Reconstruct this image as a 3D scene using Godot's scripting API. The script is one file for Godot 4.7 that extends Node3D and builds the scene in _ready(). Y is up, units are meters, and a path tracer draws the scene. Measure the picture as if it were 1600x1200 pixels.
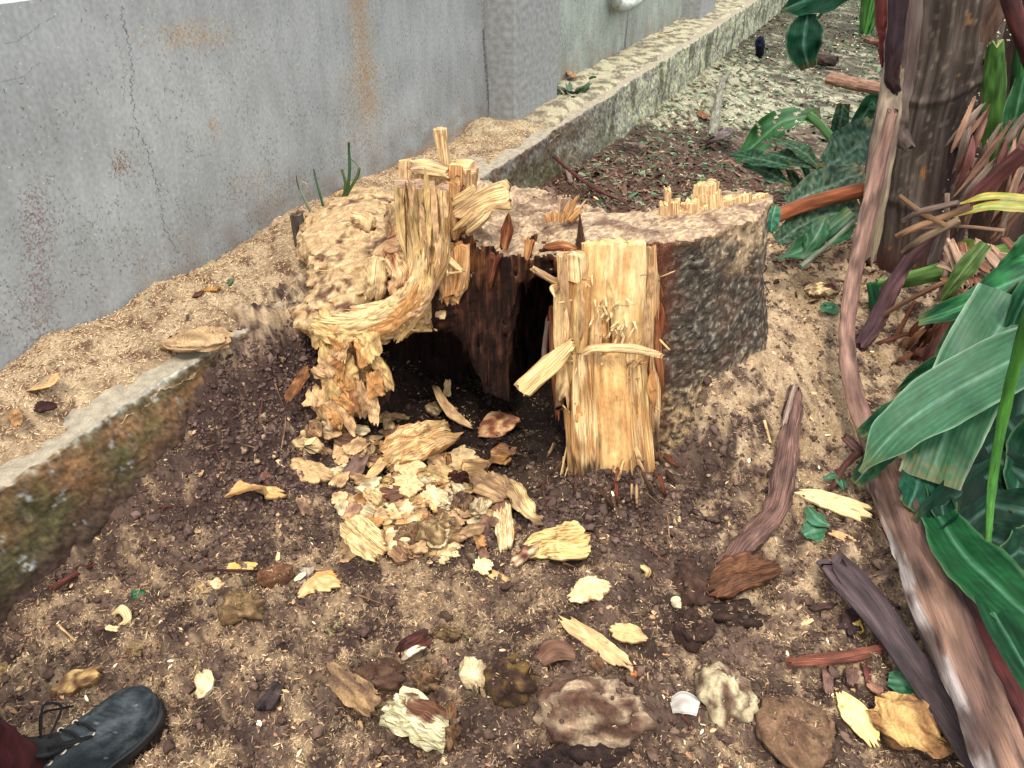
extends Node3D

# ---------------------------------------------------------------- view geometry
const EYE := 1.25
const PITCH := 33.5
const FOCAL := 1202.0
const DIRX := 0.432        # the wall runs along (DIRX, DIRF) seen from above
const DIRF := 0.902
const LEDGE_T := -1.355    # front of the concrete ledge
const WALL_T := -1.69      # face of the wall panels
const LEDGE_H := 0.285

var cosp := cos(deg_to_rad(PITCH))
var sinp := sin(deg_to_rad(PITCH))
var taken := {}
var rng := RandomNumberGenerator.new()
var nz := FastNoiseLite.new()      # frequency 1: scale the coordinates
var fb := FastNoiseLite.new()      # fractal
var cell := FastNoiseLite.new()
var tex := {}
var M := {}
var sticks_count := 0


func ray(px: float, py: float) -> Vector3:
	var v := 600.0 - py
	return Vector3(px - 800.0, -FOCAL * sinp + v * cosp, -(FOCAL * cosp + v * sinp))

func on(px: float, py: float, h: float) -> Vector3:      # the point seen there, at height h
	var r := ray(px, py)
	return Vector3(0, EYE, 0) + r * ((h - EYE) / r.y)

func at(px: float, py: float, f: float) -> Vector3:      # the point seen there, f metres ahead
	var r := ray(px, py)
	return Vector3(0, EYE, 0) + r * (f / -r.z)

func land(px: float, py: float, up := 0.0) -> Vector3:   # where that line of sight first meets the ground
	var a := on(px, py, 0.42)
	var b := on(px, py, -0.22)
	var last := 0.0
	for i in range(1, 81):
		var p := a.lerp(b, i / 80.0)
		if p.y < hgt(p.x, -p.z) + up:
			var lo := last; var hi := i / 80.0
			for k in 8:
				var m := (lo + hi) * 0.5
				p = a.lerp(b, m)
				if p.y < hgt(p.x, -p.z) + up: hi = m
				else: lo = m
			return a.lerp(b, hi)
		last = i / 80.0
	return b

func per_px(p: Vector3) -> float:                        # metres per photo pixel at a point
	return (-p.z * cosp + (EYE - p.y) * sinp) / FOCAL

func wp(s: float, t: float, y: float) -> Vector3:        # wall coordinates to a point
	return Vector3(s * DIRX + t * DIRF, y, -(s * DIRF - t * DIRX))

func to_s(x: float, f: float) -> float:
	return x * DIRX + f * DIRF

func to_t(x: float, f: float) -> float:
	return x * DIRF - f * DIRX

func wall_hit(px: float, py: float, t := WALL_T) -> Vector2:   # (along, height) on the wall
	var r := ray(px, py)
	var k := t / (r.x * DIRF + r.z * DIRX)
	return Vector2(k * (r.x * DIRX - r.z * DIRF), EYE + k * r.y)

func sm(a: float, b: float, x: float) -> float:
	return smoothstep(a, b, x)

func gauss(x: float, f: float, cx: float, cf: float, rx: float, rf: float) -> float:
	var a := (x - cx) / rx
	var b := (f - cf) / rf
	return exp(-a * a - b * b)

# ---------------------------------------------------------------- naming
func numbered(called: String, parent: Node) -> String:
	var key := "%d/%s" % [parent.get_instance_id(), called]
	var n: int = taken.get(key, 0)
	taken[key] = n + 1
	return called if n == 0 else "%s_%03d" % [called, n]

func tag(o: Node, label: String, category := "", group := "", kind := "") -> void:
	if label: o.set_meta("label", label)
	if category: o.set_meta("category", category)
	if group: o.set_meta("group", group)
	if kind: o.set_meta("kind", kind)

func obj(called: String, mesh: Mesh, mat: Material, parent: Node = self) -> MeshInstance3D:
	var o := MeshInstance3D.new()
	o.name = numbered(called, parent)
	o.mesh = mesh
	o.material_override = mat
	parent.add_child(o, true)
	return o

func thing(called: String, label: String, category: String, group := "") -> Node3D:
	var o := Node3D.new()
	o.name = numbered(called, self)
	add_child(o, true)
	tag(o, label, category, group)
	return o

func single(called: String, mesh: Mesh, mat: Material, label: String, category: String, group := "") -> MeshInstance3D:
	var o := obj(called, mesh, mat)
	tag(o, label, category, group)
	return o

func settle(root: Node3D, p: Vector3) -> void:            # moves a thing's origin to its base
	root.position = p
	for c in root.get_children():
		(c as Node3D).position -= p

# ---------------------------------------------------------------- meshes
func pack(v: PackedVector3Array, uv: PackedVector2Array, col: PackedColorArray, idx: PackedInt32Array) -> ArrayMesh:
	var a := []
	a.resize(Mesh.ARRAY_MAX)
	a[Mesh.ARRAY_VERTEX] = v
	a[Mesh.ARRAY_TEX_UV] = uv
	a[Mesh.ARRAY_COLOR] = col
	# smooth normals, summed over the faces (front faces run clockwise)
	var n := PackedVector3Array()
	n.resize(v.size())
	for i in range(0, idx.size(), 3):
		var p := v[idx[i]]
		var c := (v[idx[i + 2]] - p).cross(v[idx[i + 1]] - p)
		n[idx[i]] += c
		n[idx[i + 1]] += c
		n[idx[i + 2]] += c
	for i in n.size():
		var q := n[i]
		n[i] = q.normalized() if q.length_squared() > 1e-24 else Vector3.UP
	a[Mesh.ARRAY_NORMAL] = n
	a[Mesh.ARRAY_INDEX] = idx
	var m := ArrayMesh.new()
	m.add_surface_from_arrays(Mesh.PRIMITIVE_TRIANGLES, a)
	return m

func along(a: Array, t: float) -> float:                  # a value from a list, smoothly
	if a.size() == 1: return a[0]
	var x := clampf(t, 0, 1) * (a.size() - 1)
	var i := mini(int(x), a.size() - 2)
	var k := x - i
	return lerpf(a[i], a[i + 1], k * k * (3 - 2 * k) if a.size() > 2 else k)

func spot(p: Array, t: float) -> Vector3:                 # a point on a smooth path
	if p.size() == 2: return (p[0] as Vector3).lerp(p[1], t)
	var x := clampf(t, 0, 1) * (p.size() - 1)
	var i := mini(int(x), p.size() - 2)
	var a: Vector3 = p[maxi(i - 1, 0)]
	var d: Vector3 = p[mini(i + 2, p.size() - 1)]
	if i == 0: a = 2.0 * (p[0] as Vector3) - (p[1] as Vector3)
	if i == p.size() - 2: d = 2.0 * (p[i + 1] as Vector3) - (p[i] as Vector3)
	return (p[i] as Vector3).cubic_interpolate(p[i + 1], a, d, x - i)

# A body swept along a path. half widths and half thicknesses along it; o: nu nv e amp fr st jag0 jag1 seed c1 c2 mix var
# bark [angle, half angle, colour]   flat (flattens the underside)   twist
func loft(path: Array, hw: Array, ht: Array, up: Vector3, o := {}) -> ArrayMesh:
	var nu: int = o.get("nu", 16)
	var nv: int = o.get("nv", 16)
	var e: float = 2.0 / float(o.get("e", 3.0))
	var amp: float = o.get("amp", 0.0)
	var fr: float = o.get("fr", 60.0)
	var st: float = o.get("st", 0.25)
	var jag0: float = o.get("jag0", 0.0)
	var jag1: float = o.get("jag1", jag0)
	var sd: float = float(o.get("seed", 1)) * 17.31
	var c1: Color = o.get("c1", Color(0.8, 0.65, 0.45))
	var c2: Color = o.get("c2", c1.darkened(0.25))
	var mixk: float = o.get("mix", 0.5)
	var vary: float = o.get("var", 0.12)
	var cf: float = o.get("cf", 30.0)
	var twist: float = o.get("twist", 0.0)
	var bark: Array = o.get("bark", [])
	var cup: float = o.get("cup", 0.0)
	var len := 0.0
	for i in 12: len += spot(path, i / 12.0).distance_to(spot(path, (i + 1) / 12.0))
	var rows := nv + 7                                   # three extra rings close each end, crisply
	var v := PackedVector3Array(); var uv := PackedVector2Array(); var col := PackedColorArray(); var idx := PackedInt32Array()
	var wmean: float = along(hw, 0.5) + along(ht, 0.5)
	for r in rows:
		var k := clampf(float(r - 3) / nv, 0, 1)
		var shrink := 1.0
		if r == 0 or r == rows - 1: shrink = 0.0
		elif r == 1 or r == rows - 2: shrink = 0.6
		var cap := r < 3 or r > rows - 4
		for u in nu + 1:
			var a := TAU * (u % nu) / nu
			var j0 := 0.0
			if jag0 > 0 or jag1 > 0:
				var q := absf(nz.get_noise_2d(cos(a) * 2.3 + sd, sin(a) * 2.3 - sd)) + 0.7 * absf(nz.get_noise_2d(u % nu * 1.7 + sd * 2.0, sd))
				var q2 := absf(nz.get_noise_2d(cos(a) * 2.1 - sd, sin(a) * 2.1 + sd)) + 0.7 * absf(nz.get_noise_2d(u % nu * 1.9 - sd * 2.0, sd + 40))
				j0 = lerpf(jag0 / len * q * 1.6, 1.0 - jag1 / len * q2 * 1.6, k) - k
			var t := clampf(k + j0, 0, 1)
			var c := spot(path, t)
			var tan := (spot(path, minf(t + 0.02, 1)) - spot(path, maxf(t - 0.02, 0))).normalized()
			var side := tan.cross(up).normalized()
			var nrm := side.cross(tan)
			var ca := cos(a); var sa := sin(a)
			var w := along(hw, t) * signf(ca) * pow(absf(ca), e) * shrink
			var h := along(ht, t) * signf(sa) * pow(absf(sa), e) * shrink
			if cup != 0.0: h += cup * (w * w) / maxf(along(hw, t), 0.001)
			if twist != 0.0:
				var tw := twist * (t - 0.5)
				var w2 := w * cos(tw) - h * sin(tw)
				h = w * sin(tw) + h * cos(tw)
				w = w2
			var p := c + side * w + nrm * h
			var loc := Vector3(w, h, t * len * st)
			if amp > 0:
				var dsp := nz.get_noise_3d(loc.x * fr + sd, loc.y * fr, loc.z * fr - sd) + 0.5 * nz.get_noise_3d(loc.x * fr * 2.7 - sd, loc.y * fr * 2.7, loc.z * fr * 2.7)
				p += (side * ca + nrm * sa) * dsp * amp * (0.4 + 0.6 * shrink)
				if shrink < 1.0: p += tan * nz.get_noise_3d(w * fr * 2, h * fr * 2, sd) * amp * 2.0
			v.append(p)
			uv.append(Vector2(a / TAU * wmean * 3.6, t * len))
			var m := clampf(mixk + 0.9 * nz.get_noise_3d(loc.x * cf + sd * 3, loc.y * cf, loc.z * cf), 0, 1)
			var cc := c1.lerp(c2, m)
			if bark.size():
				var da := absf(angle_difference(a, bark[0])) + 0.5 * nz.get_noise_3d(loc.x * 40, loc.y * 40, loc.z * 60 + sd)
				if da < bark[1]: cc = bark[2]
			if cap and o.has("cend"): cc = o.cend
			if o.has("foot"): cc = cc.lerp(Color(0.22, 0.165, 0.14), clampf((t - float(o.foot)) / (1.0 - float(o.foot)) * 1.1 + 0.7 * nz.get_noise_3d(loc.x * 90 + sd, loc.y * 90, t * 9.0) - 0.1, 0, 0.85))
			if o.has("blot"): cc = cc.lerp(o.blot, clampf(1.5 * nz.get_noise_3d(loc.x * 28 - sd, loc.y * 28, t * len * 11.0) - 0.1, 0, 0.8))
			cc = cc * (1.0 + vary * nz.get_noise_3d(loc.x * 260 + sd, loc.y * 260, loc.z * 60) * 1.3)
			cc.a = 1
			col.append(cc)
	var w1 := nu + 1
	for r in rows - 1:
		if r == 2 or r == rows - 4: continue
		for u in nu:
			var b := r * w1 + u
			idx.append_array([b, b + w1, b + 1, b + 1, b + w1, b + w1 + 1])
	return pack_fix(v, uv, col, idx)

# A flat broken piece of wood along a path: an angular outline, split along the grain, crisp at the rim.
func chip(path: Array, hw: Array, thick: float, up: Vector3, o := {}) -> ArrayMesh:
	var na: int = o.get("na", 48)
	var nr: int = o.get("nr", 6)
	var sd: float = float(o.get("seed", 1)) * 23.7
	var c1: Color = o.get("c1", Color(0.9, 0.77, 0.56))
	var c2: Color = o.get("c2", c1.darkened(0.2))
	var mixk: float = o.get("mix", 0.4)
	var amp: float = o.get("amp", thick * 0.3)
	var bark: Array = o.get("bark", [])
	var r2 := RandomNumberGenerator.new()
	r2.seed = int(sd * 10)
	var cut := []
	for i in 12: cut.append(1.0 - 0.46 * r2.randf() * r2.randf_range(0.4, 1.0))
	var len := 0.0
	for i in 12: len += spot(path, i / 12.0).distance_to(spot(path, (i + 1) / 12.0))
	var rag: float = o.get("rag", 0.2)
	var wmax: float = hw.max()
	var v := PackedVector3Array(); var uv := PackedVector2Array(); var col := PackedColorArray(); var idx := PackedInt32Array()
	# rows: top centre .. top rim, rim side (two rings), bottom rim .. bottom centre
	var rows := []
	for r in nr + 1: rows.append([float(r) / nr, 1.0])
	rows.append([1.0, 1.0]); rows.append([1.02, 0.3]); rows.append([0.97, -0.4]); rows.append([0.93, -1.0])
	for r in nr + 1: rows.append([0.93 * (1.0 - float(r) / nr), -1.0])
	for row in rows:
		for i in na + 1:
			var a := TAU * (i % na) / na
			var ca := cos(a); var sa := sin(a)
			var box := pow(pow(absf(ca), 4.5) + pow(absf(sa), 4.5), -1.0 / 4.5)
			var q := (a / TAU) * 12.0
			var k := lerpf(cut[int(q) % 12], cut[(int(q) + 1) % 12], q - floorf(q))
			var rr: float = box * k * row[0]
			var x := ca * rr; var y := sa * rr
			# torn ends: every strand ends where it likes
			var tear := (nz.get_noise_2d(y * 3.0 + sd, signf(ca) * 9.0) + 0.9 * nz.get_noise_2d(y * 11.0 + sd, signf(ca) * 5.0)) * rag * absf(x) * absf(x)
			x = clampf(x + tear * signf(ca), -1, 1)
			var t := (x + 1.0) * 0.5
			var c := spot(path, t)
			var tan := (spot(path, minf(t + 0.04, 1)) - spot(path, maxf(t - 0.04, 0))).normalized()
			var side := tan.cross(up).normalized()
			var nrm := side.cross(tan)
			var w := along(hw, t) * y
			w += 0.10 * wmax * nz.get_noise_2d(x * 2.5 + sd, 3.0 + signf(y)) * absf(y)
			var step := nz.get_noise_2d(w * 60.0 + sd, x * len * 18.0)           # layers split off along the grain
			step = (roundf(step * 2.2) / 2.2) * 0.6 + step * 0.4
			var h: float = row[1] * thick * 0.5 * (1.0 - 0.35 * pow(minf(row[0], 1.0), 3.0))
			h += amp * (step + 0.35 * nz.get_noise_2d(w * 200.0 - sd, x * len * 50.0)) * (1.0 if row[1] > 0 else 0.5)
			var p := c + side * w + nrm * h
			v.append(p)
			uv.append(Vector2(w + 0.31 * sd, t * len + sd))
			var m := clampf(mixk + 0.8 * nz.get_noise_3d(w * 40.0 + sd, h * 60.0, x * len * 16.0) + 0.25 * step, 0, 1)
			var cc := c1.lerp(c2, m)
			if row[0] >= 0.93 and row[1] < 0.9: cc = cc.lerp(c2, 0.45)
			if bark.size():
				var da := absf(angle_difference(a, bark[0])) + 0.35 * nz.get_noise_2d(x * 3.0 + sd, y * 3.0)
				if da < bark[1] and row[0] > 0.3: cc = bark[2]
			# soiled in patches
			cc = cc.lerp(Color(0.42, 0.32, 0.26), clampf(1.5 * nz.get_noise_3d(w * 55.0 - sd, h * 20.0, x * len * 45.0) - 0.62, 0, 0.6) * float(o.get("soil", 0.8)))
			cc = cc * (1.0 + 0.16 * nz.get_noise_2d(w * 420.0 + sd, x * len * 60.0))
			cc.a = 1
			col.append(cc)
	var w1 := na + 1
	for r in rows.size() - 1:
		if r == nr or r == nr + 4: continue
		for i in na:
			var b := r * w1 + i
			idx.append_array([b, b + w1, b + 1, b + 1, b + w1, b + w1 + 1])
	return pack_fix(v, uv, col, idx)

func pack_fix(v: PackedVector3Array, uv: PackedVector2Array, col: PackedColorArray, idx: PackedInt32Array) -> ArrayMesh:
	# turns the faces outwards by the sign of the enclosed volume
	var vol := 0.0
	var c0 := v[v.size() / 2]
	for i in range(0, idx.size(), 3):
		vol += (v[idx[i]] - c0).dot((v[idx[i + 1]] - c0).cross(v[idx[i + 2]] - c0))
	if vol > 0:
		for i in range(0, idx.size(), 3):
			var t := idx[i + 1]; idx[i + 1] = idx[i + 2]; idx[i + 2] = t
	return pack(v, uv, col, idx)

# A lump of earth, root or wood: a ball, stretched and roughened.
func lump(c: Vector3, rx: float, ry: float, rz: float, o := {}) -> ArrayMesh:
	var nu: int = o.get("nu", 22)
	var nv: int = o.get("nv", 14)
	var sd: float = float(o.get("seed", 1)) * 13.7
	var amp: float = o.get("amp", 0.22)
	var fr: float = o.get("fr", 1.6)
	var turn: float = o.get("turn", 0.0)
	var c1: Color = o.get("c1", Color(0.4, 0.3, 0.22))
	var c2: Color = o.get("c2", c1.darkened(0.3))
	var mixk: float = o.get("mix", 0.5)
	var cf: float = o.get("cf", 2.2)
	var b := Basis(Vector3.UP, turn)
	var v := PackedVector3Array(); var uv := PackedVector2Array(); var col := PackedColorArray(); var idx := PackedInt32Array()
	for j in nv + 1:
		for i in nu + 1:
			var a := TAU * (i % nu) / nu
			var q := PI * j / nv
			var d := Vector3(cos(a) * sin(q), cos(q), sin(a) * sin(q))
			var n := nz.get_noise_3d(d.x * fr * 0.7 + sd, d.y * fr * 0.7, d.z * fr * 0.7) + 0.42 * nz.get_noise_3d(d.x * fr * 1.8, d.y * fr * 1.8 + sd, d.z * fr * 1.8) + 0.2 * nz.get_noise_3d(d.x * fr * 4, d.y * fr * 4 + sd, d.z * fr * 4) + 0.22 * nz.get_noise_3d(d.x * fr * 9, d.y * fr * 9 + sd, d.z * fr * 9) + 0.5 * cell.get_noise_3d(d.x * 1.5 + sd, d.y * 1.5, d.z * 1.5) + 0.35 * cell.get_noise_3d(d.x * 4.0 + sd, d.y * 4.0, d.z * 4.0) + 0.45
			var r := 1.0 + amp * n * 2.0
			v.append(c + b * (d * r * Vector3(rx, ry, rz)))
			uv.append(Vector2(a * (rx + rz) * 0.5, q * ry * 1.5))
			var m := clampf(mixk + 1.3 * nz.get_noise_3d(d.x * cf - sd, d.y * cf, d.z * cf), 0, 1)
			if o.has("edge"): m = 0.0 if m < 0.5 else 1.0
			var cc := c1.lerp(c2, m)
			cc = cc * (1.0 + 0.2 * nz.get_noise_3d(d.x * 9, d.y * 9 + sd, d.z * 9) + 0.16 * nz.get_noise_3d(d.x * 21, d.y * 21 + sd, d.z * 21)); cc.a = 1
			col.append(cc)
	var w1 := nu + 1
	for j in nv:
		for i in nu:
			var k := j * w1 + i
			idx.append_array([k, k + w1, k + 1, k + 1, k + w1, k + w1 + 1])
	return pack_fix(v, uv, col, idx)

func tube(path: Array, r0: float, r1: float, o := {}) -> ArrayMesh:
	var up := Vector3(0.13, 0.9, 0.41).normalized()
	var q := {"e": 2.0, "nu": 9, "nv": 14, "amp": r0 * 0.15, "fr": 0.4 / r0, "cf": 0.3 / r0}
	q.merge(o, true)
	return loft(path, [r0, (r0 + r1) * 0.5, r1], [r0, (r0 + r1) * 0.5, r1], up, q)

# A leaf blade along a path: half widths along it, fold down the middle, waves at the edge, ragged or slit margins.
func blade(path: Array, hw: Array, up: Vector3, o := {}) -> ArrayMesh:
	var nv: int = o.get("nv", 30)
	var nu: int = o.get("nu", 12)
	var fold: float = o.get("fold", 0.25)
	var wave: float = o.get("wave", 0.1)
	var tipc: float = o.get("tip", 0.5)
	var calm: float = o.get("calm", 0.5)
	var sd: float = float(o.get("seed", 1)) * 7.77
	var c1: Color = o.get("c1", Color(0.13, 0.33, 0.2))
	var c2: Color = o.get("c2", c1.darkened(0.25))
	var rib: Color = o.get("rib", c1.lightened(0.2))
	var edge: Color = o.get("edge", c1)
	var dust: float = o.get("dust", 0.0)
	var slits: Array = o.get("slits", [])
	var twist: float = o.get("twist", 0.0)
	var len := 0.0
	for i in 12: len += spot(path, i / 12.0).distance_to(spot(path, (i + 1) / 12.0))
	var v := PackedVector3Array(); var uv := PackedVector2Array(); var col := PackedColorArray(); var idx := PackedInt32Array()
	for lay in 2:
		for j in nv + 1:
			var t := float(j) / nv
			var c := spot(path, t)
			var tan := (spot(path, minf(t + 0.02, 1)) - spot(path, maxf(t - 0.02, 0))).normalized()
			var side := tan.cross(up).normalized().rotated(tan, twist * (t - 0.4))
			var nrm := side.cross(tan)
			for i in nu + 1:
				var x := 2.0 * i / nu - 1.0
				var w := along(hw, t)
				var rag := 1.0 + 0.08 * calm * nz.get_noise_2d(t * 9 + sd, x * 0.5)
				var p := c + side * (x * w * rag) + nrm * (absf(x) * w * fold + w * wave * x * x * sin(t * 11.0 + sd + x * 1.5) + 0.012 * calm * w / 0.05 * nz.get_noise_2d(t * 3 + sd, x * 1.2))
				var thick := 0.0006 * (1.0 - x * x) + (0.0022 * exp(-x * x * 90.0))
				p += nrm * (thick if lay == 0 else -thick)
				v.append(p)
				uv.append(Vector2(x * w, t * len))
				var m := clampf(0.5 + 0.9 * nz.get_noise_2d(t * 4 + sd, x * 2 - sd), 0, 1)
				var cc := c1.lerp(c2, m).lerp(rib, exp(-x * x * 160.0))
				if absf(x) > 0.97: cc = cc.lerp(edge, 0.8)
				if t > 0.86 and tipc > 0.0: cc = cc.lerp(Color(0.50, 0.36, 0.2), tipc * clampf((t - 0.86) / 0.1 + nz.get_noise_2d(t * 30 + sd, x * 3) - 0.2, 0, 1))
				cc = cc * (1.0 + 0.10 * nz.get_noise_2d(t * len * 60 + sd, x * w * 60))
				if dust > 0:
					cc = cc.lerp(Color(0.62, 0.62, 0.50), clampf(dust + 0.35 * nz.get_noise_2d(t * len * 60 + sd, x * w * 60), 0, 0.9))
				cc.a = 1
				col.append(cc)
	var w1 := nu + 1
	var half := (nv + 1) * w1
	for lay in 2:
		for j in nv:
			for i in nu:
				var cut := false
				for s in slits:
					if absf((j + 0.5) / nv - s - 0.12 * absf(2.0 * (i + 0.5) / nu - 1.0)) < 0.55 / nv and absf(2.0 * (i + 0.5) / nu - 1.0) > 0.12: cut = true
				if cut: continue
				var b := lay * half + j * w1 + i
				if lay == 0: idx.append_array([b, b + w1, b + 1, b + 1, b + w1, b + w1 + 1])
				else: idx.append_array([b, b + 1, b + w1, b + 1, b + w1 + 1, b + w1])
	# the face towards «up» must look up
	var q := (v[idx[2]] - v[idx[0]]).cross(v[idx[1]] - v[idx[0]])
	var want := (spot(path, 0.02) - spot(path, 0.0)).normalized().cross(up).normalized().cross((spot(path, 0.02) - spot(path, 0.0)).normalized())
	if q.dot(want) < 0:
		for i in range(0, idx.size(), 3):
			var tt := idx[i + 1]; idx[i + 1] = idx[i + 2]; idx[i + 2] = tt
	return pack(v, uv, col, idx)

# A rectangular sheet of points fn(u, v) -> [Vector3, Color, Vector2]; wound so that it faces «towards».
func sheet(nu: int, nv: int, fn: Callable, towards: Vector3) -> ArrayMesh:
	var v := PackedVector3Array(); var uv := PackedVector2Array(); var col := PackedColorArray(); var idx := PackedInt32Array()
	for j in nv + 1:
		for i in nu + 1:
			var q: Array = fn.call(float(i) / nu, float(j) / nv)
			v.append(q[0]); col.append(q[1]); uv.append(q[2])
	var w1 := nu + 1
	var mid := (nv / 2) * w1 + nu / 2
	var flip := (v[mid + 1] - v[mid]).cross(v[mid + w1] - v[mid]).dot(towards) < 0
	for j in nv:
		for i in nu:
			var b := j * w1 + i
			if flip: idx.append_array([b, b + 1, b + w1, b + 1, b + w1 + 1, b + w1])
			else: idx.append_array([b, b + w1, b + 1, b + 1, b + w1, b + w1 + 1])
	return pack(v, uv, col, idx)

# ---------------------------------------------------------------- materials
func grey_image(w: int, h: int, fn: Callable) -> Image:
	var d := PackedByteArray()
	d.resize(w * h * 3)
	var k := 0
	for y in h:
		for x in w:
			var g: int = clampi(int(255.0 * float(fn.call(x, y))), 0, 255)
			d[k] = g; d[k + 1] = g; d[k + 2] = g
			k += 3
	return Image.create_from_data(w, h, false, Image.FORMAT_RGB8, d)

func stroke(im: Image, x: float, y: float, a: float, n: int, c: Color, bend := 0.0) -> void:
	var w := im.get_width(); var h := im.get_height()
	for i in n:
		im.set_pixel(posmod(int(x), w), posmod(int(y), h), c)
		x += cos(a); y += sin(a); a += bend

func picture(im: Image) -> ImageTexture:
	im.generate_mipmaps()
	return ImageTexture.create_from_image(im)

func surface(called: String, img: Texture2D, bump: Texture2D, depth: float, rough: float, scale: Vector3, tri := false) -> StandardMaterial3D:
	var m := StandardMaterial3D.new()
	m.resource_name = called
	m.vertex_color_use_as_albedo = true
	m.vertex_color_is_srgb = true
	m.albedo_texture = img
	if bump:
		m.heightmap_enabled = true
		m.heightmap_texture = bump
		m.heightmap_scale = depth
	m.roughness = rough
	m.metallic_specular = 0.3
	m.uv1_scale = scale
	m.uv1_triplanar = tri
	m.texture_filter = BaseMaterial3D.TEXTURE_FILTER_LINEAR_WITH_MIPMAPS_ANISOTROPIC
	M[called] = m
	return m

func make_materials() -> void:
	rng.seed = 4711
	# wood fibre: fine streaks along v
	var fib := grey_image(512, 512, func(x, y):
		var a := nz.get_noise_2d(x * 0.23, y * 0.012) * 0.14 + nz.get_noise_2d(x * 0.06 + 90, y * 0.006) * 0.15 + nz.get_noise_2d(x * 0.7, y * 0.035 + 50) * 0.16
		return 0.86 + a)
	for i in 520: stroke(fib, rng.randf() * 512, rng.randf() * 512, PI / 2 + rng.randfn() * 0.02, rng.randi_range(20, 110), Color.from_hsv(0.07, 0.42, rng.randf_range(0.42, 0.7)))
	for i in 500: stroke(fib, rng.randf() * 512, rng.randf() * 512, PI / 2 + rng.randfn() * 0.03, rng.randi_range(10, 60), Color(1, 1, 1))
	tex.fibre = picture(fib)
	tex.soft = picture(grey_image(256, 256, func(x, y): return 0.93 + 0.07 * nz.get_noise_2d(x * 0.25, y * 0.02) + 0.06 * nz.get_noise_2d(x * 0.7, y * 0.06) + 0.05 * nz.get_noise_2d(x * 0.05, y * 0.05)))
	# sawdust and crumbs: short strokes in every direction
	var gr := grey_image(1024, 1024, func(x, y): return 0.84 + 0.13 * nz.get_noise_2d(x * 0.05, y * 0.05) + 0.12 * nz.get_noise_2d(x * 0.21, y * 0.21))
	for i in 30000:
		var g := clampf(rng.randfn(0.85, 0.12), 0.45, 1.0)
		stroke(gr, rng.randf() * 1024, rng.randf() * 1024, rng.randf() * TAU, rng.randi_range(3, 14), Color(g, g * rng.randf_range(0.94, 1.0), g * rng.randf_range(0.84, 0.98)), rng.randfn() * 0.08)
	tex.grain = picture(gr)
	# rough bark: short wavy ridges lying across
	var bk := grey_image(512, 512, func(x, y):
		var wob := nz.get_noise_2d(x * 0.02, y * 0.03) * 18.0
		var a := absf(nz.get_noise_2d(x * 0.045, (y + wob) * 0.16)) * 0.5 + nz.get_noise_2d(x * 0.16, y * 0.34) * 0.2 + nz.get_noise_2d(x * 0.6, y * 0.6) * 0.16
		return 0.68 + a)
	tex.bark = picture(bk)
	# clods, plaster: fine isotropic grain
	var lm := grey_image(512, 512, func(x, y): return 0.86 + 0.14 * nz.get_noise_2d(x * 0.04, y * 0.04) + 0.14 * nz.get_noise_2d(x * 0.15, y * 0.15) + 0.14 * nz.get_noise_2d(x * 0.6, y * 0.6))
	tex.clod = picture(lm)
	tex.plaster = picture(grey_image(512, 512, func(x, y): return 0.88 + 0.10 * nz.get_noise_2d(x * 0.02, y * 0.02) + 0.07 * nz.get_noise_2d(x * 0.09, y * 0.09) + 0.09 * nz.get_noise_2d(x * 0.5, y * 0.5)))
	# leaf: parallel veins across the blade
	var lf := grey_image(256, 256, func(x, y): return 0.88 + 0.05 * sin(x * TAU / 16.0) + 0.10 * nz.get_noise_2d(x * 0.12, y * 0.01) + 0.05 * nz.get_noise_2d(x * 0.5, y * 0.5))
	tex.leaf = picture(lf)
	surface("wood", tex.fibre, tex.fibre, 0.2, 0.75, Vector3(7, 1.6, 1))
	surface("chip_wood", tex.soft, tex.fibre, 0.12, 0.8, Vector3(9, 4, 1))
	surface("stalk", tex.soft, tex.fibre, 0.22, 0.62, Vector3(8, 1.6, 1))
	surface("stump", tex.fibre, tex.fibre, 0.5, 0.85, Vector3(9, 1.3, 9), true)
	surface("dust", tex.grain, tex.grain, 0.5, 0.95, Vector3(2.6, 2.6, 2.6), true)
	surface("trunk_skin", tex.soft, tex.fibre, 0.3, 0.8, Vector3(5, 1.2, 1))
	surface("soil", tex.grain, tex.grain, 0.7, 0.95, Vector3(2.2, 2.2, 2.2), true)
	surface("bark", tex.bark, tex.bark, 1.2, 0.9, Vector3(4.0, 4.0, 4.0), true)
	surface("earth", tex.grain, tex.grain, 0.9, 0.95, Vector3(4.5, 4.5, 4.5), true)
	surface("clod", tex.clod, tex.clod, 0.4, 0.92, Vector3(9, 9, 9), true)
	surface("concrete", tex.plaster, tex.plaster, 0.25, 0.92, Vector3(3, 3, 3), true)
	surface("leather", tex.clod, tex.clod, 0.05, 0.42, Vector3(12, 12, 12), true)
	surface("cloth", tex.clod, tex.clod, 0.1, 0.95, Vector3(20, 20, 20), true)
	surface("bits", null, null, 0, 0.9, Vector3.ONE)
	var lv := surface("leaf", tex.leaf, tex.leaf, 0.06, 0.36, Vector3(6, 5, 1))
	lv.backlight_enabled = true
	lv.backlight = Color(0.25, 0.25, 0.25)
	lv.metallic_specular = 0.36
	lv.roughness = 0.46
	var lm2 := surface("dark_leaf", tex.leaf, tex.leaf, 0.06, 0.6, Vector3(6, 5, 1))
	lm2.metallic_specular = 0.22
	var dz := surface("dusty_leaf", tex.grain, tex.grain, 0.1, 0.8, Vector3(3, 3, 1))
	dz.backlight_enabled = true
	dz.backlight = Color(0.15, 0.15, 0.15)
	var dl := surface("dry_leaf", tex.fibre, tex.fibre, 0.15, 0.7, Vector3(10, 2, 1))
	dl.backlight_enabled = true
	dl.backlight = Color(0.12, 0.12, 0.12)

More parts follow.
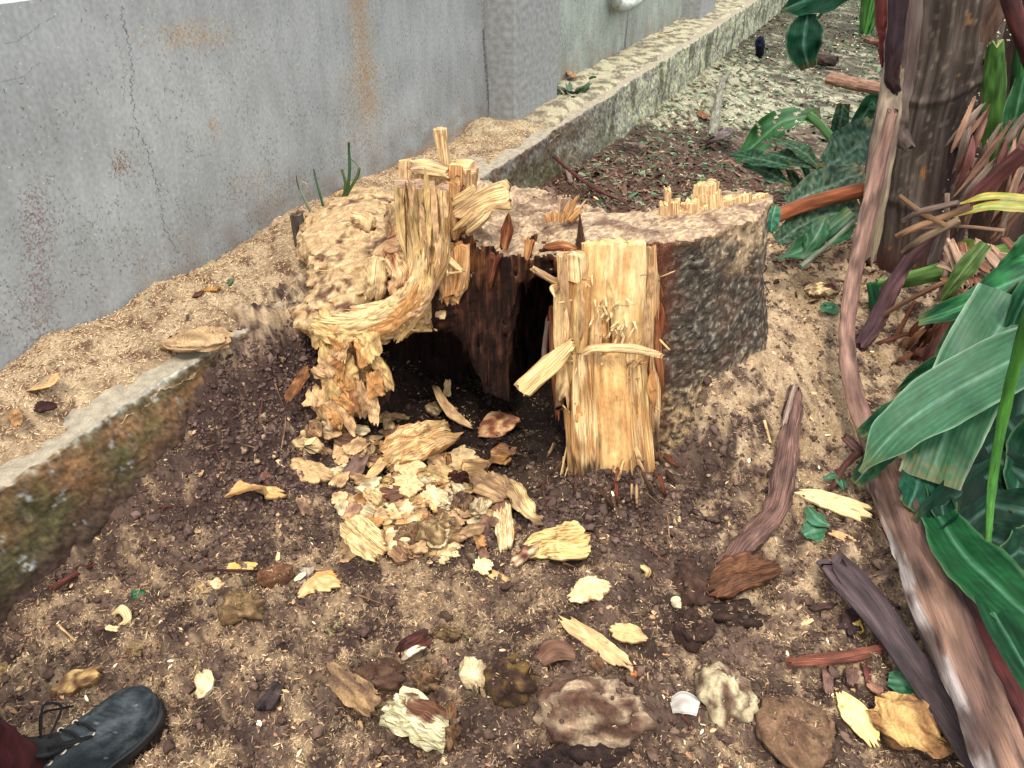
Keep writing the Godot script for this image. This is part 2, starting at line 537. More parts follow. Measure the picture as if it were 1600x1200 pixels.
# ---------------------------------------------------------------- the lie of the land
const RB := [[0.158, 1.545], [0.32, 1.55], [0.405, 1.572], [0.49, 1.615], [0.578, 1.685], [0.615, 1.765], [0.625, 1.82], [0.58, 1.86], [0.42, 1.80], [0.32, 1.735], [0.16, 1.74]]

func poly(pg: Array, x: float, f: float) -> float:        # signed distance to a polygon seen from above
	var d := 1e9
	var inside := false
	var n := pg.size()
	var j := n - 1
	for i in n:
		var ax: float = pg[i][0]; var ay: float = pg[i][1]
		var bx: float = pg[j][0]; var by: float = pg[j][1]
		var ex := bx - ax; var ey := by - ay
		var wx := x - ax; var wy := f - ay
		var k := clampf((wx * ex + wy * ey) / (ex * ex + ey * ey), 0, 1)
		var qx := wx - ex * k; var qy := wy - ey * k
		d = minf(d, qx * qx + qy * qy)
		if (ay > f) != (by > f) and x < (bx - ax) * (f - ay) / (by - ay) + ax: inside = not inside
		j = i
	return -sqrt(d) if inside else sqrt(d)

func hgt_smooth(x: float, f: float) -> float:
	var t := to_t(x, f)
	var s := to_s(x, f)
	var h := 0.0
	if f < 8.0 and f > 0.2 and absf(x) < 4.0:
		# dug hole in front of and under the stump
		h -= 0.07 * gauss(x, f, -0.06, 1.86, 0.24, 0.3)
		h -= 0.03 * gauss(x, f, -0.1, 1.5, 0.3, 0.18)
		h += 0.04 * gauss(x, f, 0.25, 1.45, 0.15, 0.07)
		# sawdust and earth thrown up round the right of the stump
		var d := maxf(0.0, poly(RB, x, f) - 0.03)
		var side := sm(0.30, 0.47, x + (f - 1.55) * 0.6)
		h += (0.19 * exp(-d * d / 0.045) + 0.035 * exp(-d / 0.5)) * side
		h += 0.09 * gauss(x, f, 1.0, 2.25, 0.45, 0.5)
		h += 0.06 * gauss(x, f, 1.35, 2.4, 0.6, 0.7)
		# soil bank between stump and ledge
		var bank := sm(1.28, 1.8, f) * (1.0 - sm(2.15, 2.6, f))
		h += 0.275 * bank * (1.0 - sm(-0.05, 0.30, t - LEDGE_T + 0.02 * nz.get_noise_2d(x * 9.0, f * 9.0) - 0.03 * sm(1.5, 1.9, f)))
		h += 0.05 * (1.0 - sm(0.0, 0.13, t - LEDGE_T)) * sm(0.9, 1.3, f) * (1.0 - sm(1.6, 1.8, f))
		# mulch heap behind
		h += 0.10 * gauss(x, f, 0.35, 2.9, 0.75, 0.6)
		h += 0.04 * gauss(x, f, 0.6, 3.6, 0.5, 0.4)
		# hummocks in the foreground
		h += 0.03 * gauss(x, f, 0.03, 0.86, 0.11, 0.07)
		h += 0.025 * gauss(x, f, 0.19, 1.08, 0.12, 0.08)
		h += 0.02 * gauss(x, f, -0.18, 0.93, 0.1, 0.07)
		h -= 0.012 * gauss(x, f, -0.01, 0.94, 0.1, 0.06)
		h += 0.03 * gauss(x, f, 0.33, 0.9, 0.14, 0.1)
		h += 0.02 * gauss(x, f, 0.3, 1.22, 0.2, 0.08)
	return h

func hgt(x: float, f: float) -> float:
	var h := hgt_smooth(x, f)
	if f > -2.0 and f < 12.0:
		var am := lerpf(1.0, 0.55, sm(3.2, 4.2, f))
		var clods := sm(0.25, 0.6, nz.get_noise_2d(x * 16.0 + 80, f * 16.0)) * 0.014 + sm(0.3, 0.55, nz.get_noise_2d(x * 38.0 - 80, f * 38.0)) * 0.008
		if f < 2.2: h += clods * (1.0 - 0.75 * sm(0.42, 0.6, x + (f - 1.55) * 0.6))
		var inbank := gauss(x, f, -0.62, 1.6, 0.25, 0.3)
		h += inbank * (0.02 * nz.get_noise_2d(x * 14.0, f * 9.0 + 44) + 0.012 * absf(nz.get_noise_2d(x * 36.0, f * 36.0 + 44)))
		h += am * (0.018 * nz.get_noise_2d(x * 3.1, f * 3.1) + 0.014 * nz.get_noise_2d(x * 11.0, f * 11.0 + 7) + 0.013 * absf(nz.get_noise_2d(x * 27.0 + 5, f * 27.0)) + 0.005 * nz.get_noise_2d(x * 70.0, f * 70.0))
		if f < 3.2: h += 0.006 * absf(nz.get_noise_2d(x * 110.0, f * 110.0 + 3))
	else:
		h += 0.03 * nz.get_noise_2d(x * 0.7, f * 0.7)
	return h

# how much sawdust lies where (a photo pixel, reach in metres, share)
const COVER := [[60, 1000, 0.2, 0.5], [300, 1000, 0.2, 0.5], [450, 940, 0.15, 0.6], [620, 930, 0.15, 0.66], [640, 870, 0.1, 0.5], [300, 840, 0.15, 0.22], [440, 690, 0.15, 0.05], [240, 860, 0.12, 0.2], [720, 960, 0.15, 0.66], [800, 930, 0.12, 0.42],
	[500, 1150, 0.2, 0.42], [300, 1150, 0.2, 0.5], [900, 1130, 0.15, 0.2], [740, 1130, 0.12, 0.1], [1000, 1010, 0.12, 0.25], [960, 880, 0.12, 0.12], [900, 780, 0.12, 0.02], [1090, 810, 0.1, 0.3], [1080, 690, 0.1, 0.7], [1180, 650, 0.13, 1.0], [1280, 690, 0.15, 1.1],
	[1280, 540, 0.15, 1.1], [1290, 430, 0.2, 1.0], [1210, 860, 0.1, 0.75], [1140, 960, 0.12, 0.15], [1250, 970, 0.12, 0.66], [1250, 1100, 0.15, 0.35], [700, 620, 0.2, -0.3], [580, 600, 0.15, -0.2], [400, 600, 0.15, 0.08], [820, 690, 0.15, -0.1], [1330, 800, 0.12, 0.75], [1420, 450, 0.2, 0.8],
	[1400, 600, 0.2, 0.7], [900, 265, 0.35, 0.05], [1060, 240, 0.35, 0.02], [1100, 120, 0.4, 0.95], [1130, 165, 0.3, 0.9], [1050, 180, 0.2, 0.85], [1210, 130, 0.3, 0.6], [1270, 160, 0.25, 0.7], [1310, 95, 0.4, 0.3], [1250, 50, 0.6, 0.12], [1180, 60, 0.5, 0.3], [1200, 1180, 0.15, 0.2], [1400, 900, 0.2, 0.5]]
var cover := []

func dusted(x: float, f: float) -> float:
	var a := 0.25 * 0.02
	var b := 0.02
	for c in cover:
		var dx: float = x - c[0]; var df: float = f - c[1]
		var q: float = (dx * dx + df * df) / c[2]
		if q < 9.0:
			var w := exp(-q)
			a += w * c[3]; b += w
	return a / b

func patch(x: float, f: float) -> float:                   # where dust gathered or was kicked away
	return 0.6 * nz.get_noise_2d(x * 9.0 + 31, f * 9.0) + 0.6 * nz.get_noise_2d(x * 19.0 - 31, f * 19.0)

func ground_look(x: float, f: float, h: float) -> Color:
	var d := dusted(x, f)
	var n := patch(x, f) + 0.4 * nz.get_noise_3d(x * 32.0, f * 32.0 + 11, h * 32.0) + 0.45 * nz.get_noise_3d(x * 85.0, f * 85.0, h * 85.0) + 0.4 * nz.get_noise_3d(x * 190.0, f * 190.0, h * 190.0)
	var m := clampf(0.36 + (d - 0.5) * 1.3 + n * 0.95, 0, 1)
	m = m * m * (3 - 2 * m)
	var soil := Color(0.27, 0.215, 0.19).lerp(Color(0.42, 0.345, 0.30), clampf(0.5 + nz.get_noise_2d(x * 5.0, f * 5.0 + 70) + 0.5 * nz.get_noise_3d(x * 40.0, f * 40.0 + 70, h * 40.0), 0, 1))
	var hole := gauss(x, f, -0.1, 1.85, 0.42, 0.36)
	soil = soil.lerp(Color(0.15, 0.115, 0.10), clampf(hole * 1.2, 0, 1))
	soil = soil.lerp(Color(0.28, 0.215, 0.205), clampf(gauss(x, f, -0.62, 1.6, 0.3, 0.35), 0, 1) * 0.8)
	var saw := Color(0.79, 0.69, 0.56).lerp(Color(0.67, 0.57, 0.45), clampf(0.5 + 1.0 * nz.get_noise_2d(x * 14.0, f * 14.0 - 40) + 0.7 * nz.get_noise_3d(x * 60.0, f * 60.0, h * 60.0), 0, 1))
	if x < 0.3 and f < 1.5: saw = saw.lerp(Color(0.585, 0.49, 0.385), 0.7)
	if f > 3.4: saw = saw.lerp(Color(0.70, 0.69, 0.585), sm(3.4, 4.4, f))
	if f > 2.3:
		var b := sm(2.3, 2.6, f) * (1.0 - sm(3.6, 4.3, f))
		soil = soil.lerp(Color(0.34, 0.255, 0.215), b)
	if f > 4.3: soil = soil.lerp(Color(0.29, 0.28, 0.235), sm(4.3, 5.0, f) * 0.8)
	var tt := to_t(x, f)
	if tt < LEDGE_T + 0.12 and f > 1.3 and f < 2.6: m = maxf(m, sm(0.19, 0.27, h) * clampf(0.75 + n, 0, 1) * sm(LEDGE_T + 0.12, LEDGE_T + 0.02, tt))
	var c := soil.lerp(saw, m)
	c.a = 1
	return c

func ground_axis(lo: float, a: float, b: float, step: float, hi: float, grow: float) -> PackedFloat64Array:
	var q := []
	var s := step
	var p := a
	while p > lo:
		s *= grow
		p -= s
		q.push_front(p)
	p = a
	while p < b:
		q.append(p); p += step
	s = step
	while p < hi:
		q.append(p); s *= grow; p += s
	q.append(hi)
	return PackedFloat64Array(q)

func make_ground() -> void:
	for c in COVER:
		var p := on(c[0], c[1], 0.0)
		cover.append([p.x, -p.z, c[2] * c[2], c[3]])
	var xs := ground_axis(-70, -1.15, 1.15, 0.0078, 70, 1.028)
	var fs := ground_axis(-40, 0.5, 2.5, 0.0078, 90, 1.022)
	var v := PackedVector3Array(); var uv := PackedVector2Array(); var col := PackedColorArray(); var idx := PackedInt32Array()
	var w := xs.size()
	for f in fs:
		for x in xs:
			var h := hgt(x, f)
			v.append(Vector3(x, h, -f)); uv.append(Vector2(x, f))
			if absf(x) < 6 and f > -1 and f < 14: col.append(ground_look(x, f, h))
			else: col.append(Color(0.34, 0.31, 0.24))
	for j in fs.size() - 1:
		for i in w - 1:
			var b := j * w + i
			idx.append_array([b, b + w, b + 1, b + 1, b + w, b + w + 1])
	var g := obj("ground", pack(v, uv, col, idx), M.soil)
	tag(g, "dark earth strewn with sawdust and wood crumbs round the stump", "ground", "", "structure")

# ---------------------------------------------------------------- wall and ledge
func slab(s0: float, s1: float, t0: float, t1: float, y0: float, y1: float, c: Color) -> ArrayMesh:
	# a cast concrete piece with eased edges, in wall coordinates
	var st := SurfaceTool.new()
	st.begin(Mesh.PRIMITIVE_TRIANGLES)
	st.set_smooth_group(-1)
	var b := 0.006
	var pts := []
	for q in [[0, 0, 0], [1, 0, 0], [1, 1, 0], [0, 1, 0], [0, 0, 1], [1, 0, 1], [1, 1, 1], [0, 1, 1]]:
		pts.append(q)
	var P := func(q: Array, ax: int) -> Vector3:
		var s := lerpf(s0, s1, q[0]) + (0.0 if ax == 0 else (b if q[0] == 0 else -b))
		var t := lerpf(t0, t1, q[1]) + (0.0 if ax == 1 else (b if q[1] == 0 else -b))
		var y := lerpf(y0, y1, q[2]) + (0.0 if ax == 2 else (b if q[2] == 0 else -b))
		return wp(s, t, y)
	var quads := []
	for f in [[0, [0, 3, 7, 4]], [0, [1, 5, 6, 2]], [1, [0, 4, 5, 1]], [1, [3, 2, 6, 7]], [2, [0, 1, 2, 3]], [2, [4, 7, 6, 5]]]:
		quads.append([P.call(pts[f[1][0]], f[0]), P.call(pts[f[1][1]], f[0]), P.call(pts[f[1][2]], f[0]), P.call(pts[f[1][3]], f[0])])
	for e in [[0, 1, 1, 2], [3, 2, 1, 2], [4, 5, 1, 2], [7, 6, 1, 2], [0, 3, 0, 2], [1, 2, 0, 2], [4, 7, 0, 2], [5, 6, 0, 2], [0, 4, 0, 1], [1, 5, 0, 1], [2, 6, 0, 1], [3, 7, 0, 1]]:
		quads.append([P.call(pts[e[0]], e[2]), P.call(pts[e[1]], e[2]), P.call(pts[e[1]], e[3]), P.call(pts[e[0]], e[3])])
	var mid := wp((s0 + s1) / 2, (t0 + t1) / 2, (y0 + y1) / 2)
	for q in quads:
		var n: Vector3 = (q[2] - q[0]).cross(q[1] - q[0])
		var order := [0, 1, 2, 0, 2, 3] if n.dot((q[0] + q[2]) * 0.5 - mid) > 0 else [0, 2, 1, 0, 3, 2]
		for k in order:
			st.set_color(c)
			st.add_vertex(q[k])
	st.generate_normals()
	return st.commit()

func panel_picture(w: int, h: int, first: bool) -> ImageTexture:
	# the weathered face of a panel: 2 mm to the pixel, row 0 at the top
	var d := PackedByteArray()
	d.resize(w * h * 3)
	var k := 0
	for y in h:
		var low := sm(0.62, 1.0, float(y) / h)
		for x in w:
			var n := 0.03 * nz.get_noise_2d(x * 0.004, y * 0.006) + 0.022 * nz.get_noise_2d(x * 0.03, y * 0.011 + 50) + 0.03 * nz.get_noise_2d(x * 0.16, y * 0.12)
			var brown := clampf(low * (0.25 + 0.9 * nz.get_noise_2d(x * 0.012 + 200, y * 0.02)) + 0.5 * low * low * nz.get_noise_2d(x * 0.2, y * 0.2), 0, 0.55)
			if first: brown *= 0.4 + 0.6 * sm(500, 1000, x)
			n += 0.014 * nz.get_noise_2d(x * 0.11, y * 0.004 + 20) * (1.0 - 0.6 * float(y) / h)
			var r := 0.535 + n; var g := 0.545 + n; var b := 0.54 + n
			if not first: r -= 0.02; b -= 0.03
			d[k] = clampi(int(255 * lerpf(r, 0.44, brown)), 0, 255)
			d[k + 1] = clampi(int(255 * lerpf(g, 0.385, brown)), 0, 255)
			d[k + 2] = clampi(int(255 * lerpf(b, 0.34, brown)), 0, 255)
			k += 3
	var im := Image.create_from_data(w, h, false, Image.FORMAT_RGB8, d)
	for i in 15000:                                        # specks of dirt
		var y := sqrt(rng.randf()) * h
		var x := rng.randf() * w
		if nz.get_noise_2d(x * 0.01, y * 0.012 + 9) + rng.randf() * 0.6 < 0.15: continue
		var g := rng.randf_range(0.28, 0.5)
		stroke(im, x, y, PI / 2 + rng.randfn() * 0.7, rng.randi_range(1, 4), Color(g, g * 0.96, g * 0.9))
	for i in 1600:
		stroke(im, rng.randf() * w, rng.randf() * h, rng.randf() * TAU, rng.randi_range(1, 2), Color(0.72, 0.71, 0.66))
	if first:
		var to := func(px: float, py: float) -> Vector2:
			var q := wall_hit(px, py)
			return Vector2((q.x + 0.16) * 500.0, (1.05 - q.y) * 500.0)
		var sprinkle := func(a: Vector2, b: Vector2, ra: float, rb: float, n: int, c: Color, c2: Color, fade: float) -> void:
			for i in n:
				var t := rng.randf()
				if rng.randf() < fade * t * t: continue
				var q := a.lerp(b, t) + Vector2(clampf(rng.randfn() * 0.62, -2.2, 2.2) * lerpf(ra, rb, t), rng.randfn() * 6)
				stroke(im, clampf(q.x, 0, w - 1), clampf(q.y, 0, h - 1), rng.randf() * TAU, rng.randi_range(1, 4), c.lerp(c2, rng.randf()))
		var saw := Color(0.62, 0.54, 0.42); var saw2 := Color(0.47, 0.385, 0.30)
		sprinkle.call(to.call(556, -30), to.call(578, 185), 30, 32, 4200, saw, saw2, 0.35)
		sprinkle.call(to.call(560, 100), to.call(590, 300), 60, 90, 3400, saw, saw2, 0.9)
		sprinkle.call(to.call(270, 30), to.call(330, 60), 50, 50, 700, Color(0.66, 0.6, 0.48), saw2, 0.2)
		sprinkle.call(to.call(50, 285), to.call(62, 560), 16, 24, 900, Color(0.38, 0.32, 0.30), Color(0.48, 0.42, 0.39), 0.3)
		sprinkle.call(to.call(185, 240), to.call(190, 260), 16, 12, 120, Color(0.38, 0.3, 0.26), saw2, 0.2)
		sprinkle.call(to.call(380, 270), to.call(470, 330), 60, 90, 900, Color(0.45, 0.38, 0.3), Color(0.6, 0.53, 0.42), 0.2)
		sprinkle.call(to.call(330, 180), to.call(335, 200), 14, 10, 90, Color(0.5, 0.4, 0.32), saw, 0.2)
		sprinkle.call(to.call(754, 0), to.call(757, 45), 7, 7, 260, Color(0.75, 0.7, 0.55), Color(0.3, 0.25, 0.25), 0.1)
		sprinkle.call(to.call(756, 45), to.call(764, 170), 5, 7, 700, Color(0.24, 0.21, 0.22), Color(0.36, 0.31, 0.3), 0.1)
		sprinkle.call(to.call(470, 345), to.call(740, 190), 40, 50, 4200, Color(0.47, 0.40, 0.34), Color(0.6, 0.52, 0.42), 0.0)
		for line in [[[188, -5], [189, 15], [195, 40], [200, 62], [203, 80], [205, 105], [203, 130], [207, 160], [212, 190], [217, 205], [228, 222], [233, 245], [240, 270], [248, 300], [252, 330], [256, 355], [268, 378], [276, 395]], [[203, 80], [211, 83], [219, 79]], [[275, 335], [280, 350], [278, 360]], [[0, 54], [20, 50], [40, 38], [58, 22], [80, 10]], [[0, 113], [30, 108], [45, 92], [58, 84]], [[176, 40], [186, 70], [193, 110], [192, 160]]]:
			var deep: bool = line.size() > 6
			for i in line.size() - 1:
				var a: Vector2 = to.call(line[i][0], line[i][1]); var b: Vector2 = to.call(line[i + 1][0], line[i + 1][1])
				var n := int(a.distance_to(b)) + 1
				for j in n:
					if rng.randf() < 0.16: continue
					var q := a.lerp(b, float(j) / n)
					if q.x > 0 and q.y > 0 and q.x < w and q.y < h:
						im.set_pixel(int(q.x + nz.get_noise_2d(q.y * 0.2, 3) * 3), int(q.y), Color(0.25, 0.25, 0.25) if deep else Color(0.42, 0.43, 0.43))
	return picture(im)

func panel(s0: float, s1: float, y1: float, m: Material, parent: Node) -> MeshInstance3D:
	# the panel's own thickness behind a finely divided face that bulges by a millimetre or two
	var f := sheet(90, 30, func(u, v):
		var s: float = lerpf(s0, s1, u)
		var y := lerpf(0.2, y1, v)
		return [wp(s, WALL_T + 0.004 * nz.get_noise_2d(s * 2.5, y * 2.5), y), Color.WHITE, Vector2(u, 1.0 - v)], wp(0, 1, 0))
	var o := obj("panel", f, m, parent)
	obj("panel_core", slab(s0, s1, WALL_T - 0.13, WALL_T - 0.006, 0.2, y1, Color(0.70, 0.71, 0.70)), M.concrete, o)
	return o

func make_wall() -> void:
	var w := thing("boundary_wall", "grey cement boundary wall of flat panels between pillars, cracked and splashed with sawdust", "wall")
	var m1 := surface("panel_face", panel_picture(1720, 425, true), tex.clod, 0.0, 0.9, Vector3.ONE)
	m1.heightmap_enabled = false
	var m2 := surface("panel_face_far", panel_picture(860, 220, false), null, 0.0, 0.9, Vector3.ONE)
	panel(-0.16, 3.28, 1.03, m1, w)
	panel(3.78, 5.24, 1.045, m2, w)
	panel(5.28, 6.72, 1.045, m2, w)
	panel(7.2, 10.4, 1.045, m2, w)
	for s in [-0.64, 3.28, 6.72, 10.4]:
		obj("pillar", pillar_mesh(s, s + 0.5), M.concrete, w)
	obj("panel_joint", slab(5.235, 5.285, WALL_T - 0.05, WALL_T - 0.02, 0.2, 1.04, Color(0.16, 0.14, 0.12)), M.concrete, w)
	# a pale pipe that turns into the wall
	var path := []
	for p in [[1012, -22], [1000, -4], [985, 6], [972, 8], [964, 4], [961, -8]]:
		var q := wall_hit(p[0], p[1], WALL_T + 0.05)
		path.append(wp(q.x, WALL_T + 0.05, q.y))
	single("drain_pipe", tube(path, 0.035, 0.035, {"c1": Color(0.72, 0.74, 0.7), "c2": Color(0.62, 0.64, 0.6), "amp": 0.002, "nv": 30, "nu": 14}), M.concrete, "pale plastic pipe bend fixed to the far wall panel, at the top edge", "pipe")

func pillar_mesh(s0: float, s1: float) -> ArrayMesh:
	return slab(s0, s1, WALL_T - 0.08, WALL_T + 0.135, 0.2, 1.10, Color(0.575, 0.58, 0.57))

func ledge_line(s: float, y: float) -> float:             # small wander of the front face
	return LEDGE_T + 0.010 * nz.get_noise_2d(s * 2.2, y * 4.0) + 0.004 * nz.get_noise_2d(s * 14.0, y * 14.0) + 0.002 * nz.get_noise_2d(s * 50.0, y * 50.0) + 0.0015 * nz.get_noise_2d(s * 120.0, y * 120.0)

func ledge_look(s: float, y: float) -> Color:
	var n := nz.get_noise_2d(s * 6.0, y * 9.0)
	var n2 := nz.get_noise_2d(s * 26.0, y * 26.0 + 20)
	var grey := Color(0.52, 0.51, 0.47)
	var c := grey
	var near := 1.0 - sm(1.6, 2.4, s)
	var moss := Color(0.35, 0.325, 0.22)
	var rust := Color(0.53, 0.40, 0.28)
	var m := clampf(0.5 + (0.75 - s) * 1.8 + n * 0.9 + n2 * 0.35, 0, 1)
	c = c.lerp(rust.lerp(moss, m), near * clampf(0.95 + 0.3 * n2, 0, 1))
	# damp dark foot
	var damp := sm(0.16, 0.05, y + 0.04 * n - 0.10 * sm(0.65, 1.35, s) * near)
	c = c.lerp(Color(0.31, 0.25, 0.22), near * damp * 0.9)
	if s > 1.6:
		c = c.lerp(Color(0.41, 0.355, 0.30), sm(1.6, 2.2, s) * (1.0 - sm(3.2, 4.2, s)) * clampf(0.85 + n, 0, 1))
		c = c.lerp(Color(0.40, 0.40, 0.27), gauss(s, y, 3.0, 0.05, 0.5, 0.12) * 0.8)
		c = c.lerp(Color(0.66, 0.67, 0.55), sm(3.4, 4.6, s) * clampf(0.65 + n + 0.6 * n2, 0, 1))
		c = c.lerp(Color(0.35, 0.35, 0.28), sm(3.6, 4.2, s) * clampf(2.2 * nz.get_noise_2d(s * 7.0, y * 2.5 + 60) - 0.5, 0, 0.8))
	# flakes of grey paint still holding
	if near > 0.3 and nz.get_noise_2d(s * 15.0, y * 19.0 + 20) + 0.45 * nz.get_noise_2d(s * 50.0, y * 50.0 - 30) > 0.86: c = Color(0.60, 0.61, 0.60)
	var edge := sm(0.262, 0.276, y + 0.012 * n2)
	c = c.lerp(Color(0.68, 0.665, 0.61), edge * clampf(0.62 + n * 0.8 + 0.8 * nz.get_noise_2d(s * 60.0, y * 60.0), 0, 1) * (near * 0.9 + 0.1))
	c = c * (1.0 + 0.2 * nz.get_noise_2d(s * 90.0, y * 90.0) + 0.14 * n2 + 0.2 * nz.get_noise_2d(s * 40.0 + 7, y * 55.0))
	c.a = 1
	return c

func drift(s: float, t: float) -> float:                   # depth of the sawdust on the ledge
	var v := (t - WALL_T) / (LEDGE_T - WALL_T)
	var n := nz.get_noise_2d(s * 4.0, t * 6.0) + 0.5 * nz.get_noise_2d(s * 15.0, t * 15.0)
	var near := 1.0 - sm(2.2, 3.2, s)
	var d := lerpf(0.006, 0.026, near) * (1.0 - v * v * 0.75)
	d += 0.03 * gauss(s, t, 1.9, -1.45, 0.45, 0.25) + 0.045 * gauss(s, t, 3.12, -1.62, 0.1, 0.08) + 0.025 * gauss(s, t, 3.6, -1.5, 0.3, 0.1) + 0.02 * gauss(s, t, 0.9, -1.62, 0.4, 0.08)
	d += (0.016 * n + 0.007 * absf(nz.get_noise_2d(s * 45, t * 45)) + 0.004 * nz.get_noise_2d(s * 120, t * 120)) * lerpf(0.45, 1.0, near)
	d -= sm(0.76 + 0.12 * n, 1.0, v) * 0.045 * (1.0 - 0.9 * gauss(s, t, 1.75, t, 0.35, 1))
	d -= 0.03 * sm(2.2, 2.45, s) * (1 - sm(2.6, 2.9, s)) * sm(0.3, 0.7, v)
	return d

func make_ledge() -> void:
	# front, rounded arris and top in one profile; v runs round it
	var mesh := sheet(1800, 100, func(u, v):
		var s := -1.2 + 12.2 * pow(u, 1.9)
		var y := 0.0; var t := 0.0
		if v < 0.7:
			y = lerpf(-0.25, LEDGE_H - 0.012, v / 0.7)
			t = ledge_line(s, y)
		else:
			var k: float = (v - 0.7) / 0.3
			var a := minf(k / 0.25, 1.0)
			y = LEDGE_H - 0.012 * (1.0 - sin(a * PI / 2)) + 0.003 * nz.get_noise_2d(s * 20, k * 4)
			t = ledge_line(s, LEDGE_H) - 0.012 * (1.0 - cos(a * PI / 2)) - maxf(0.0, k - 0.25) * 0.55
		var c := ledge_look(s, y) if v < 0.74 else Color(0.62, 0.58, 0.5)
		return [wp(s, t, y), c, Vector2(s, v)], wp(0, 1, 0.6))
	single("concrete_ledge", mesh, M.concrete, "low concrete ledge along the wall foot, rusty brown and mossy at the near end", "ledge")
	# sawdust lying on the ledge
	var top := sheet(1000, 56, func(u, v):
		var s := -0.9 + 11.0 * pow(u, 1.7)
		var t := lerpf(WALL_T + 0.0, LEDGE_T - 0.002, v)
		var d := drift(s, t)
		var m := clampf(0.5 + nz.get_noise_2d(s * 8, t * 8 + 50) + 0.6 * nz.get_noise_2d(s * 40, t * 40), 0, 1)
		var c := Color(0.76, 0.665, 0.54).lerp(Color(0.60, 0.51, 0.405), m)
		c = c.lerp(Color(0.40, 0.30, 0.24), clampf(2.4 * (nz.get_noise_2d(s * 11 + 9, t * 11) + 0.5 * nz.get_noise_2d(s * 50, t * 50 + 9)) - 0.75, 0, 0.85))
		c = c.lerp(Color(0.76, 0.73, 0.61).lerp(Color(0.46, 0.43, 0.37), clampf(m * 1.4 - 0.5, 0, 1)), sm(2.4, 3.9, s))
		return [wp(s, t, LEDGE_H + d), c, Vector2(s, t)], Vector3.UP)
	tag(obj("sawdust_drift", top, M.soil), "drift of tan sawdust lying along the top of the concrete ledge", "sawdust", "", "stuff")

# ---------------------------------------------------------------- the stump
const RIM := [[-0.25, 1.80], [-0.12, 1.735], [0.0, 1.70], [0.17, 1.69], [0.26, 1.95], [0.10, 2.14], [-0.2, 2.14], [-0.32, 1.95]]

func smin(a: float, b: float, k: float) -> float:
	var h := clampf(0.5 + 0.5 * (b - a) / k, 0, 1)
	return lerpf(b, a, h) - k * h * (1.0 - h)

func ball(x: float, y: float, f: float, cx: float, cy: float, cf: float, rx: float, ry: float, rf: float) -> float:
	var q := Vector3((x - cx) / rx, (y - cy) / ry, (f - cf) / rf)
	return (q.length() - 1.0) * minf(rx, minf(ry, rf))

func stump_at(x: float, y: float, f: float, fine: bool) -> float:
	var k := clampf((0.6 - y) / 0.6, 0, 1.2)
	var w := sm(0.30, 0.42, x + (f - 1.55) * 0.2)
	var rough := 0.0
	var rise := 0.0
	if fine:
		rough = 0.010 * nz.get_noise_3d(x * 6, y * 6, f * 6) + 0.003 * nz.get_noise_3d(x * 22, y * 40, f * 22) + 0.004 * nz.get_noise_3d(x * 34, y * 75 + x * 15, f * 34)
		rise = 0.012 * nz.get_noise_2d(x * 17, f * 17) + 0.007 * nz.get_noise_2d(x * 60, f * 60)
	var side := lerpf(0.06 * (0.6 - y), 0.12 * pow(k, 1.6), w)
	var a := maxf(poly(RB, x, f) - side + rough * w * 1.3, y - 0.588 - 0.03 * (x - 0.2) - rise * 0.4)
	var grain := 0.0
	if fine: grain = 0.012 * nz.get_noise_3d(x * 40, y * 5, f * 40) + 0.008 * nz.get_noise_3d(x * 95, y * 11, f * 95)
	var b := maxf(poly(RIM, x, f) - 0.05 * k + grain * 1.6, y - 0.50 - rise - 0.04 * sm(0.05, -0.15, x))
	var d := smin(a, b, 0.02)
	var post := maxf(Vector2((x + 0.165) / 0.078, (f - 1.80) / 0.06).length() * 0.06 - 0.06, y - 0.615 - rise)
	d = smin(d, post + grain, 0.02)
	var lob := smin(ball(x, y, f, -0.37, 0.335, 1.88, 0.165, 0.075, 0.23), ball(x, y, f, -0.23, 0.36, 1.80, 0.12, 0.10, 0.10), 0.05)
	lob = smin(lob, ball(x, y, f, -0.44, 0.37, 2.14, 0.17, 0.085, 0.25), 0.05)
	lob = smin(lob, ball(x, y, f, -0.27, 0.445, 1.80, 0.06, 0.04, 0.06), 0.04)
	lob = smin(lob, ball(x, y, f, -0.36, 0.315, 1.735, 0.165, 0.045, 0.075), 0.04)
	lob = smin(lob, ball(x, y, f, -0.425, 0.17, 1.73, 0.07, 0.19, 0.06), 0.04)
	if fine: lob += 0.008 * nz.get_noise_3d(x * 16, y * 60, f * 30) + 0.009 * cell.get_noise_3d(x * 14, y * 22, f * 14)
	d = smin(d, lob + rough * 1.0, 0.03)
	# hollows: the deep gap beside the split face, the recess under the root, the undercut foot
	var c := minf(ball(x, y, f, 0.075, 0.14, 1.72, 0.085, 0.325, 0.30), ball(x, y, f, -0.22, 0.06, 1.74, 0.15, 0.22, 0.25))
	c = minf(c, ball(x, y, f, -0.07, -0.03, 1.74, 0.2, 0.13, 0.26))
	d = -smin(-d, c + grain * 1.5, 0.015)
	return d

func stump_region(p: Vector3, n: Vector3) -> int:
	# 0 bark  1 cut top  2 rotten inside  3 root
	var f := -p.z
	if p.x > 0.20 and n.y > 0.55 and p.y > 0.5: return 1
	if p.x > 0.285 + (f - 1.55) * 0.1: return 0
	if p.x > -0.13 and n.y > 0.5 and p.y > 0.42: return 1
	if p.x < -0.34 and f < 1.80 and p.y < 0.4: return 3
	if p.x < -0.13 and p.y > 0.2 + 0.05 * nz.get_noise_2d(p.x * 20, f * 20) and p.y < 0.56 and (p.x < -0.2 or n.y > 0.4): return 3
	return 2

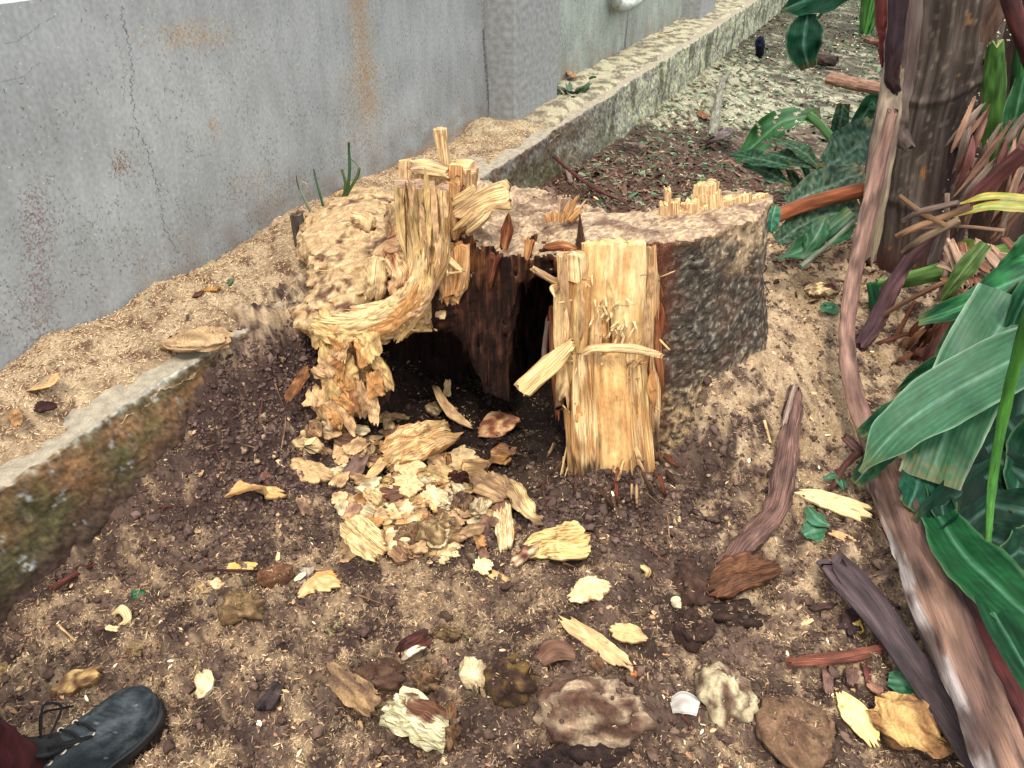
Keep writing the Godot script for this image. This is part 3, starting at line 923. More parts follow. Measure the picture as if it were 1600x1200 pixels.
func stump_look(p: Vector3, n: Vector3, r: int) -> Color:
	var f := -p.z
	var lowN := nz.get_noise_3d(p.x * 12, p.y * 12, f * 12)
	var mid := nz.get_noise_3d(p.x * 45, p.y * 60, f * 45)
	var hi := nz.get_noise_3d(p.x * 130, p.y * 170, f * 130)
	if r == 0:
		mid = nz.get_noise_3d(p.x * 40, p.y * 110 + p.x * 25, f * 40)
		hi = nz.get_noise_3d(p.x * 110, p.y * 260, f * 110)
	var c: Color
	if r == 0:
		c = Color(0.29, 0.255, 0.22).lerp(Color(0.475, 0.43, 0.375), clampf(0.35 + mid * 0.9 + hi * 0.5, 0, 1))
		c = c.lerp(Color(0.66, 0.64, 0.575), clampf((hi + 0.5 * mid + 0.3 * lowN) * 1.9 - 0.5, 0, 0.85))
		c = c.lerp(Color(0.41, 0.30, 0.245), clampf(lowN * 1.1, 0, 0.4))
		var top := sm(0.46, 0.56, p.y + 0.05 * lowN) * sm(0.42, 0.5, p.x)
		c = c.lerp(Color(0.76, 0.65, 0.51), top * clampf(0.7 + mid * 1.3 + lowN, 0, 1))
		c = c.lerp(Color(0.60, 0.47, 0.35), sm(0.565, 0.60, p.y) * 0.7)
		c = c.lerp(Color(0.74, 0.61, 0.45), sm(0.24, 0.12, p.y + 0.06 * lowN - 0.05) * clampf(0.55 + hi + mid, 0, 1))
		c = c.lerp(Color(0.45, 0.26, 0.19), sm(0.385, 0.335, p.x + 0.012 * mid) * 0.8)
	elif r == 1:
		c = Color(0.62, 0.53, 0.45).lerp(Color(0.76, 0.65, 0.51), clampf(0.5 + mid * 0.9 + hi * 0.6, 0, 1))
		c = c.lerp(Color(0.38, 0.29, 0.24), clampf(lowN * 1.6 + mid * 0.7 - 0.15, 0, 0.75))
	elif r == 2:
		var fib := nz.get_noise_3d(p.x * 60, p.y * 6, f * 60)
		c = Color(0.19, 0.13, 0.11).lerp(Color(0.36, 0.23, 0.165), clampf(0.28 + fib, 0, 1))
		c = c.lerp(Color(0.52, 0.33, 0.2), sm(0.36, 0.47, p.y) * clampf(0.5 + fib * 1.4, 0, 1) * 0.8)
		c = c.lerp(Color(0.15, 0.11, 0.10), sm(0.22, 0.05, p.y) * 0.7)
	else:
		c = Color(0.82, 0.70, 0.53).lerp(Color(0.69, 0.56, 0.41), clampf(0.4 + mid + hi * 0.5, 0, 1))
		c = c.lerp(Color(0.80, 0.61, 0.36), sm(0.6, 0.0, n.y) * sm(1.86, 1.76, f) * clampf(0.8 + mid, 0, 1))
		c = c.lerp(Color(0.30, 0.20, 0.17), clampf(gauss(p.x, p.y, -0.30, 0.425, 0.045, 0.035) * 1.5 + gauss(p.x, p.y, -0.40, 0.375, 0.085, 0.016) * 1.3 + gauss(p.x, p.y, -0.245, 0.385, 0.02, 0.05) * 1.1 + lowN * 1.3 - 0.5 + mid * 0.8 + hi * 0.4, 0, 0.85))
		c = c.lerp(Color(0.50, 0.17, 0.12), gauss(p.x, p.y, -0.30, 0.455, 0.018, 0.025) * 0.9)
	c = c * (1.0 + 0.25 * hi)
	c.a = 1
	return c

func carve_stump(root: Node3D) -> void:
	var s := 0.0085
	var lo := Vector3(-0.62, -0.14, 1.44)
	var nx := 168; var ny := 100; var nf := 120
	var val := PackedFloat32Array()
	val.resize((nx + 1) * (ny + 1) * (nf + 1))
	val.fill(9.0)
	var sy := nx + 1; var sf := (nx + 1) * (ny + 1)
	var blocks := []
	for bf in nf / 4:
		for by in ny / 4:
			for bx in nx / 4:
				var c := lo + Vector3(bx * 4 + 2, by * 4 + 2, bf * 4 + 2) * s
				if absf(stump_at(c.x, c.y, c.z, false)) < 0.062:
					blocks.append(Vector3i(bx * 4, by * 4, bf * 4))
	for b in blocks:
		for kf in 5:
			for ky in 5:
				for kx in 5:
					var i: int = b.x + kx + (b.y + ky) * sy + (b.z + kf) * sf
					if val[i] == 9.0:
						val[i] = stump_at(lo.x + (b.x + kx) * s, lo.y + (b.y + ky) * s, lo.z + (b.z + kf) * s, true)
	var at_cell := {}
	var v := PackedVector3Array()
	for b in blocks:
		for kf in 4:
			for ky in 4:
				for kx in 4:
					var i: int = b.x + kx + (b.y + ky) * sy + (b.z + kf) * sf
					var sum := Vector3.ZERO
					var n := 0
					var q := [val[i], val[i + 1], val[i + sy], val[i + sy + 1], val[i + sf], val[i + sf + 1], val[i + sf + sy], val[i + sf + sy + 1]]
					var any := 0
					for e in 8:
						if q[e] < 0: any += 1
					if any == 0 or any == 8: continue
					for e in [[0, 1], [2, 3], [4, 5], [6, 7], [0, 2], [1, 3], [4, 6], [5, 7], [0, 4], [1, 5], [2, 6], [3, 7]]:
						var a: float = q[e[0]]; var c: float = q[e[1]]
						if (a < 0) == (c < 0): continue
						var t := a / (a - c)
						var pa := Vector3(e[0] & 1, (e[0] >> 1) & 1, e[0] >> 2)
						var pb := Vector3(e[1] & 1, (e[1] >> 1) & 1, e[1] >> 2)
						sum += pa.lerp(pb, t); n += 1
					var p := lo + (Vector3(b.x + kx, b.y + ky, b.z + kf) + sum / n) * s
					at_cell[i] = v.size()
					v.append(Vector3(p.x, p.y, -p.z))
	var quads := []
	for i in at_cell:
		for ax in [[1, sy, sf], [sy, sf, 1], [sf, 1, sy]]:
			var a := val[i]; var c := val[i + ax[0]]
			if a == 9.0 or c == 9.0 or (a < 0) == (c < 0): continue
			var c1 = at_cell.get(i - ax[1], -1); var c2 = at_cell.get(i - ax[2], -1); var c3 = at_cell.get(i - ax[1] - ax[2], -1)
			if c1 < 0 or c2 < 0 or c3 < 0: continue
			quads.append([at_cell[i], c1, c3, c2] if a < 0 else [at_cell[i], c2, c3, c1])
	var nrm := PackedVector3Array()
	nrm.resize(v.size())
	for q in quads:
		var n := (v[q[2]] - v[q[0]]).cross(v[q[1]] - v[q[3]])
		for k in 4: nrm[q[k]] += n
	# does the surface face outwards? (the top of the block must face up)
	var up := 0.0
	for i in v.size():
		if v[i].x > 0.3 and v[i].y > 0.58: up += nrm[i].y
	var flip := up < 0
	for i in v.size(): nrm[i] = (-nrm[i] if flip else nrm[i]).normalized()
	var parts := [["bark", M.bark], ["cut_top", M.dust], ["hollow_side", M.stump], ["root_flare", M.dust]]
	var owner := []
	for q in quads: owner.append(stump_region((v[q[0]] + v[q[2]]) * 0.5, (nrm[q[0]] + nrm[q[2]]).normalized()))
	for r in 4:
		var map := {}
		var pv := PackedVector3Array(); var pn := PackedVector3Array(); var pc := PackedColorArray(); var pu := PackedVector2Array(); var idx := PackedInt32Array()
		for k in quads.size():
			if owner[k] != r: continue
			var ids := []
			for w in quads[k]:
				if not map.has(w):
					map[w] = pv.size()
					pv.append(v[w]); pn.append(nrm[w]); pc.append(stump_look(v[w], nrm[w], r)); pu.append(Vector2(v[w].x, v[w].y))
				ids.append(map[w])
			# clockwise seen from outside
			var g: Vector3 = (pv[ids[2]] - pv[ids[0]]).cross(pv[ids[1]] - pv[ids[0]])
			if g.dot(pn[ids[0]] + pn[ids[2]]) >= 0: idx.append_array([ids[0], ids[1], ids[2], ids[0], ids[2], ids[3]])
			else: idx.append_array([ids[0], ids[2], ids[1], ids[0], ids[3], ids[2]])
		var a := []
		a.resize(Mesh.ARRAY_MAX)
		a[Mesh.ARRAY_VERTEX] = pv; a[Mesh.ARRAY_NORMAL] = pn; a[Mesh.ARRAY_COLOR] = pc; a[Mesh.ARRAY_TEX_UV] = pu; a[Mesh.ARRAY_INDEX] = idx
		var m := ArrayMesh.new()
		m.add_surface_from_arrays(Mesh.PRIMITIVE_TRIANGLES, a)
		obj(parts[r][0], m, parts[r][1], root)

const CREAM := Color(0.94, 0.80, 0.58)
const YELLOW := Color(0.89, 0.73, 0.49)
const ORANGE := Color(0.80, 0.58, 0.36)
const PEACH := Color(0.91, 0.73, 0.53)
const TAN := Color(0.78, 0.62, 0.45)
const REDWOOD := Color(0.50, 0.28, 0.19)
const DARKWOOD := Color(0.30, 0.22, 0.19)
const GREYWOOD := Color(0.52, 0.44, 0.40)

# a piece of torn wood through photo points, each [x, y, metres ahead]; width in photo pixels along it
func torn(called: String, pts: Array, wpx: Array, thick: float, c1: Color, c2: Color, root: Node3D, o := {}) -> MeshInstance3D:
	var path := []
	for p in pts: path.append(at(p[0], p[1], p[2]))
	var k := per_px(path[path.size() / 2])
	var hw := []
	for w in wpx: hw.append(w * k * 0.5)
	var ht := []
	for w in wpx: ht.append(maxf(thick * 0.5 * lerpf(0.5, 1.0, w / wpx.max()), 0.0012))
	var along_ := (path[path.size() - 1] - path[0] as Vector3).normalized()
	var view := Vector3(0, 0.35, 1).normalized()
	if absf(along_.dot(view)) > 0.85: view = Vector3(0, 1, 0.1).normalized()
	sticks_count += 1
	var len := (path[path.size() - 1] - path[0] as Vector3).length()
	var q := {"nu": 18, "nv": 20, "e": 3.2, "amp": minf(0.0045, wpx.max() * k * 0.13), "fr": 90.0, "st": 0.08, "jag0": minf(len * 0.12, 0.018), "jag1": minf(len * 0.16, 0.03), "seed": sticks_count, "c1": c1, "c2": c2, "mix": 0.35, "cf": 70.0, "var": 0.06}
	q.merge(o, true)
	if o.has("flat"): return obj(called, chip(path, hw, thick, view, q), M.chip_wood, root)
	return obj(called, loft(path, hw, ht, view, q), M[o.get("skin", "wood")], root)

func make_stump() -> void:
	rng.seed = 99
	var t := thing("tree_stump", "big hollow tree stump hacked apart, with dark bark and torn yellow wood", "tree stump")
	carve_stump(t)
	# the split face to the right of the hollow: long strands side by side
	for p in [
		[940, 375, 936, 610, 50, 1.525, 1.50, 0.04, YELLOW, CREAM], [982, 376, 978, 640, 48, 1.530, 1.50, 0.036, CREAM, YELLOW], [1014, 380, 1016, 735, 28, 1.556, 1.512, 0.03, TAN, CREAM],
		[912, 545, 925, 765, 46, 1.492, 1.452, 0.036, CREAM, ORANGE], [950, 548, 962, 800, 48, 1.488, 1.440, 0.034, YELLOW, ORANGE], [990, 565, 1004, 785, 40, 1.490, 1.452, 0.03, YELLOW, TAN],
		[884, 436, 888, 655, 32, 1.535, 1.492, 0.045, CREAM, YELLOW], [908, 430, 906, 620, 26, 1.512, 1.485, 0.036, YELLOW, ORANGE], [882, 520, 904, 765, 20, 1.525, 1.475, 0.03, PEACH, ORANGE]]:
		torn("split_strand", [[p[0], p[1], p[5]], [(p[0] + p[2]) * 0.5 + rng.randfn() * 1.5, (p[1] + p[3]) * 0.5, (p[5] + p[6]) * 0.5], [p[2] + (p[2] - 955.0) * 0.1, p[3] + rng.randf_range(-18, 34), p[6] - 0.006]], [p[4] * 1.05, p[4] * 1.1, p[4] * 1.15, p[4] * 1.05], p[7], p[8], p[9], t, {"nv": 60, "nu": 40, "jag0": 0.006, "jag1": 0.035, "amp": 0.006, "fr": 42.0, "st": 0.07, "skin": "wood" if int(p[0]) % 3 == 0 else "chip_wood", "var": 0.12, "cf": 45.0, "foot": 0.66, "blot": Color(0.78, 0.58, 0.37), "e": 3.0})
	for i in 20:                                            # thinner layers and cracks over the split face
		var x := rng.randf_range(876, 1022); var y := rng.randf_range(395, 660); var l := rng.randf_range(50, 150)
		var dark := i % 5 == 0
		var low := y + l > 560.0
		var c: Color = REDWOOD if dark else [CREAM, YELLOW, ORANGE, PEACH, TAN][i % 5]
		var g := (1.497 if x < 910 else 1.508) - (0.026 if low else 0.0) - (y + l * 0.5 - 560) * 0.00012
		torn("split_strip", [[x, y - l * 0.5, g + 0.008], [x + rng.randfn() * 3, y, g + (0.009 if dark else 0.0)], [x + rng.randfn() * 6, y + l * 0.5, g + 0.008]], [3, 4, 2] if dark else [rng.randf_range(6, 12), rng.randf_range(9, 22), rng.randf_range(4, 10)], 0.008, c, c.darkened(0.2), t, {"flat": 1, "amp": 0.002, "rag": 0.3, "na": 30, "soil": 0.3})
	for i in 16:
		var x := rng.randf_range(626, 696); var y := rng.randf_range(300, 400); var l := rng.randf_range(40, 110)
		var dark := i % 4 == 0
		var c: Color = Color(0.50, 0.33, 0.2) if dark else [CREAM, YELLOW, TAN, PEACH][i % 4]
		torn("split_strip", [[x, y - l * 0.5, 1.668], [x + 3, y, 1.666], [x + 4, y + l * 0.5, 1.662]], [2.5, 3.5, 2] if dark else [5, rng.randf_range(7, 15), 5], 0.008, c, c.darkened(0.2), t, {"flat": 1, "amp": 0.002, "rag": 0.3, "na": 30, "soil": 0.2})
	for i in 26:                                            # roots and rags at the foot of the split face
		var x := rng.randf_range(866, 1060); var y := rng.randf_range(690, 760) if x < 1030 else rng.randf_range(650, 740)
		var l := rng.randf_range(18, 50)
		var a := (x - 955.0) * 0.006 + rng.randfn() * 0.3
		var c: Color = [REDWOOD, TAN, Color(0.42, 0.30, 0.22), YELLOW, Color(0.36, 0.25, 0.2)][i % 5]
		var p0 := land(x + sin(a) * l, y + cos(a) * l, 0.004)
		torn("root_rag", [[x, y, -p0.z + 0.03], [x + sin(a) * l * 0.5, y + cos(a) * l * 0.55, -p0.z + 0.004], [x + sin(a) * l, y + cos(a) * l, -p0.z]], [rng.randf_range(3, 8), rng.randf_range(2, 6), 1.5], 0.006, c, c.darkened(0.35), t, {"nv": 14, "nu": 10, "amp": 0.004, "foot": 0.5})
	torn("split_block", [[893, 392, 1.515], [895, 442, 1.51]], [44, 46], 0.05, PEACH, CREAM, t, {"amp": 0.006})
	torn("bark_edge", [[862, 470, 1.55], [866, 560, 1.54], [872, 665, 1.50]], [9, 12, 8], 0.03, REDWOOD, Color(0.62, 0.42, 0.28), t)
	torn("bark_edge", [[857, 490, 1.60], [852, 545, 1.60], [850, 600, 1.58]], [6, 9, 6], 0.02, GREYWOOD, DARKWOOD, t)
	torn("bark_edge", [[1030, 430, 1.548], [1028, 540, 1.535], [1034, 690, 1.515]], [8, 16, 14], 0.02, REDWOOD, Color(0.58, 0.38, 0.25), t, {"amp": 0.01, "nv": 40})
	torn("bark_edge", [[850, 388, 1.62], [880, 384, 1.58], [905, 392, 1.54]], [10, 14, 10], 0.02, REDWOOD, ORANGE, t)
	torn("splinter", [[899, 530, 1.475], [858, 572, 1.43], [812, 614, 1.40]], [16, 30, 30], 0.012, CREAM, YELLOW, t, {"jag0": 0.02, "jag1": 0.012, "nv": 26})
	torn("splinter", [[902, 556, 1.465], [930, 545, 1.45], [985, 545, 1.445], [1048, 556, 1.45]], [5, 15, 16, 8], 0.01, CREAM, PEACH, t, {"nv": 26})
	torn("splinter", [[872, 442, 1.51], [850, 430, 1.49], [828, 417, 1.47]], [14, 14, 10], 0.012, CREAM, Color(0.62, 0.42, 0.36), t)
	torn("splinter", [[872, 446, 1.51], [862, 450, 1.49], [868, 466, 1.48]], [8, 7, 3], 0.006, CREAM, CREAM, t)
	for i in 96:                                            # fuzz on the face and frayed ends at the foot
		var x := 872.0 + rng.randf() * 158.0
		var y := rng.randf_range(680, 770) if i < 40 else rng.randf_range(420, 690)
		var l := rng.randf_range(40, 90) if i < 40 else rng.randf_range(10, 34)
		var a := rng.randfn() * 0.22 + (x - 950) * 0.0025 if i < 40 else rng.randfn() * 0.9
		torn("splinter", [[x, y, 1.475 - (0.0 if i < 40 else -0.008) + 0.02 * rng.randf()], [x + sin(a) * l, y + cos(a) * l, 1.445 + rng.randf() * 0.03]], [rng.randf_range(2, 5), 2.5, 1.2], 0.003, [CREAM, YELLOW, TAN][i % 3], CREAM, t, {"nv": 6, "nu": 7, "amp": 0.001})
	for i in 30:
		var x := 962.0 + rng.randfn() * 17.0; var y := 500.0 + rng.randfn() * 16.0
		torn("splinter", [[x, y, 1.50], [x + rng.randf_range(-14, 14), y + rng.randf_range(6, 22), 1.465]], [6, 4, 2], 0.004, Color(0.95, 0.84, 0.63), CREAM, t, {"nv": 6, "nu": 8})
	# the break left standing along the back of the cut top
	for p in [[1043, 291, 1043, 330, 9], [1053, 308, 1053, 333, 20], [1037, 315, 1037, 334, 12], [1078, 312, 1078, 330, 26], [1104, 282, 1104, 300, 36], [1102, 298, 1104, 322, 42], [1130, 306, 1130, 322, 28], [1155, 302, 1155, 320, 36], [1186, 300, 1188, 322, 26], [1172, 310, 1172, 322, 24], [1090, 318, 1090, 330, 30], [1065, 320, 1065, 332, 30]]:
		var f: float = 1.70 + 0.105 * (p[0] - 1030) / 160.0
		torn("splinter", [[p[0], p[1], f], [p[2], p[3] + 6, f]], [p[4], p[4]], 0.025, PEACH, CREAM, t, {"jag0": 0.008, "jag1": 0.0, "nv": 10, "cend": CREAM})
	# torn post on the left
	torn("split_slab", [[648, 284, 1.70], [650, 350, 1.70], [658, 412, 1.69], [634, 466, 1.66]], [58, 56, 52, 44], 0.06, YELLOW, CREAM, t, {"nv": 50, "nu": 34, "jag0": 0.006, "cend": Color(0.68, 0.56, 0.46), "amp": 0.006, "fr": 80.0, "st": 0.05, "cf": 50.0, "var": 0.1})
	torn("split_slab", [[684, 288, 1.705], [684, 350, 1.705], [686, 405, 1.69], [655, 468, 1.665]], [32, 36, 30, 30], 0.06, CREAM, ORANGE, t, {"nv": 50, "nu": 30, "jag0": 0.008, "cend": Color(0.68, 0.56, 0.46), "amp": 0.005, "fr": 90.0, "st": 0.05, "cf": 50.0, "var": 0.1})
	for i in 7:                                             # torn layers along the root's broken edge
		var k := rng.randf()
		var x := lerpf(486, 664, k)
		var y := 490.0 + 22.0 * sin(k * PI) - 34.0 * maxf(0.0, k - 0.6) + rng.randf_range(-26, 18)
		var l := rng.randf_range(14, 40)
		var a := rng.randfn() * 0.45 + (0.5 if k < 0.3 else -0.15)
		var c: Color = [YELLOW, ORANGE, CREAM, PEACH][i % 4]
		torn("torn_layer", [[x - cos(a) * l, y - sin(a) * l, 1.652 + rng.randf() * 0.012], [x + cos(a) * l, y + sin(a) * l, 1.640 + rng.randf() * 0.02]], [rng.randf_range(18, 36), rng.randf_range(18, 36)], 0.02, c, c.darkened(0.25), t, {"flat": 1, "amp": 0.004, "rag": 0.18, "soil": 0.4})
	for p in [[664, 380, 652, 440, 606, 486, 520, 500, 30, 1.655, CREAM], [672, 400, 660, 456, 612, 500, 535, 514, 28, 1.648, YELLOW], [650, 420, 628, 462, 580, 486, 500, 486, 26, 1.652, PEACH], [664, 430, 640, 478, 590, 510, 500, 516, 30, 1.642, ORANGE], [640, 452, 604, 482, 550, 500, 486, 492, 28, 1.645, CREAM], [676, 420, 668, 462, 636, 492, 580, 510, 22, 1.645, TAN], [600, 500, 560, 516, 520, 520, 488, 505, 30, 1.638, YELLOW]]:
		torn("torn_sweep", [[p[0], p[1], p[9] + 0.012], [p[2], p[3], p[9]], [p[4], p[5], p[9] - 0.004], [p[6], p[7], p[9] + 0.006]], [p[8] * 0.8, p[8], p[8] * 1.2, p[8] * 0.9], 0.03, p[10], (p[10] as Color).darkened(0.22), t, {"flat": 1, "amp": 0.0045, "rag": 0.22, "na": 72, "nr": 8, "soil": 0.35})
	torn("root_knob", [[590, 405, 1.70], [588, 440, 1.68], [582, 474, 1.67]], [34, 38, 30], 0.06, CREAM, Color(0.80, 0.68, 0.5), t, {"e": 2.0, "amp": 0.006, "jag0": 0.0, "st": 0.5})
	torn("root_knob", [[548, 340, 1.84], [570, 346, 1.80], [584, 362, 1.78]], [24, 28, 18], 0.04, CREAM, TAN, t, {"e": 2.0, "amp": 0.006, "st": 0.5})
	torn("root_knob", [[610, 395, 1.69], [625, 430, 1.67], [618, 470, 1.665]], [26, 30, 26], 0.05, PEACH, CREAM, t, {"e": 2.0, "amp": 0.008, "st": 0.5, "blot": REDWOOD})
	torn("split_slab", [[660, 246, 1.80], [662, 320, 1.79]], [72, 78], 0.07, PEACH, CREAM, t, {"cend": PEACH, "jag0": 0.012})
	torn("split_slab", [[712, 244, 1.80], [712, 330, 1.79]], [56, 56], 0.06, PEACH, ORANGE, t, {"cend": CREAM, "jag0": 0.015})
	torn("split_slab", [[636, 263, 1.755], [665, 262, 1.75], [706, 272, 1.74]], [20, 24, 20], 0.03, CREAM, Color(0.68, 0.56, 0.46), t)
	torn("split_slab", [[708, 276, 1.735], [709, 330, 1.735], [706, 390, 1.73]], [22, 26, 20], 0.035, ORANGE, TAN, t)
	torn("split_slab", [[735, 258, 1.76], [734, 300, 1.755], [728, 360, 1.75]], [24, 22, 20], 0.03, TAN, CREAM, t)
	torn("split_slab", [[722, 285, 1.73], [724, 340, 1.73], [722, 372, 1.73]], [14, 16, 12], 0.02, REDWOOD, ORANGE, t)
	torn("split_slab", [[709, 372, 1.72], [708, 430, 1.71], [700, 478, 1.70]], [52, 54, 26], 0.035, ORANGE, PEACH, t, {"nv": 28})
	torn("splinter", [[688, 199, 1.775], [691, 228, 1.775], [697, 264, 1.775]], [20, 17, 15], 0.016, CREAM, TAN, t, {"jag0": 0.003, "jag1": 0.0})
	torn("splinter", [[716, 345, 1.72], [752, 318, 1.70], [800, 303, 1.68]], [46, 42, 46], 0.022, CREAM, PEACH, t, {"nv": 30, "jag1": 0.012, "amp": 0.008})
	torn("splinter", [[720, 364, 1.715], [748, 342, 1.70], [772, 316, 1.69]], [22, 22, 10], 0.016, CREAM, TAN, t)
	for p in [[702, 318, 747, 289, 15], [704, 362, 746, 325, 8], [686, 390, 728, 428, 9], [700, 345, 699, 400, 4], [681, 425, 724, 424, 4], [690, 415, 686, 450, 4], [700, 338, 692, 372, 5], [696, 405, 700, 432, 3]]:
		torn("splinter", [[p[0], p[1], 1.715], [(p[0] + p[2]) * 0.5, (p[1] + p[3]) * 0.5 + 2, 1.69], [p[2], p[3], 1.675]], [p[4], p[4], p[4] * 0.7], 0.006, CREAM, YELLOW, t, {"nv": 10, "nu": 9})
	torn("splinter", [[796, 332, 1.70], [792, 362, 1.70], [786, 398, 1.70]], [6, 17, 15], 0.016, REDWOOD, ORANGE, t)
	torn("splinter", [[830, 370, 1.70], [826, 392, 1.69], [822, 410, 1.69]], [18, 14, 4], 0.014, ORANGE, REDWOOD, t)
	torn("splinter", [[776, 392, 1.69], [770, 420, 1.69], [764, 455, 1.69]], [20, 16, 8], 0.02, REDWOOD, DARKWOOD, t)
	# splinters standing on the far rim
	for p in [[882, 345, 905, 303, 10], [878, 345, 890, 312, 12], [872, 346, 876, 306, 4], [895, 342, 920, 306, 4], [890, 344, 912, 322, 14], [866, 345, 866, 328, 18], [885, 346, 884, 326, 22], [905, 345, 916, 330, 12], [858, 346, 852, 334, 10]]:
		torn("splinter", [[p[0], p[1], 1.87], [p[2], p[3], 1.87]], [p[4], p[4] * 0.8, p[4] * 0.25], 0.012, ORANGE if p[4] > 9 else PEACH, PEACH, t, {"nv": 8, "nu": 9, "jag0": 0.0})
	# shredded wood hanging below the root
	for i in 18:
		var x := rng.randf_range(488, 590); var y := rng.randf_range(520, 650); var l := rng.randf_range(14, 34)
		var c: Color = [YELLOW, ORANGE, PEACH, TAN, Color(0.62, 0.42, 0.28)][i % 5]
		torn("shredded_wood", [[x, y - l, 1.635 - (y - 520) * 0.0002], [x + rng.randfn() * 16, y + l, 1.61 - (y - 520) * 0.0002]], [rng.randf_range(16, 32), rng.randf_range(18, 36)], 0.012, c, c.darkened(0.35), t, {"flat": 1, "amp": 0.004, "rag": 0.2})
	for p in [[500, 480, 1.66, 498, 548, 1.65, 46, YELLOW], [545, 500, 1.65, 525, 560, 1.65, 44, ORANGE], [512, 535, 1.64, 520, 600, 1.64, 46, YELLOW], [545, 550, 1.64, 560, 610, 1.63, 40, YELLOW], [575, 545, 1.65, 612, 618, 1.63, 26, YELLOW], [530, 570, 1.63, 545, 640, 1.62, 60, ORANGE], [500, 600, 1.62, 512, 655, 1.62, 40, PEACH], [560, 590, 1.63, 568, 650, 1.62, 30, TAN], [520, 610, 1.615, 560, 640, 1.61, 22, ORANGE], [490, 575, 1.63, 525, 590, 1.62, 20, TAN], [600, 560, 1.68, 590, 640, 1.66, 40, DARKWOOD], [505, 630, 1.61, 530, 672, 1.60, 26, ORANGE], [565, 500, 1.67, 615, 505, 1.67, 26, YELLOW], [620, 478, 1.67, 655, 470, 1.67, 22, YELLOW]]:
		torn("shredded_wood", [[p[0], p[1], p[2]], [(p[0] + p[3]) * 0.5 + rng.randfn() * 5, (p[1] + p[4]) * 0.5, (p[2] + p[5]) * 0.5 - 0.012], [p[3], p[4], p[5]]], [p[6] * 0.7, p[6], p[6] * 0.6], 0.024, p[7], (p[7] as Color).darkened(0.25), t, {"flat": 1, "amp": 0.007, "rag": 0.22})

# ---------------------------------------------------------------- loose pieces on the ground
func lay(called: String, category: String, label: String, pts: Array, wpx: Array, thick: float, c1: Color, c2: Color, o := {}, group := "") -> MeshInstance3D:
	# a piece lying on the ground through photo points [x, y] (or [x, y, metres above the ground])
	var path := []
	for p in pts:
		var rise: float = (p[2] if p.size() > 2 else 0.0) + thick * 0.32
		path.append(on(p[0], p[1], o.h + rise) if o.has("h") else land(p[0], p[1], rise))
	if o.has("lift"):
		for i in path.size(): path[i] += Vector3(0, o.lift, 0)
	var c: Vector3 = path[path.size() / 2]
	var k := per_px(c)
	var a := Vector2(pts[pts.size() - 1][0] - pts[0][0], pts[pts.size() - 1][1] - pts[0][1])
	var fore := lerpf(1.0, 1.35, absf(a.normalized().x))
	var base := Vector3(c.x, c.y - thick * 0.5, c.z)
	for i in path.size(): path[i] -= base
	var hw := []
	for w in wpx: hw.append(w * k * 0.5 * fore)
	var ht := []
	for w in wpx: ht.append(maxf(thick * 0.5 * lerpf(0.55, 1.0, w / wpx.max()), 0.001))
	sticks_count += 1
	var tilt: Array = o.get("tilt", [rng.randfn() * 0.18, rng.randfn() * 0.18])
	var up := Vector3(tilt[0], 1, tilt[1] + 0.15).normalized()
	var len: float = (path[path.size() - 1] - path[0] as Vector3).length()
	var q := {"nu": 22, "nv": 22, "e": 3.0, "amp": minf(0.007, minf(wpx.max() * k * 0.2, thick * 0.45)), "fr": 60.0, "st": 0.3, "jag0": minf(len * 0.16, 0.02), "jag1": minf(len * 0.16, 0.02), "seed": sticks_count, "c1": c1, "c2": c2, "mix": 0.4, "cf": 45.0}
	q.merge(o, true)
	var mat: Material = M[o.get("mat", "wood")]
	var round_: bool = o.get("e", 3.0) < 2.25 or category in ["twig", "branch", "stick"] or thick < 0.004 or o.get("mat", "wood") != "wood" or called == "wood_shaving"
	if not round_: q.amp = thick * 0.16
	if not round_ and mat == M.wood:
		if thick < 0.03: mat = M.chip_wood
		else: q.amp = thick * 0.22
		q.c1 = c1 * 0.92; q.c2 = c2 * 0.9
	if round_: q.amp *= 0.8
	var m := single(called, loft(path, hw, ht, up, q) if round_ else chip(path, hw, thick * 0.8, up, q), mat, label, category, group)
	m.position = base
	return m

func heap(called: String, category: String, label: String, px: float, py: float, wpx: float, hpx: float, high: float, c1: Color, c2: Color, o := {}) -> MeshInstance3D:
	# a rounded piece: photo centre, photo width and height, real height above the ground
	var p := land(px, py + hpx * 0.25)
	var k := per_px(p)
	sticks_count += 1
	var q := {"seed": sticks_count, "c1": c1, "c2": c2, "turn": 0.0, "nu": 30, "nv": 20}
	q.merge(o, true)
	var dim := 0.80
	q.c1 = Color(c1.r * dim, c1.g * dim, c1.b * dim); q.c2 = Color(c2.r * dim, c2.g * dim, c2.b * dim)
	var deep := maxf(hpx * k * 1.25 - high * 0.5, wpx * k * 0.4)
	var m := single(called, lump(Vector3(0, high * 0.30, 0), wpx * k * 0.5, high * 0.74, deep * 0.5, q), M[o.get("mat", "earth")], label, category)
	m.position = p
	if high > 0.022: mounds.append([p.x, -p.z, wpx * k * 0.5, deep * 0.5, p.y + high * 0.30, high * 0.74])
	return m

var mounds := []

func on_mound(x: float, f: float, y: float) -> float:   # crumbs also lie on the clods
	for m in mounds:
		var dx: float = (x - m[0]) / m[2]
		var df: float = (f - m[1]) / m[3]
		var q := dx * dx + df * df
		if q < 0.9: y = maxf(y, m[4] + m[5] * sqrt(1.0 - q) - 0.001)
	return y

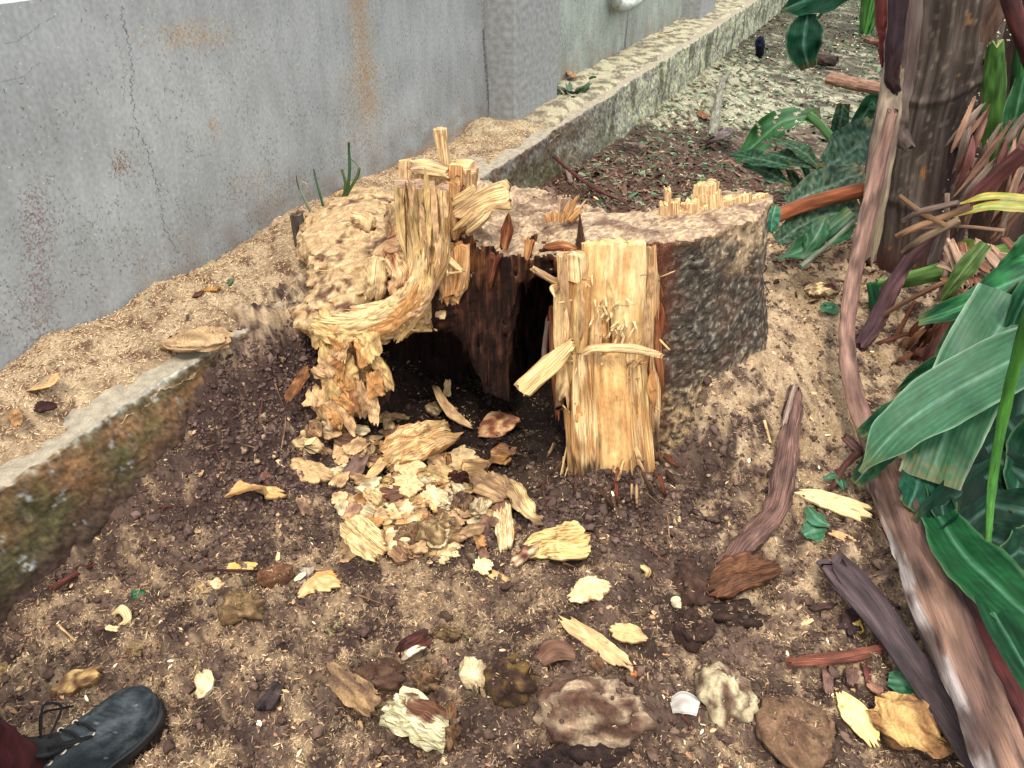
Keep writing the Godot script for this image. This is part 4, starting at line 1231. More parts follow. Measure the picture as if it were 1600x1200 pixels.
func make_debris() -> void:
	rng.seed = 2024
	var G := "wood pieces heaped in front of the hollow"
	var PALE := Color(0.95, 0.85, 0.66); var LEMON := Color(0.93, 0.81, 0.57); var BROWN := Color(0.42, 0.29, 0.22); var MAROON := Color(0.34, 0.19, 0.16); var SOILY := Color(0.38, 0.29, 0.24); var DUSTY := Color(0.66, 0.54, 0.42)
	# pieces in and before the hollow
	lay("wood_block", "wood block", "largest fibrous block of torn yellow wood lying across the heap before the hollow", [[600, 718, 0.02], [650, 690, 0.035], [716, 672, 0.03]], [44, 58, 46], 0.06, CREAM, ORANGE, {"amp": 0.011, "nu": 30, "nv": 34, "jag0": 0.03, "jag1": 0.012, "st": 0.12, "fr": 80.0}, G)
	lay("wood_splinter", "wood splinter", "thin tan splinter leaning out of the dark hollow above the big block", [[676, 598, 0.06], [705, 645, 0.04], [745, 672, 0.02]], [10, 16, 8], 0.012, TAN, CREAM, {}, G)
	lay("wood_splinter", "wood splinter", "short pale frayed splinter standing upright in the hollow behind the thin tan one", [[700, 592, 0.03], [697, 622, 0.0]], [10, 16], 0.012, CREAM, YELLOW, {}, G)
	lay("wood_chip", "wood chip", "dirty cream lump at the foot of the splinters in the hollow", [[668, 632], [688, 648]], [26, 20], 0.02, Color(0.72, 0.62, 0.45), SOILY, {}, G)
	lay("wood_chip", "wood chip", "reddish brown torn flake with ragged right end, right of the big block", [[742, 680, 0.01], [778, 664, 0.025], [816, 658, 0.03]], [24, 40, 14], 0.014, PEACH, Color(0.5, 0.3, 0.22), {"amp": 0.008, "mix": 0.55}, G)
	lay("wood_chip", "wood chip", "flat pale tan slab tucked under the right end of the big block", [[690, 730, 0.0], [740, 704, 0.015]], [34, 40], 0.014, Color(0.80, 0.68, 0.50), CREAM, {}, G)
	lay("wood_chip", "wood chip", "peach flake leaning at the left edge of the heap", [[528, 732, 0.0], [542, 692, 0.02]], [26, 30], 0.012, PEACH, TAN, {}, G)
	lay("bark_piece", "bark piece", "grey brown strip of bark leaning beside the peach flake", [[530, 762, 0.0], [552, 735, 0.02], [572, 706, 0.04]], [22, 28, 20], 0.012, Color(0.50, 0.40, 0.35), DARKWOOD, {}, G)
	lay("wood_chip", "wood chip", "broad crumbly tan chip left of the grey bark strip", [[448, 728], [480, 736], [520, 752]], [26, 46, 30], 0.018, Color(0.82, 0.68, 0.48), TAN, {"amp": 0.009}, G)
	lay("wood_chip", "wood chip", "narrow tan chip pointing down, below the broad crumbly one", [[468, 774], [484, 808]], [24, 16], 0.012, Color(0.74, 0.6, 0.43), SOILY, {}, G)
	lay("wood_block", "wood block", "square cut tan piece directly below the big block", [[622, 722, 0.02], [658, 742, 0.02]], [30, 32], 0.026, PEACH, CREAM, {"jag0": 0.004, "jag1": 0.006, "cend": ORANGE}, G)
	lay("wood_chip", "wood chip", "tapering light splinter running from the big block down to the left", [[610, 712, 0.025], [585, 738, 0.02], [562, 752, 0.01]], [20, 14, 6], 0.012, YELLOW, TAN, {}, G)
	lay("wood_chip", "wood chip", "yellow nugget of wood at the upper left of the chip heap", [[566, 764, 0.01], [602, 782, 0.02]], [26, 32], 0.03, LEMON, TAN, {"e": 2.3, "amp": 0.01}, G)
	lay("wood_chip", "wood chip", "pale flat chip in the centre of the heap under the square piece", [[612, 754, 0.02], [655, 772, 0.025]], [38, 40], 0.018, PEACH, CREAM, {}, G)
	lay("wood_chip", "wood chip", "light brown tilted chip in the middle of the heap, with dirt on top", [[604, 806, 0.02], [650, 790, 0.03]], [26, 34], 0.018, Color(0.80, 0.62, 0.42), PALE, {}, G)
	lay("wood_chip", "wood chip", "orange faced chip standing on edge near the heap's centre", [[618, 815, 0.02], [660, 812, 0.02]], [20, 18], 0.02, ORANGE, PALE, {"e": 4.0}, G)
	lay("wood_chip", "wood chip", "dirty cream chip beside the dark red lump", [[662, 765, 0.02], [696, 785, 0.02]], [24, 28], 0.02, PALE, TAN, {}, G)
	heap("root_lump", "root piece", "dark red brown lump shining at the right of the heap", 716, 752, 38, 30, 0.04, Color(0.36, 0.20, 0.17), Color(0.26, 0.15, 0.13))
	heap("root_lump", "root piece", "round fibrous lump with curved grain under the dark red lump", 722, 792, 62, 46, 0.05, Color(0.66, 0.53, 0.40), Color(0.42, 0.31, 0.25), {"amp": 0.15, "fr": 2.6, "mat": "wood"})
	heap("root_lump", "root piece", "largest rounded cream lump at the lower middle of the heap", 687, 828, 72, 60, 0.055, Color(0.90, 0.77, 0.55), Color(0.62, 0.48, 0.34), {"amp": 0.16, "cf": 3.4, "edge": 0})
	heap("root_lump", "root piece", "smooth brown topped lump between the cream lump and the yellow chunk", 638, 836, 48, 40, 0.04, Color(0.78, 0.62, 0.46), Color(0.52, 0.38, 0.29))
	lay("wood_chunk", "wood chunk", "yellow frayed chunk at the lower left corner of the heap", [[540, 812, 0.02], [568, 840, 0.02], [600, 868, 0.0]], [36, 50, 34], 0.04, LEMON, CREAM, {"amp": 0.011, "e": 2.4}, G)
	lay("wood_chunk", "wood chunk", "pale curled chip right of the yellow frayed chunk", [[600, 860, 0.0], [622, 840, 0.02], [642, 826, 0.02]], [26, 36, 20], 0.024, PALE, TAN, {"amp": 0.01}, G)
	lay("wood_chip", "wood chip", "brown skinned chip standing at the far left of the heap", [[536, 822, 0.02], [560, 786, 0.03]], [16, 22], 0.02, Color(0.52, 0.38, 0.32), TAN, {}, G)
	lay("root_piece", "root piece", "smooth pale root piece standing below the knotty lump, right of the heap", [[783, 786, 0.04], [788, 830, 0.02], [790, 868, 0.0]], [30, 34, 24], 0.03, Color(0.96, 0.87, 0.66), PEACH, {"e": 2.3, "jag0": 0.005, "amp": 0.005}, G)
	lay("root_piece", "root piece", "knotty greyish lump of root above the smooth pale piece", [[745, 748, 0.02], [772, 762, 0.04], [798, 778, 0.03]], [34, 44, 30], 0.045, Color(0.76, 0.62, 0.45), Color(0.5, 0.4, 0.32), {"amp": 0.016, "e": 2.0, "fr": 45.0}, G)
	lay("root_piece", "root piece", "twisted pale root arching right towards the split face", [[790, 752, 0.04], [808, 772, 0.04], [826, 800, 0.025], [850, 818, 0.0]], [26, 24, 20, 12], 0.024, Color(0.92, 0.80, 0.56), Color(0.62, 0.50, 0.38), {"amp": 0.01, "e": 2.0, "nv": 30}, G)
	lay("bark_piece", "bark piece", "dark purple brown bark wedge between lump and pale root", [[752, 812, 0.01], [764, 856, 0.0]], [20, 30], 0.022, Color(0.42, 0.31, 0.29), DARKWOOD, {}, G)
	lay("wood_chunk", "wood chunk", "bright yellow wedge of wood pointing right, at the lower right of the heap", [[806, 866, 0.0], [850, 850, 0.02], [900, 846, 0.02], [930, 838, 0.02]], [20, 50, 56, 12], 0.036, Color(0.96, 0.85, 0.58), Color(0.86, 0.70, 0.44), {"rag": 0.3, "soil": 1.0}, G)
	lay("bark_piece", "bark piece", "striped white and red brown bark strip across the yellow wedge's left end", [[800, 884, 0.005], [838, 848, 0.02]], [14, 22], 0.014, MAROON, PALE, {"mix": 0.4, "cf": 20.0}, G)
	for i in 170:                                           # small torn flakes between the bigger pieces
		var x := 664.0 + clampf(rng.randfn(), -1.9, 1.9) * 70.0
		var y := 785.0 + clampf(rng.randfn(), -1.9, 1.9) * 40.0
		if i > 140:
			x = rng.randf_range(470, 620); y = rng.randf_range(650, 720)
		var a := rng.randf() * PI
		var l := rng.randf_range(10, 26)
		var c: Color = [CREAM, PALE, PEACH, TAN, YELLOW, ORANGE, Color(0.55, 0.4, 0.32)][rng.randi() % 7]
		lay("wood_flake", "wood flake", "small torn wood flake scattered among the bigger pieces before the hollow", [[x - cos(a) * l, y - sin(a) * l * 0.6, 0.002 + 0.022 * rng.randf()], [x + cos(a) * l, y + sin(a) * l * 0.6, 0.002 + 0.022 * rng.randf()]], [rng.randf_range(12, 36), rng.randf_range(14, 38)], rng.randf_range(0.006, 0.013) if i % 6 else rng.randf_range(0.018, 0.028), c, c.darkened(0.35), {"rag": 0.22, "soil": 1.0} if i % 6 else {"e": 2.1, "amp": 0.009, "fr": 55.0, "jag0": 0.012, "jag1": 0.012, "blot": Color(0.5, 0.37, 0.28)}, "small flakes of the wood heap")
	# shards round the heap
	lay("wood_chip", "wood chip", "long curved cream shard with frayed left end beside the ledge foot", [[352, 776, 0.005], [380, 760, 0.03], [415, 768, 0.02], [452, 774, 0.0]], [16, 30, 26, 12], 0.016, Color(0.92, 0.76, 0.52), ORANGE, {"amp": 0.008, "nv": 30})
	lay("bark_piece", "bark piece", "dull pink bark scrap just above the curved cream shard", [[408, 738], [426, 756]], [14, 12], 0.012, Color(0.55, 0.36, 0.34), BROWN, {})
	lay("wood_chip", "wood chip", "orange and cream forked chip left of the foreground, right of the grey scrap", [[466, 934, 0.0], [495, 912, 0.015], [534, 918, 0.005]], [12, 26, 18], 0.014, CREAM, ORANGE, {"amp": 0.009})
	lay("wood_chip", "wood chip", "orange flake stuck in the forked chip's top edge", [[486, 902, 0.01], [528, 898, 0.012]], [12, 16], 0.01, Color(0.88, 0.60, 0.33), ORANGE, {})
	lay("bark_piece", "bark piece", "small grey weathered scrap of wood beside the round knob", [[470, 914, 0.0], [484, 884, 0.01]], [14, 18], 0.014, Color(0.66, 0.60, 0.53), GREYWOOD, {})
	heap("root_nodule", "root piece", "egg shaped reddish root knob on the ground left of the grey scrap", 432, 898, 56, 36, 0.045, Color(0.72, 0.53, 0.40), Color(0.58, 0.40, 0.30), {"amp": 0.07, "turn": 0.4})
	heap("root_lump", "root piece", "pale lumpy root end below the egg shaped knob", 382, 945, 66, 54, 0.05, Color(0.78, 0.64, 0.46), Color(0.62, 0.49, 0.36), {"amp": 0.2})
	lay("wood_chip", "wood chip", "flat yellow chip crossed by a twig, above the pale lumpy root", [[354, 888, 0.004], [402, 888, 0.004]], [16, 18], 0.01, Color(0.86, 0.68, 0.34), YELLOW, {})
	lay("twig", "twig", "thin dark twig lying across the flat yellow chip", [[318, 890, 0.012], [380, 892, 0.02], [412, 892, 0.012]], [3, 3.5, 2.5], 0.005, Color(0.25, 0.17, 0.15), MAROON, {"jag0": 0.002, "jag1": 0.002})
	lay("wood_chip", "wood chip", "small off white chip below the flat yellow one", [[330, 906], [346, 920]], [16, 20], 0.012, PALE, TAN, {})
	lay("wood_chip", "wood chip", "yellowish soiled sliver left of the small off white chip", [[308, 922], [345, 914]], [12, 12], 0.008, Color(0.72, 0.6, 0.36), TAN, {})
	lay("wood_shaving", "wood shaving", "curled white shaving by itself on the left, below the green scrap", [[174, 960, 0.0], [190, 952, 0.015], [200, 968, 0.01], [184, 980, 0.0]], [9, 12, 12, 8], 0.009, Color(0.95, 0.88, 0.66), CREAM, {"nv": 26})
	lay("wood_chip", "wood chip", "little pale sliver just under the curled white shaving", [[164, 980], [186, 984]], [8, 7], 0.008, PALE, PEACH, {})
	heap("wood_nugget", "wood chunk", "small tan nugget on the dirt between the shoe and the curled shaving", 211, 1012, 26, 20, 0.018, Color(0.80, 0.68, 0.5), TAN)
	lay("wood_chunk", "wood chunk", "lone whitish chunk on open ground right of the shoe", [[318, 1050, 0.006], [320, 1068, 0.008], [310, 1088, 0.0]], [22, 34, 18], 0.022, Color(0.94, 0.87, 0.68), CREAM, {"amp": 0.008, "e": 2.4})
	lay("bark_piece", "bark piece", "black brown bark scrap right of the lone whitish chunk", [[408, 1112], [440, 1068]], [28, 30], 0.02, Color(0.26, 0.22, 0.21), Color(0.17, 0.14, 0.14), {})
	lay("wood_chunk", "wood chunk", "long soiled yellow wood strip touching the far side of the shoe", [[84, 1088, 0.0], [120, 1066, 0.01], [160, 1048, 0.01]], [18, 30, 24], 0.028, Color(0.80, 0.66, 0.42), BROWN, {"amp": 0.01})
	heap("wood_nugget", "wood chunk", "pale nugget cut off by the left picture edge above the shoe", 2, 1046, 26, 26, 0.02, Color(0.82, 0.70, 0.46), TAN)
	lay("twig", "twig", "straight thin tan twig left of the curled shaving", [[90, 976], [120, 1002]], [3.5, 3], 0.004, Color(0.72, 0.6, 0.45), TAN, {"jag0": 0.002, "jag1": 0.002})
	lay("plastic_scrap", "plastic scrap", "bright green scrap on the dirt near the ledge foot", [[203, 928], [226, 930]], [10, 12], 0.004, Color(0.10, 0.45, 0.28), Color(0.08, 0.36, 0.24), {"mat": "leaf", "jag0": 0.002, "jag1": 0.002})
	lay("twig", "twig", "reddish twig lying along the foot of the mossy ledge", [[80, 920, 0.01], [110, 902, 0.012], [150, 878, 0.012]], [7, 7, 4], 0.01, Color(0.46, 0.28, 0.25), MAROON, {"jag0": 0.004})
	lay("wood_chip", "wood chip", "smooth oval cream chip below the heap, above the crumbly brown patch", [[742, 874, 0.004], [768, 892, 0.006]], [26, 24], 0.01, PALE, LEMON, {})
	lay("wood_chip", "wood chip", "small orange cream flake touching the oval chip's lower end", [[764, 896], [798, 910]], [14, 12], 0.01, YELLOW, ORANGE, {})
	lay("wood_chunk", "wood chunk", "cream crusted chunk above the long flat stick in the foreground", [[888, 934, 0.006], [920, 922, 0.015], [956, 924, 0.012]], [20, 32, 26], 0.026, Color(0.94, 0.83, 0.62), PEACH, {"amp": 0.009, "e": 2.5})
	lay("wood_strip", "wood strip", "long flat pale stick lying diagonally in the middle foreground", [[872, 962, 0.006], [930, 1004, 0.012], [984, 1046, 0.006]], [22, 30, 30], 0.014, Color(0.84, 0.71, 0.50), TAN, {"jag0": 0.03, "jag1": 0.012, "nv": 34, "amp": 0.004})
	lay("wood_chip", "wood chip", "curved dirty yellow chip right of the long flat stick", [[952, 984, 0.004], [985, 992, 0.012], [1026, 1000, 0.002]], [22, 28, 8], 0.012, Color(0.82, 0.70, 0.47), TAN, {})
	lay("wood_shaving", "wood shaving", "hooked yellow shaving on the dark soil above the cream crusted chunk", [[1002, 884, 0.004], [1012, 892, 0.012], [1008, 902, 0.0]], [10, 10, 8], 0.008, Color(0.86, 0.76, 0.5), TAN, {})
	lay("wood_chip", "wood chip", "dark and white shard standing in the left middle foreground", [[622, 1026, 0.004], [645, 1008, 0.016], [672, 994, 0.02]], [18, 26, 26], 0.03, MAROON, Color(0.22, 0.14, 0.13), {"bark": [1.9, 0.75, Color(0.93, 0.84, 0.7)], "amp": 0.008})
	heap("root_lump", "root piece", "yellowish fuzzy root knob right of the dark and white shard", 696, 990, 40, 26, 0.03, Color(0.70, 0.58, 0.40), Color(0.48, 0.36, 0.27))
	heap("root_lump", "root piece", "little whitish root tip beside the yellowish fuzzy knob", 724, 990, 20, 20, 0.024, Color(0.82, 0.75, 0.6), TAN)
	heap("root_lump", "root piece", "little cream pebble like root tip alone in the left foreground", 523, 980, 24, 20, 0.018, Color(0.86, 0.78, 0.58), SOILY)
	lay("root_block", "root piece", "big split root block showing a smooth pale green white inside", [[610, 1096, 0.012], [655, 1124, 0.016], [708, 1152, 0.006]], [60, 58, 50], 0.065, Color(0.90, 0.87, 0.70), Color(0.84, 0.79, 0.60), {"amp": 0.004, "rag": 0.05, "bark": [-1.57, 0.55, BROWN], "tilt": [-0.5, 0.75], "soil": 0.5})
	lay("root_piece", "root piece", "thin white rind folded over the top of the big split root block", [[616, 1082, 0.05], [648, 1094, 0.058], [680, 1122, 0.045]], [16, 24, 16], 0.014, Color(0.92, 0.89, 0.74), PALE, {"mat": "clod", "e": 2.2})
	heap("root_lump", "root piece", "dirty orange crumbled end right of the big split root block", 702, 1132, 34, 60, 0.045, Color(0.66, 0.46, 0.32), Color(0.78, 0.66, 0.5), {"amp": 0.25})
	lay("root_piece", "root piece", "bent soil covered root left of the big split root block", [[512, 1036, 0.01], [540, 1066, 0.02], [572, 1096, 0.02], [590, 1110, 0.0]], [22, 30, 34, 24], 0.045, Color(0.70, 0.56, 0.40), SOILY, {"amp": 0.014, "e": 2.0, "mat": "clod"})
	heap("soil_clod", "soil clod", "reddish brown soil clod between the bent root and the knob above the split block", 590, 1052, 90, 56, 0.04, Color(0.44, 0.31, 0.26), Color(0.54, 0.42, 0.34), {"amp": 0.16})
	heap("root_lump", "root piece", "pale holed root knob directly above the big split root block", 668, 1060, 42, 40, 0.04, Color(0.76, 0.62, 0.46), Color(0.55, 0.39, 0.30), {"amp": 0.26})
	lay("root_piece", "root piece", "white split root arm left of the mossy yellow root end", [[728, 1030, 0.02], [742, 1052, 0.02], [758, 1082, 0.0]], [20, 36, 22], 0.035, Color(0.90, 0.83, 0.64), Color(0.62, 0.5, 0.38), {"amp": 0.012, "e": 2.2, "mat": "clod"})
	heap("root_lump", "root piece", "dark barked root end with a yellow broken face in the middle foreground", 800, 1056, 74, 74, 0.06, Color(0.36, 0.27, 0.23), Color(0.66, 0.52, 0.30), {"amp": 0.16, "mix": 0.40, "cf": 1.6})
	lay("dry_leaf", "leaf", "curled glossy brown leaf beside the dark barked root end", [[842, 1034, 0.01], [868, 1016, 0.03], [900, 1022, 0.012]], [18, 30, 20], 0.003, Color(0.46, 0.34, 0.27), Color(0.36, 0.25, 0.2), {"mat": "stalk", "jag0": 0.002, "jag1": 0.002, "amp": 0.001})
	lay("wood_chip", "wood chip", "small curved brown shell like chip under the lower end of the flat stick", [[928, 1046, 0.0], [940, 1030, 0.01]], [20, 18], 0.014, Color(0.6, 0.47, 0.33), BROWN, {})
	heap("soil_clod", "soil clod", "widest brown clod in the foreground, crusted white on its left shoulder", 922, 1106, 160, 104, 0.095, Color(0.47, 0.35, 0.29), Color(0.84, 0.73, 0.60), {"amp": 0.12, "mix": 0.4, "cf": 1.7, "nu": 48, "nv": 32, "mat": "dust"})
	heap("soil_clod", "soil clod", "smooth dark grey clod like a stone at the bottom edge", 928, 1172, 118, 44, 0.045, Color(0.29, 0.225, 0.215), Color(0.35, 0.27, 0.25), {"amp": 0.09, "fr": 1.3})
	heap("soil_clod", "soil clod", "dark clod cut by the bottom edge left of the smooth grey one", 852, 1192, 70, 34, 0.03, Color(0.27, 0.21, 0.2), Color(0.33, 0.25, 0.23), {})
	heap("root_lump", "root piece", "cream crusted root lump with a dark hollow in the right middle foreground", 1128, 1078, 84, 92, 0.07, Color(1.0, 0.92, 0.74), Color(0.50, 0.39, 0.32), {"amp": 0.14, "cf": 2.0, "mix": 0.38, "mat": "dust"})
	lay("leaf", "leaf", "silvery pale leaf lying face up left of the cream crusted root lump", [[1048, 1104, 0.012], [1068, 1098, 0.018], [1092, 1106, 0.01]], [16, 26, 20], 0.002, Color(0.72, 0.70, 0.66), Color(0.64, 0.6, 0.56), {"mat": "leaf", "jag0": 0.001, "jag1": 0.001, "amp": 0.0005})
	heap("soil_clod", "soil clod", "brown clod leaning where the long dark stick meets the ground", 1080, 905, 62, 84, 0.06, Color(0.40, 0.295, 0.255), Color(0.47, 0.36, 0.31), {"amp": 0.14})
	heap("soil_clod", "soil clod", "pointed dark clod below, with two white specks of root", 1082, 980, 52, 56, 0.045, Color(0.33, 0.245, 0.22), Color(0.42, 0.32, 0.28), {"amp": 0.18})
	lay("root_tip", "root piece", "white broken root spot on the pointed dark clod", [[1050, 938, 0.03], [1064, 944, 0.03]], [14, 14], 0.012, Color(0.88, 0.82, 0.66), PALE, {})
	lay("rotten_wood", "wood piece", "crumbling rust brown rotten wood right of the leaning clod", [[1098, 924, 0.01], [1150, 900, 0.025], [1214, 884, 0.01]], [34, 52, 34], 0.045, Color(0.47, 0.32, 0.22), Color(0.34, 0.23, 0.18), {"amp": 0.013, "fr": 50.0, "nu": 30, "nv": 34})
	heap("soil_clod", "soil clod", "low dark earth clod right of the pointed clod", 1150, 955, 80, 50, 0.03, Color(0.31, 0.24, 0.21), Color(0.38, 0.29, 0.25), {})
	heap("soil_clod", "soil clod", "rounded sawdust dusted hump at the right foreground, left of the yellow chip", 1240, 1120, 120, 110, 0.035, Color(0.50, 0.38, 0.30), Color(0.62, 0.49, 0.38), {"amp": 0.1, "mat": "dust"})
	# right hand side
	lay("dead_branch", "branch", "long grey brown dead branch lying from the sawdust slope down to the rotten wood", [[1243, 596, 0.03], [1238, 650, 0.03], [1226, 735, 0.025], [1210, 800, 0.022], [1165, 850, 0.02], [1120, 905, 0.015]], [14, 26, 34, 32, 34, 30], 0.032, Color(0.47, 0.36, 0.32), Color(0.33, 0.25, 0.23), {"nv": 60, "nu": 18, "e": 2.2, "amp": 0.007, "jag0": 0.03})
	lay("twig", "twig", "thin grey twig lying against the upper end of the dead branch", [[1246, 592, 0.05], [1234, 630, 0.045], [1222, 672, 0.03]], [7, 8, 6], 0.01, Color(0.60, 0.52, 0.46), GREYWOOD, {})
	lay("wood_strip", "wood strip", "pale fresh split stick running right under the thick brown stalk", [[1234, 768, 0.006], [1290, 782, 0.02], [1372, 812, 0.02]], [10, 26, 32], 0.016, Color(0.92, 0.80, 0.58), CREAM, {"nv": 32, "jag0": 0.02})
	lay("wood_chip", "wood chip", "small orange tan stick just below the pale fresh split stick", [[1294, 830], [1340, 850]], [12, 12], 0.01, Color(0.82, 0.64, 0.44), TAN, {})
	lay("dark_twig", "twig", "dark forked twig rising from the sawdust left of the big glossy leaf", [[1297, 772, 0.01], [1318, 730, 0.03], [1350, 698, 0.07]], [7, 9, 11], 0.01, Color(0.34, 0.24, 0.22), MAROON, {})
	lay("dark_twig", "twig", "short dark broken stub crossing the forked twig", [[1314, 676, 0.07], [1336, 698, 0.06], [1352, 712, 0.05]], [12, 12, 10], 0.012, Color(0.38, 0.27, 0.25), DARKWOOD, {})
	lay("wood_chunk", "wood chunk", "cream and dark barked chunk lying on the sawdust right of the stump", [[1256, 460, 0.01], [1280, 452, 0.015], [1316, 456, 0.01]], [16, 26, 20], 0.03, Color(0.95, 0.86, 0.62), Color(0.4, 0.27, 0.22), {"mix": 0.35, "bark": [-0.2, 0.7, MAROON]})
	lay("twig", "twig", "short straight straw on the sawdust slope left of the dead branch", [[1194, 656, 0.004], [1204, 692, 0.004]], [4, 3.5], 0.004, Color(0.86, 0.72, 0.5), CREAM, {"jag0": 0.001, "jag1": 0.001})
	lay("red_twig", "twig", "reddish round twig lying level at the right foreground, above the green leaf", [[1226, 1036, 0.012], [1310, 1028, 0.02], [1392, 1012, 0.025]], [13, 15, 10], 0.014, Color(0.50, 0.31, 0.24), Color(0.38, 0.23, 0.19), {"e": 2.0, "nv": 30, "jag0": 0.01})
	lay("wood_chip", "wood chip", "smooth butter yellow pointed chip at the bottom right", [[1306, 1076, 0.01], [1335, 1110, 0.02], [1374, 1170, 0.012]], [14, 44, 34], 0.01, Color(0.97, 0.85, 0.56), Color(0.93, 0.78, 0.5), {"jag0": 0.012, "jag1": 0.03, "amp": 0.003})
	lay("wood_chunk", "wood chunk", "lumpy tan spongy chunk at the bottom right beside the butter yellow chip", [[1366, 1092, 0.02], [1410, 1124, 0.025], [1484, 1166, 0.012]], [46, 66, 40], 0.055, Color(0.84, 0.68, 0.44), Color(0.52, 0.37, 0.25), {"amp": 0.018, "fr": 45.0, "e": 2.1, "nu": 30, "nv": 34, "mat": "dust"})
	lay("bark_piece", "bark piece", "black scrap of bark beside the yellow curl, left of the dark stalk", [[1316, 990, 0.006], [1345, 954, 0.015]], [26, 30], 0.008, Color(0.22, 0.18, 0.19), DARKWOOD, {})
	lay("wood_shaving", "wood shaving", "yellow curl of wood beside the black scrap of bark", [[1338, 968, 0.015], [1344, 990, 0.01]], [16, 12], 0.012, Color(0.80, 0.68, 0.36), TAN, {})
	for p in [[1290, 1040, 1296, 1090, 22, Color(0.50, 0.38, 0.33), "pinkish brown bark strip hanging down left under the reddish twig"], [1330, 1040, 1332, 1076, 24, Color(0.46, 0.34, 0.3), "wider pinkish brown bark strip under the middle of the reddish twig"], [1352, 1040, 1358, 1074, 14, Color(0.42, 0.24, 0.22), "dark red narrow bark strip under the reddish twig"], [1352, 1066, 1380, 1084, 14, Color(0.62, 0.44, 0.36), "salmon bark strip pointing at the green leaf"], [1262, 950, 1310, 946, 10, Color(0.30, 0.22, 0.2), "dark narrow rind left of the black scrap of bark"]]:
		lay("bark_piece", "bark piece", p[6], [[p[0], p[1], 0.004], [p[2], p[3], 0.004]], [p[4], p[4] * 0.8], 0.012, p[5], (p[5] as Color).darkened(0.3), {})
	lay("wood_chip", "wood chip", "grey stone like flake near the bottom edge right of the widest clod", [[1226, 1160, 0.004], [1238, 1166, 0.004]], [16, 14], 0.008, Color(0.55, 0.54, 0.54), GREYWOOD, {"mat": "clod"})
	lay("wood_chip", "wood chip", "tiny orange chip below the lower end of the flat stick", [[984, 1048], [996, 1056]], [14, 10], 0.008, Color(0.78, 0.46, 0.28), ORANGE, {})
	# ledge top
	lay("dry_leaf", "leaf", "dry curled tan leaf on the ledge at the left edge of the picture", [[40, 608, 0.0], [70, 600, 0.03], [98, 582, 0.05]], [20, 34, 14], 0.004, Color(0.82, 0.66, 0.44), TAN, {"h": 0.31})
	# behind the stump
	lay("twig", "twig", "long thin brown twig leaning over the mulch behind the stump", [[860, 238, 0.10], [885, 262, 0.06], [930, 295, 0.03], [986, 320, 0.01]], [5, 5, 5, 4], 0.014, Color(0.36, 0.22, 0.2), MAROON, {"nv": 30, "e": 2.0, "jag0": 0.004})
	lay("wood_strip", "wood strip", "grey stick lying on the mulch heap near the ledge", [[972, 224, 0.02], [1015, 232, 0.02]], [8, 9], 0.03, Color(0.62, 0.54, 0.48), GREYWOOD, {})
	lay("wood_strip", "wood strip", "short pale upright stick in the mulch below the thin brown twig", [[884, 258, 0.03], [893, 290, 0.0]], [7, 8], 0.014, Color(0.6, 0.5, 0.45), GREYWOOD, {})
	lay("dead_branch", "branch", "grey dusted branch lying away from the camera on the far sawdust", [[1112, 216, 0.02], [1120, 170, 0.03], [1128, 130, 0.03], [1140, 112, 0.03]], [11, 10, 8, 6], 0.05, Color(0.56, 0.56, 0.48), Color(0.40, 0.38, 0.34), {"e": 2.0, "nv": 30})
	lay("bark_piece", "bark piece", "dark curled bark sheet on the ground behind the mulch heap", [[1102, 228, 0.02], [1124, 214, 0.07], [1142, 200, 0.06]], [16, 24, 14], 0.02, Color(0.28, 0.22, 0.21), Color(0.5, 0.45, 0.44), {})
	lay("dry_leaf", "leaf", "orange brown dry leaf on the far pale sawdust", [[1090, 172, 0.01], [1106, 186, 0.03]], [10, 14], 0.008, Color(0.56, 0.36, 0.24), BROWN, {})
	lay("dead_branch", "branch", "dark log at the far end beside the hanging leaf", [[1264, 92, 0.03], [1310, 96, 0.03]], [11, 11], 0.08, Color(0.22, 0.18, 0.17), Color(0.3, 0.25, 0.22), {"e": 2.0})
	lay("plastic_scrap", "plastic scrap", "small dark blue object by the far ledge foot", [[1187, 88, 0.02], [1188, 62, 0.16]], [12, 14], 0.09, Color(0.08, 0.10, 0.17), Color(0.13, 0.15, 0.22), {"mat": "clod", "e": 2.0})
	lay("round_branch", "branch", "pale cut pole sticking out to the left behind the palm trunk", [[1296, 122, 0.16], [1340, 132, 0.16], [1392, 142, 0.16]], [18, 18, 18], 0.07, Color(0.60, 0.47, 0.38), Color(0.5, 0.37, 0.3), {"e": 2.0, "jag0": 0.004, "jag1": 0.004, "cend": Color(0.5, 0.4, 0.34), "tilt": [0, 0]})
	lay("wood_strip", "wood strip", "reddish plank scrap on the far ground near the grass clump", [[1350, 62, 0.03], [1390, 72, 0.03]], [10, 11], 0.05, Color(0.60, 0.42, 0.36), BROWN, {})

# ---------------------------------------------------------------- the strewn small stuff
func sliver_mesh(l: float, w: float, t: float, bend: float) -> ArrayMesh:
	var v := PackedVector3Array(); var uv := PackedVector2Array(); var col := PackedColorArray(); var idx := PackedInt32Array()
	for r in 3:
		var z := (r - 1) * l * 0.5
		var k := [0.55, 1.0, 0.35]
		for c in 4:
			var x: float = [-1, 1, 1, -1][c] * w * 0.5 * k[r]
			var y: float = [-1, -1, 1, 1][c] * t * 0.5 + bend * (1.0 - absf(r - 1)) + t * 0.5
			v.append(Vector3(x + bend * 0.6 * (r - 1), y, z)); uv.append(Vector2(x, z)); col.append(Color.WHITE)
	for r in 2:
		for c in 4:
			var a := r * 4 + c; var b := r * 4 + (c + 1) % 4
			idx.append_array([a, a + 4, b, b, a + 4, b + 4])
	idx.append_array([0, 1, 2, 0, 2, 3, 8, 10, 9, 8, 11, 10])
	return pack_fix(v, uv, col, idx)

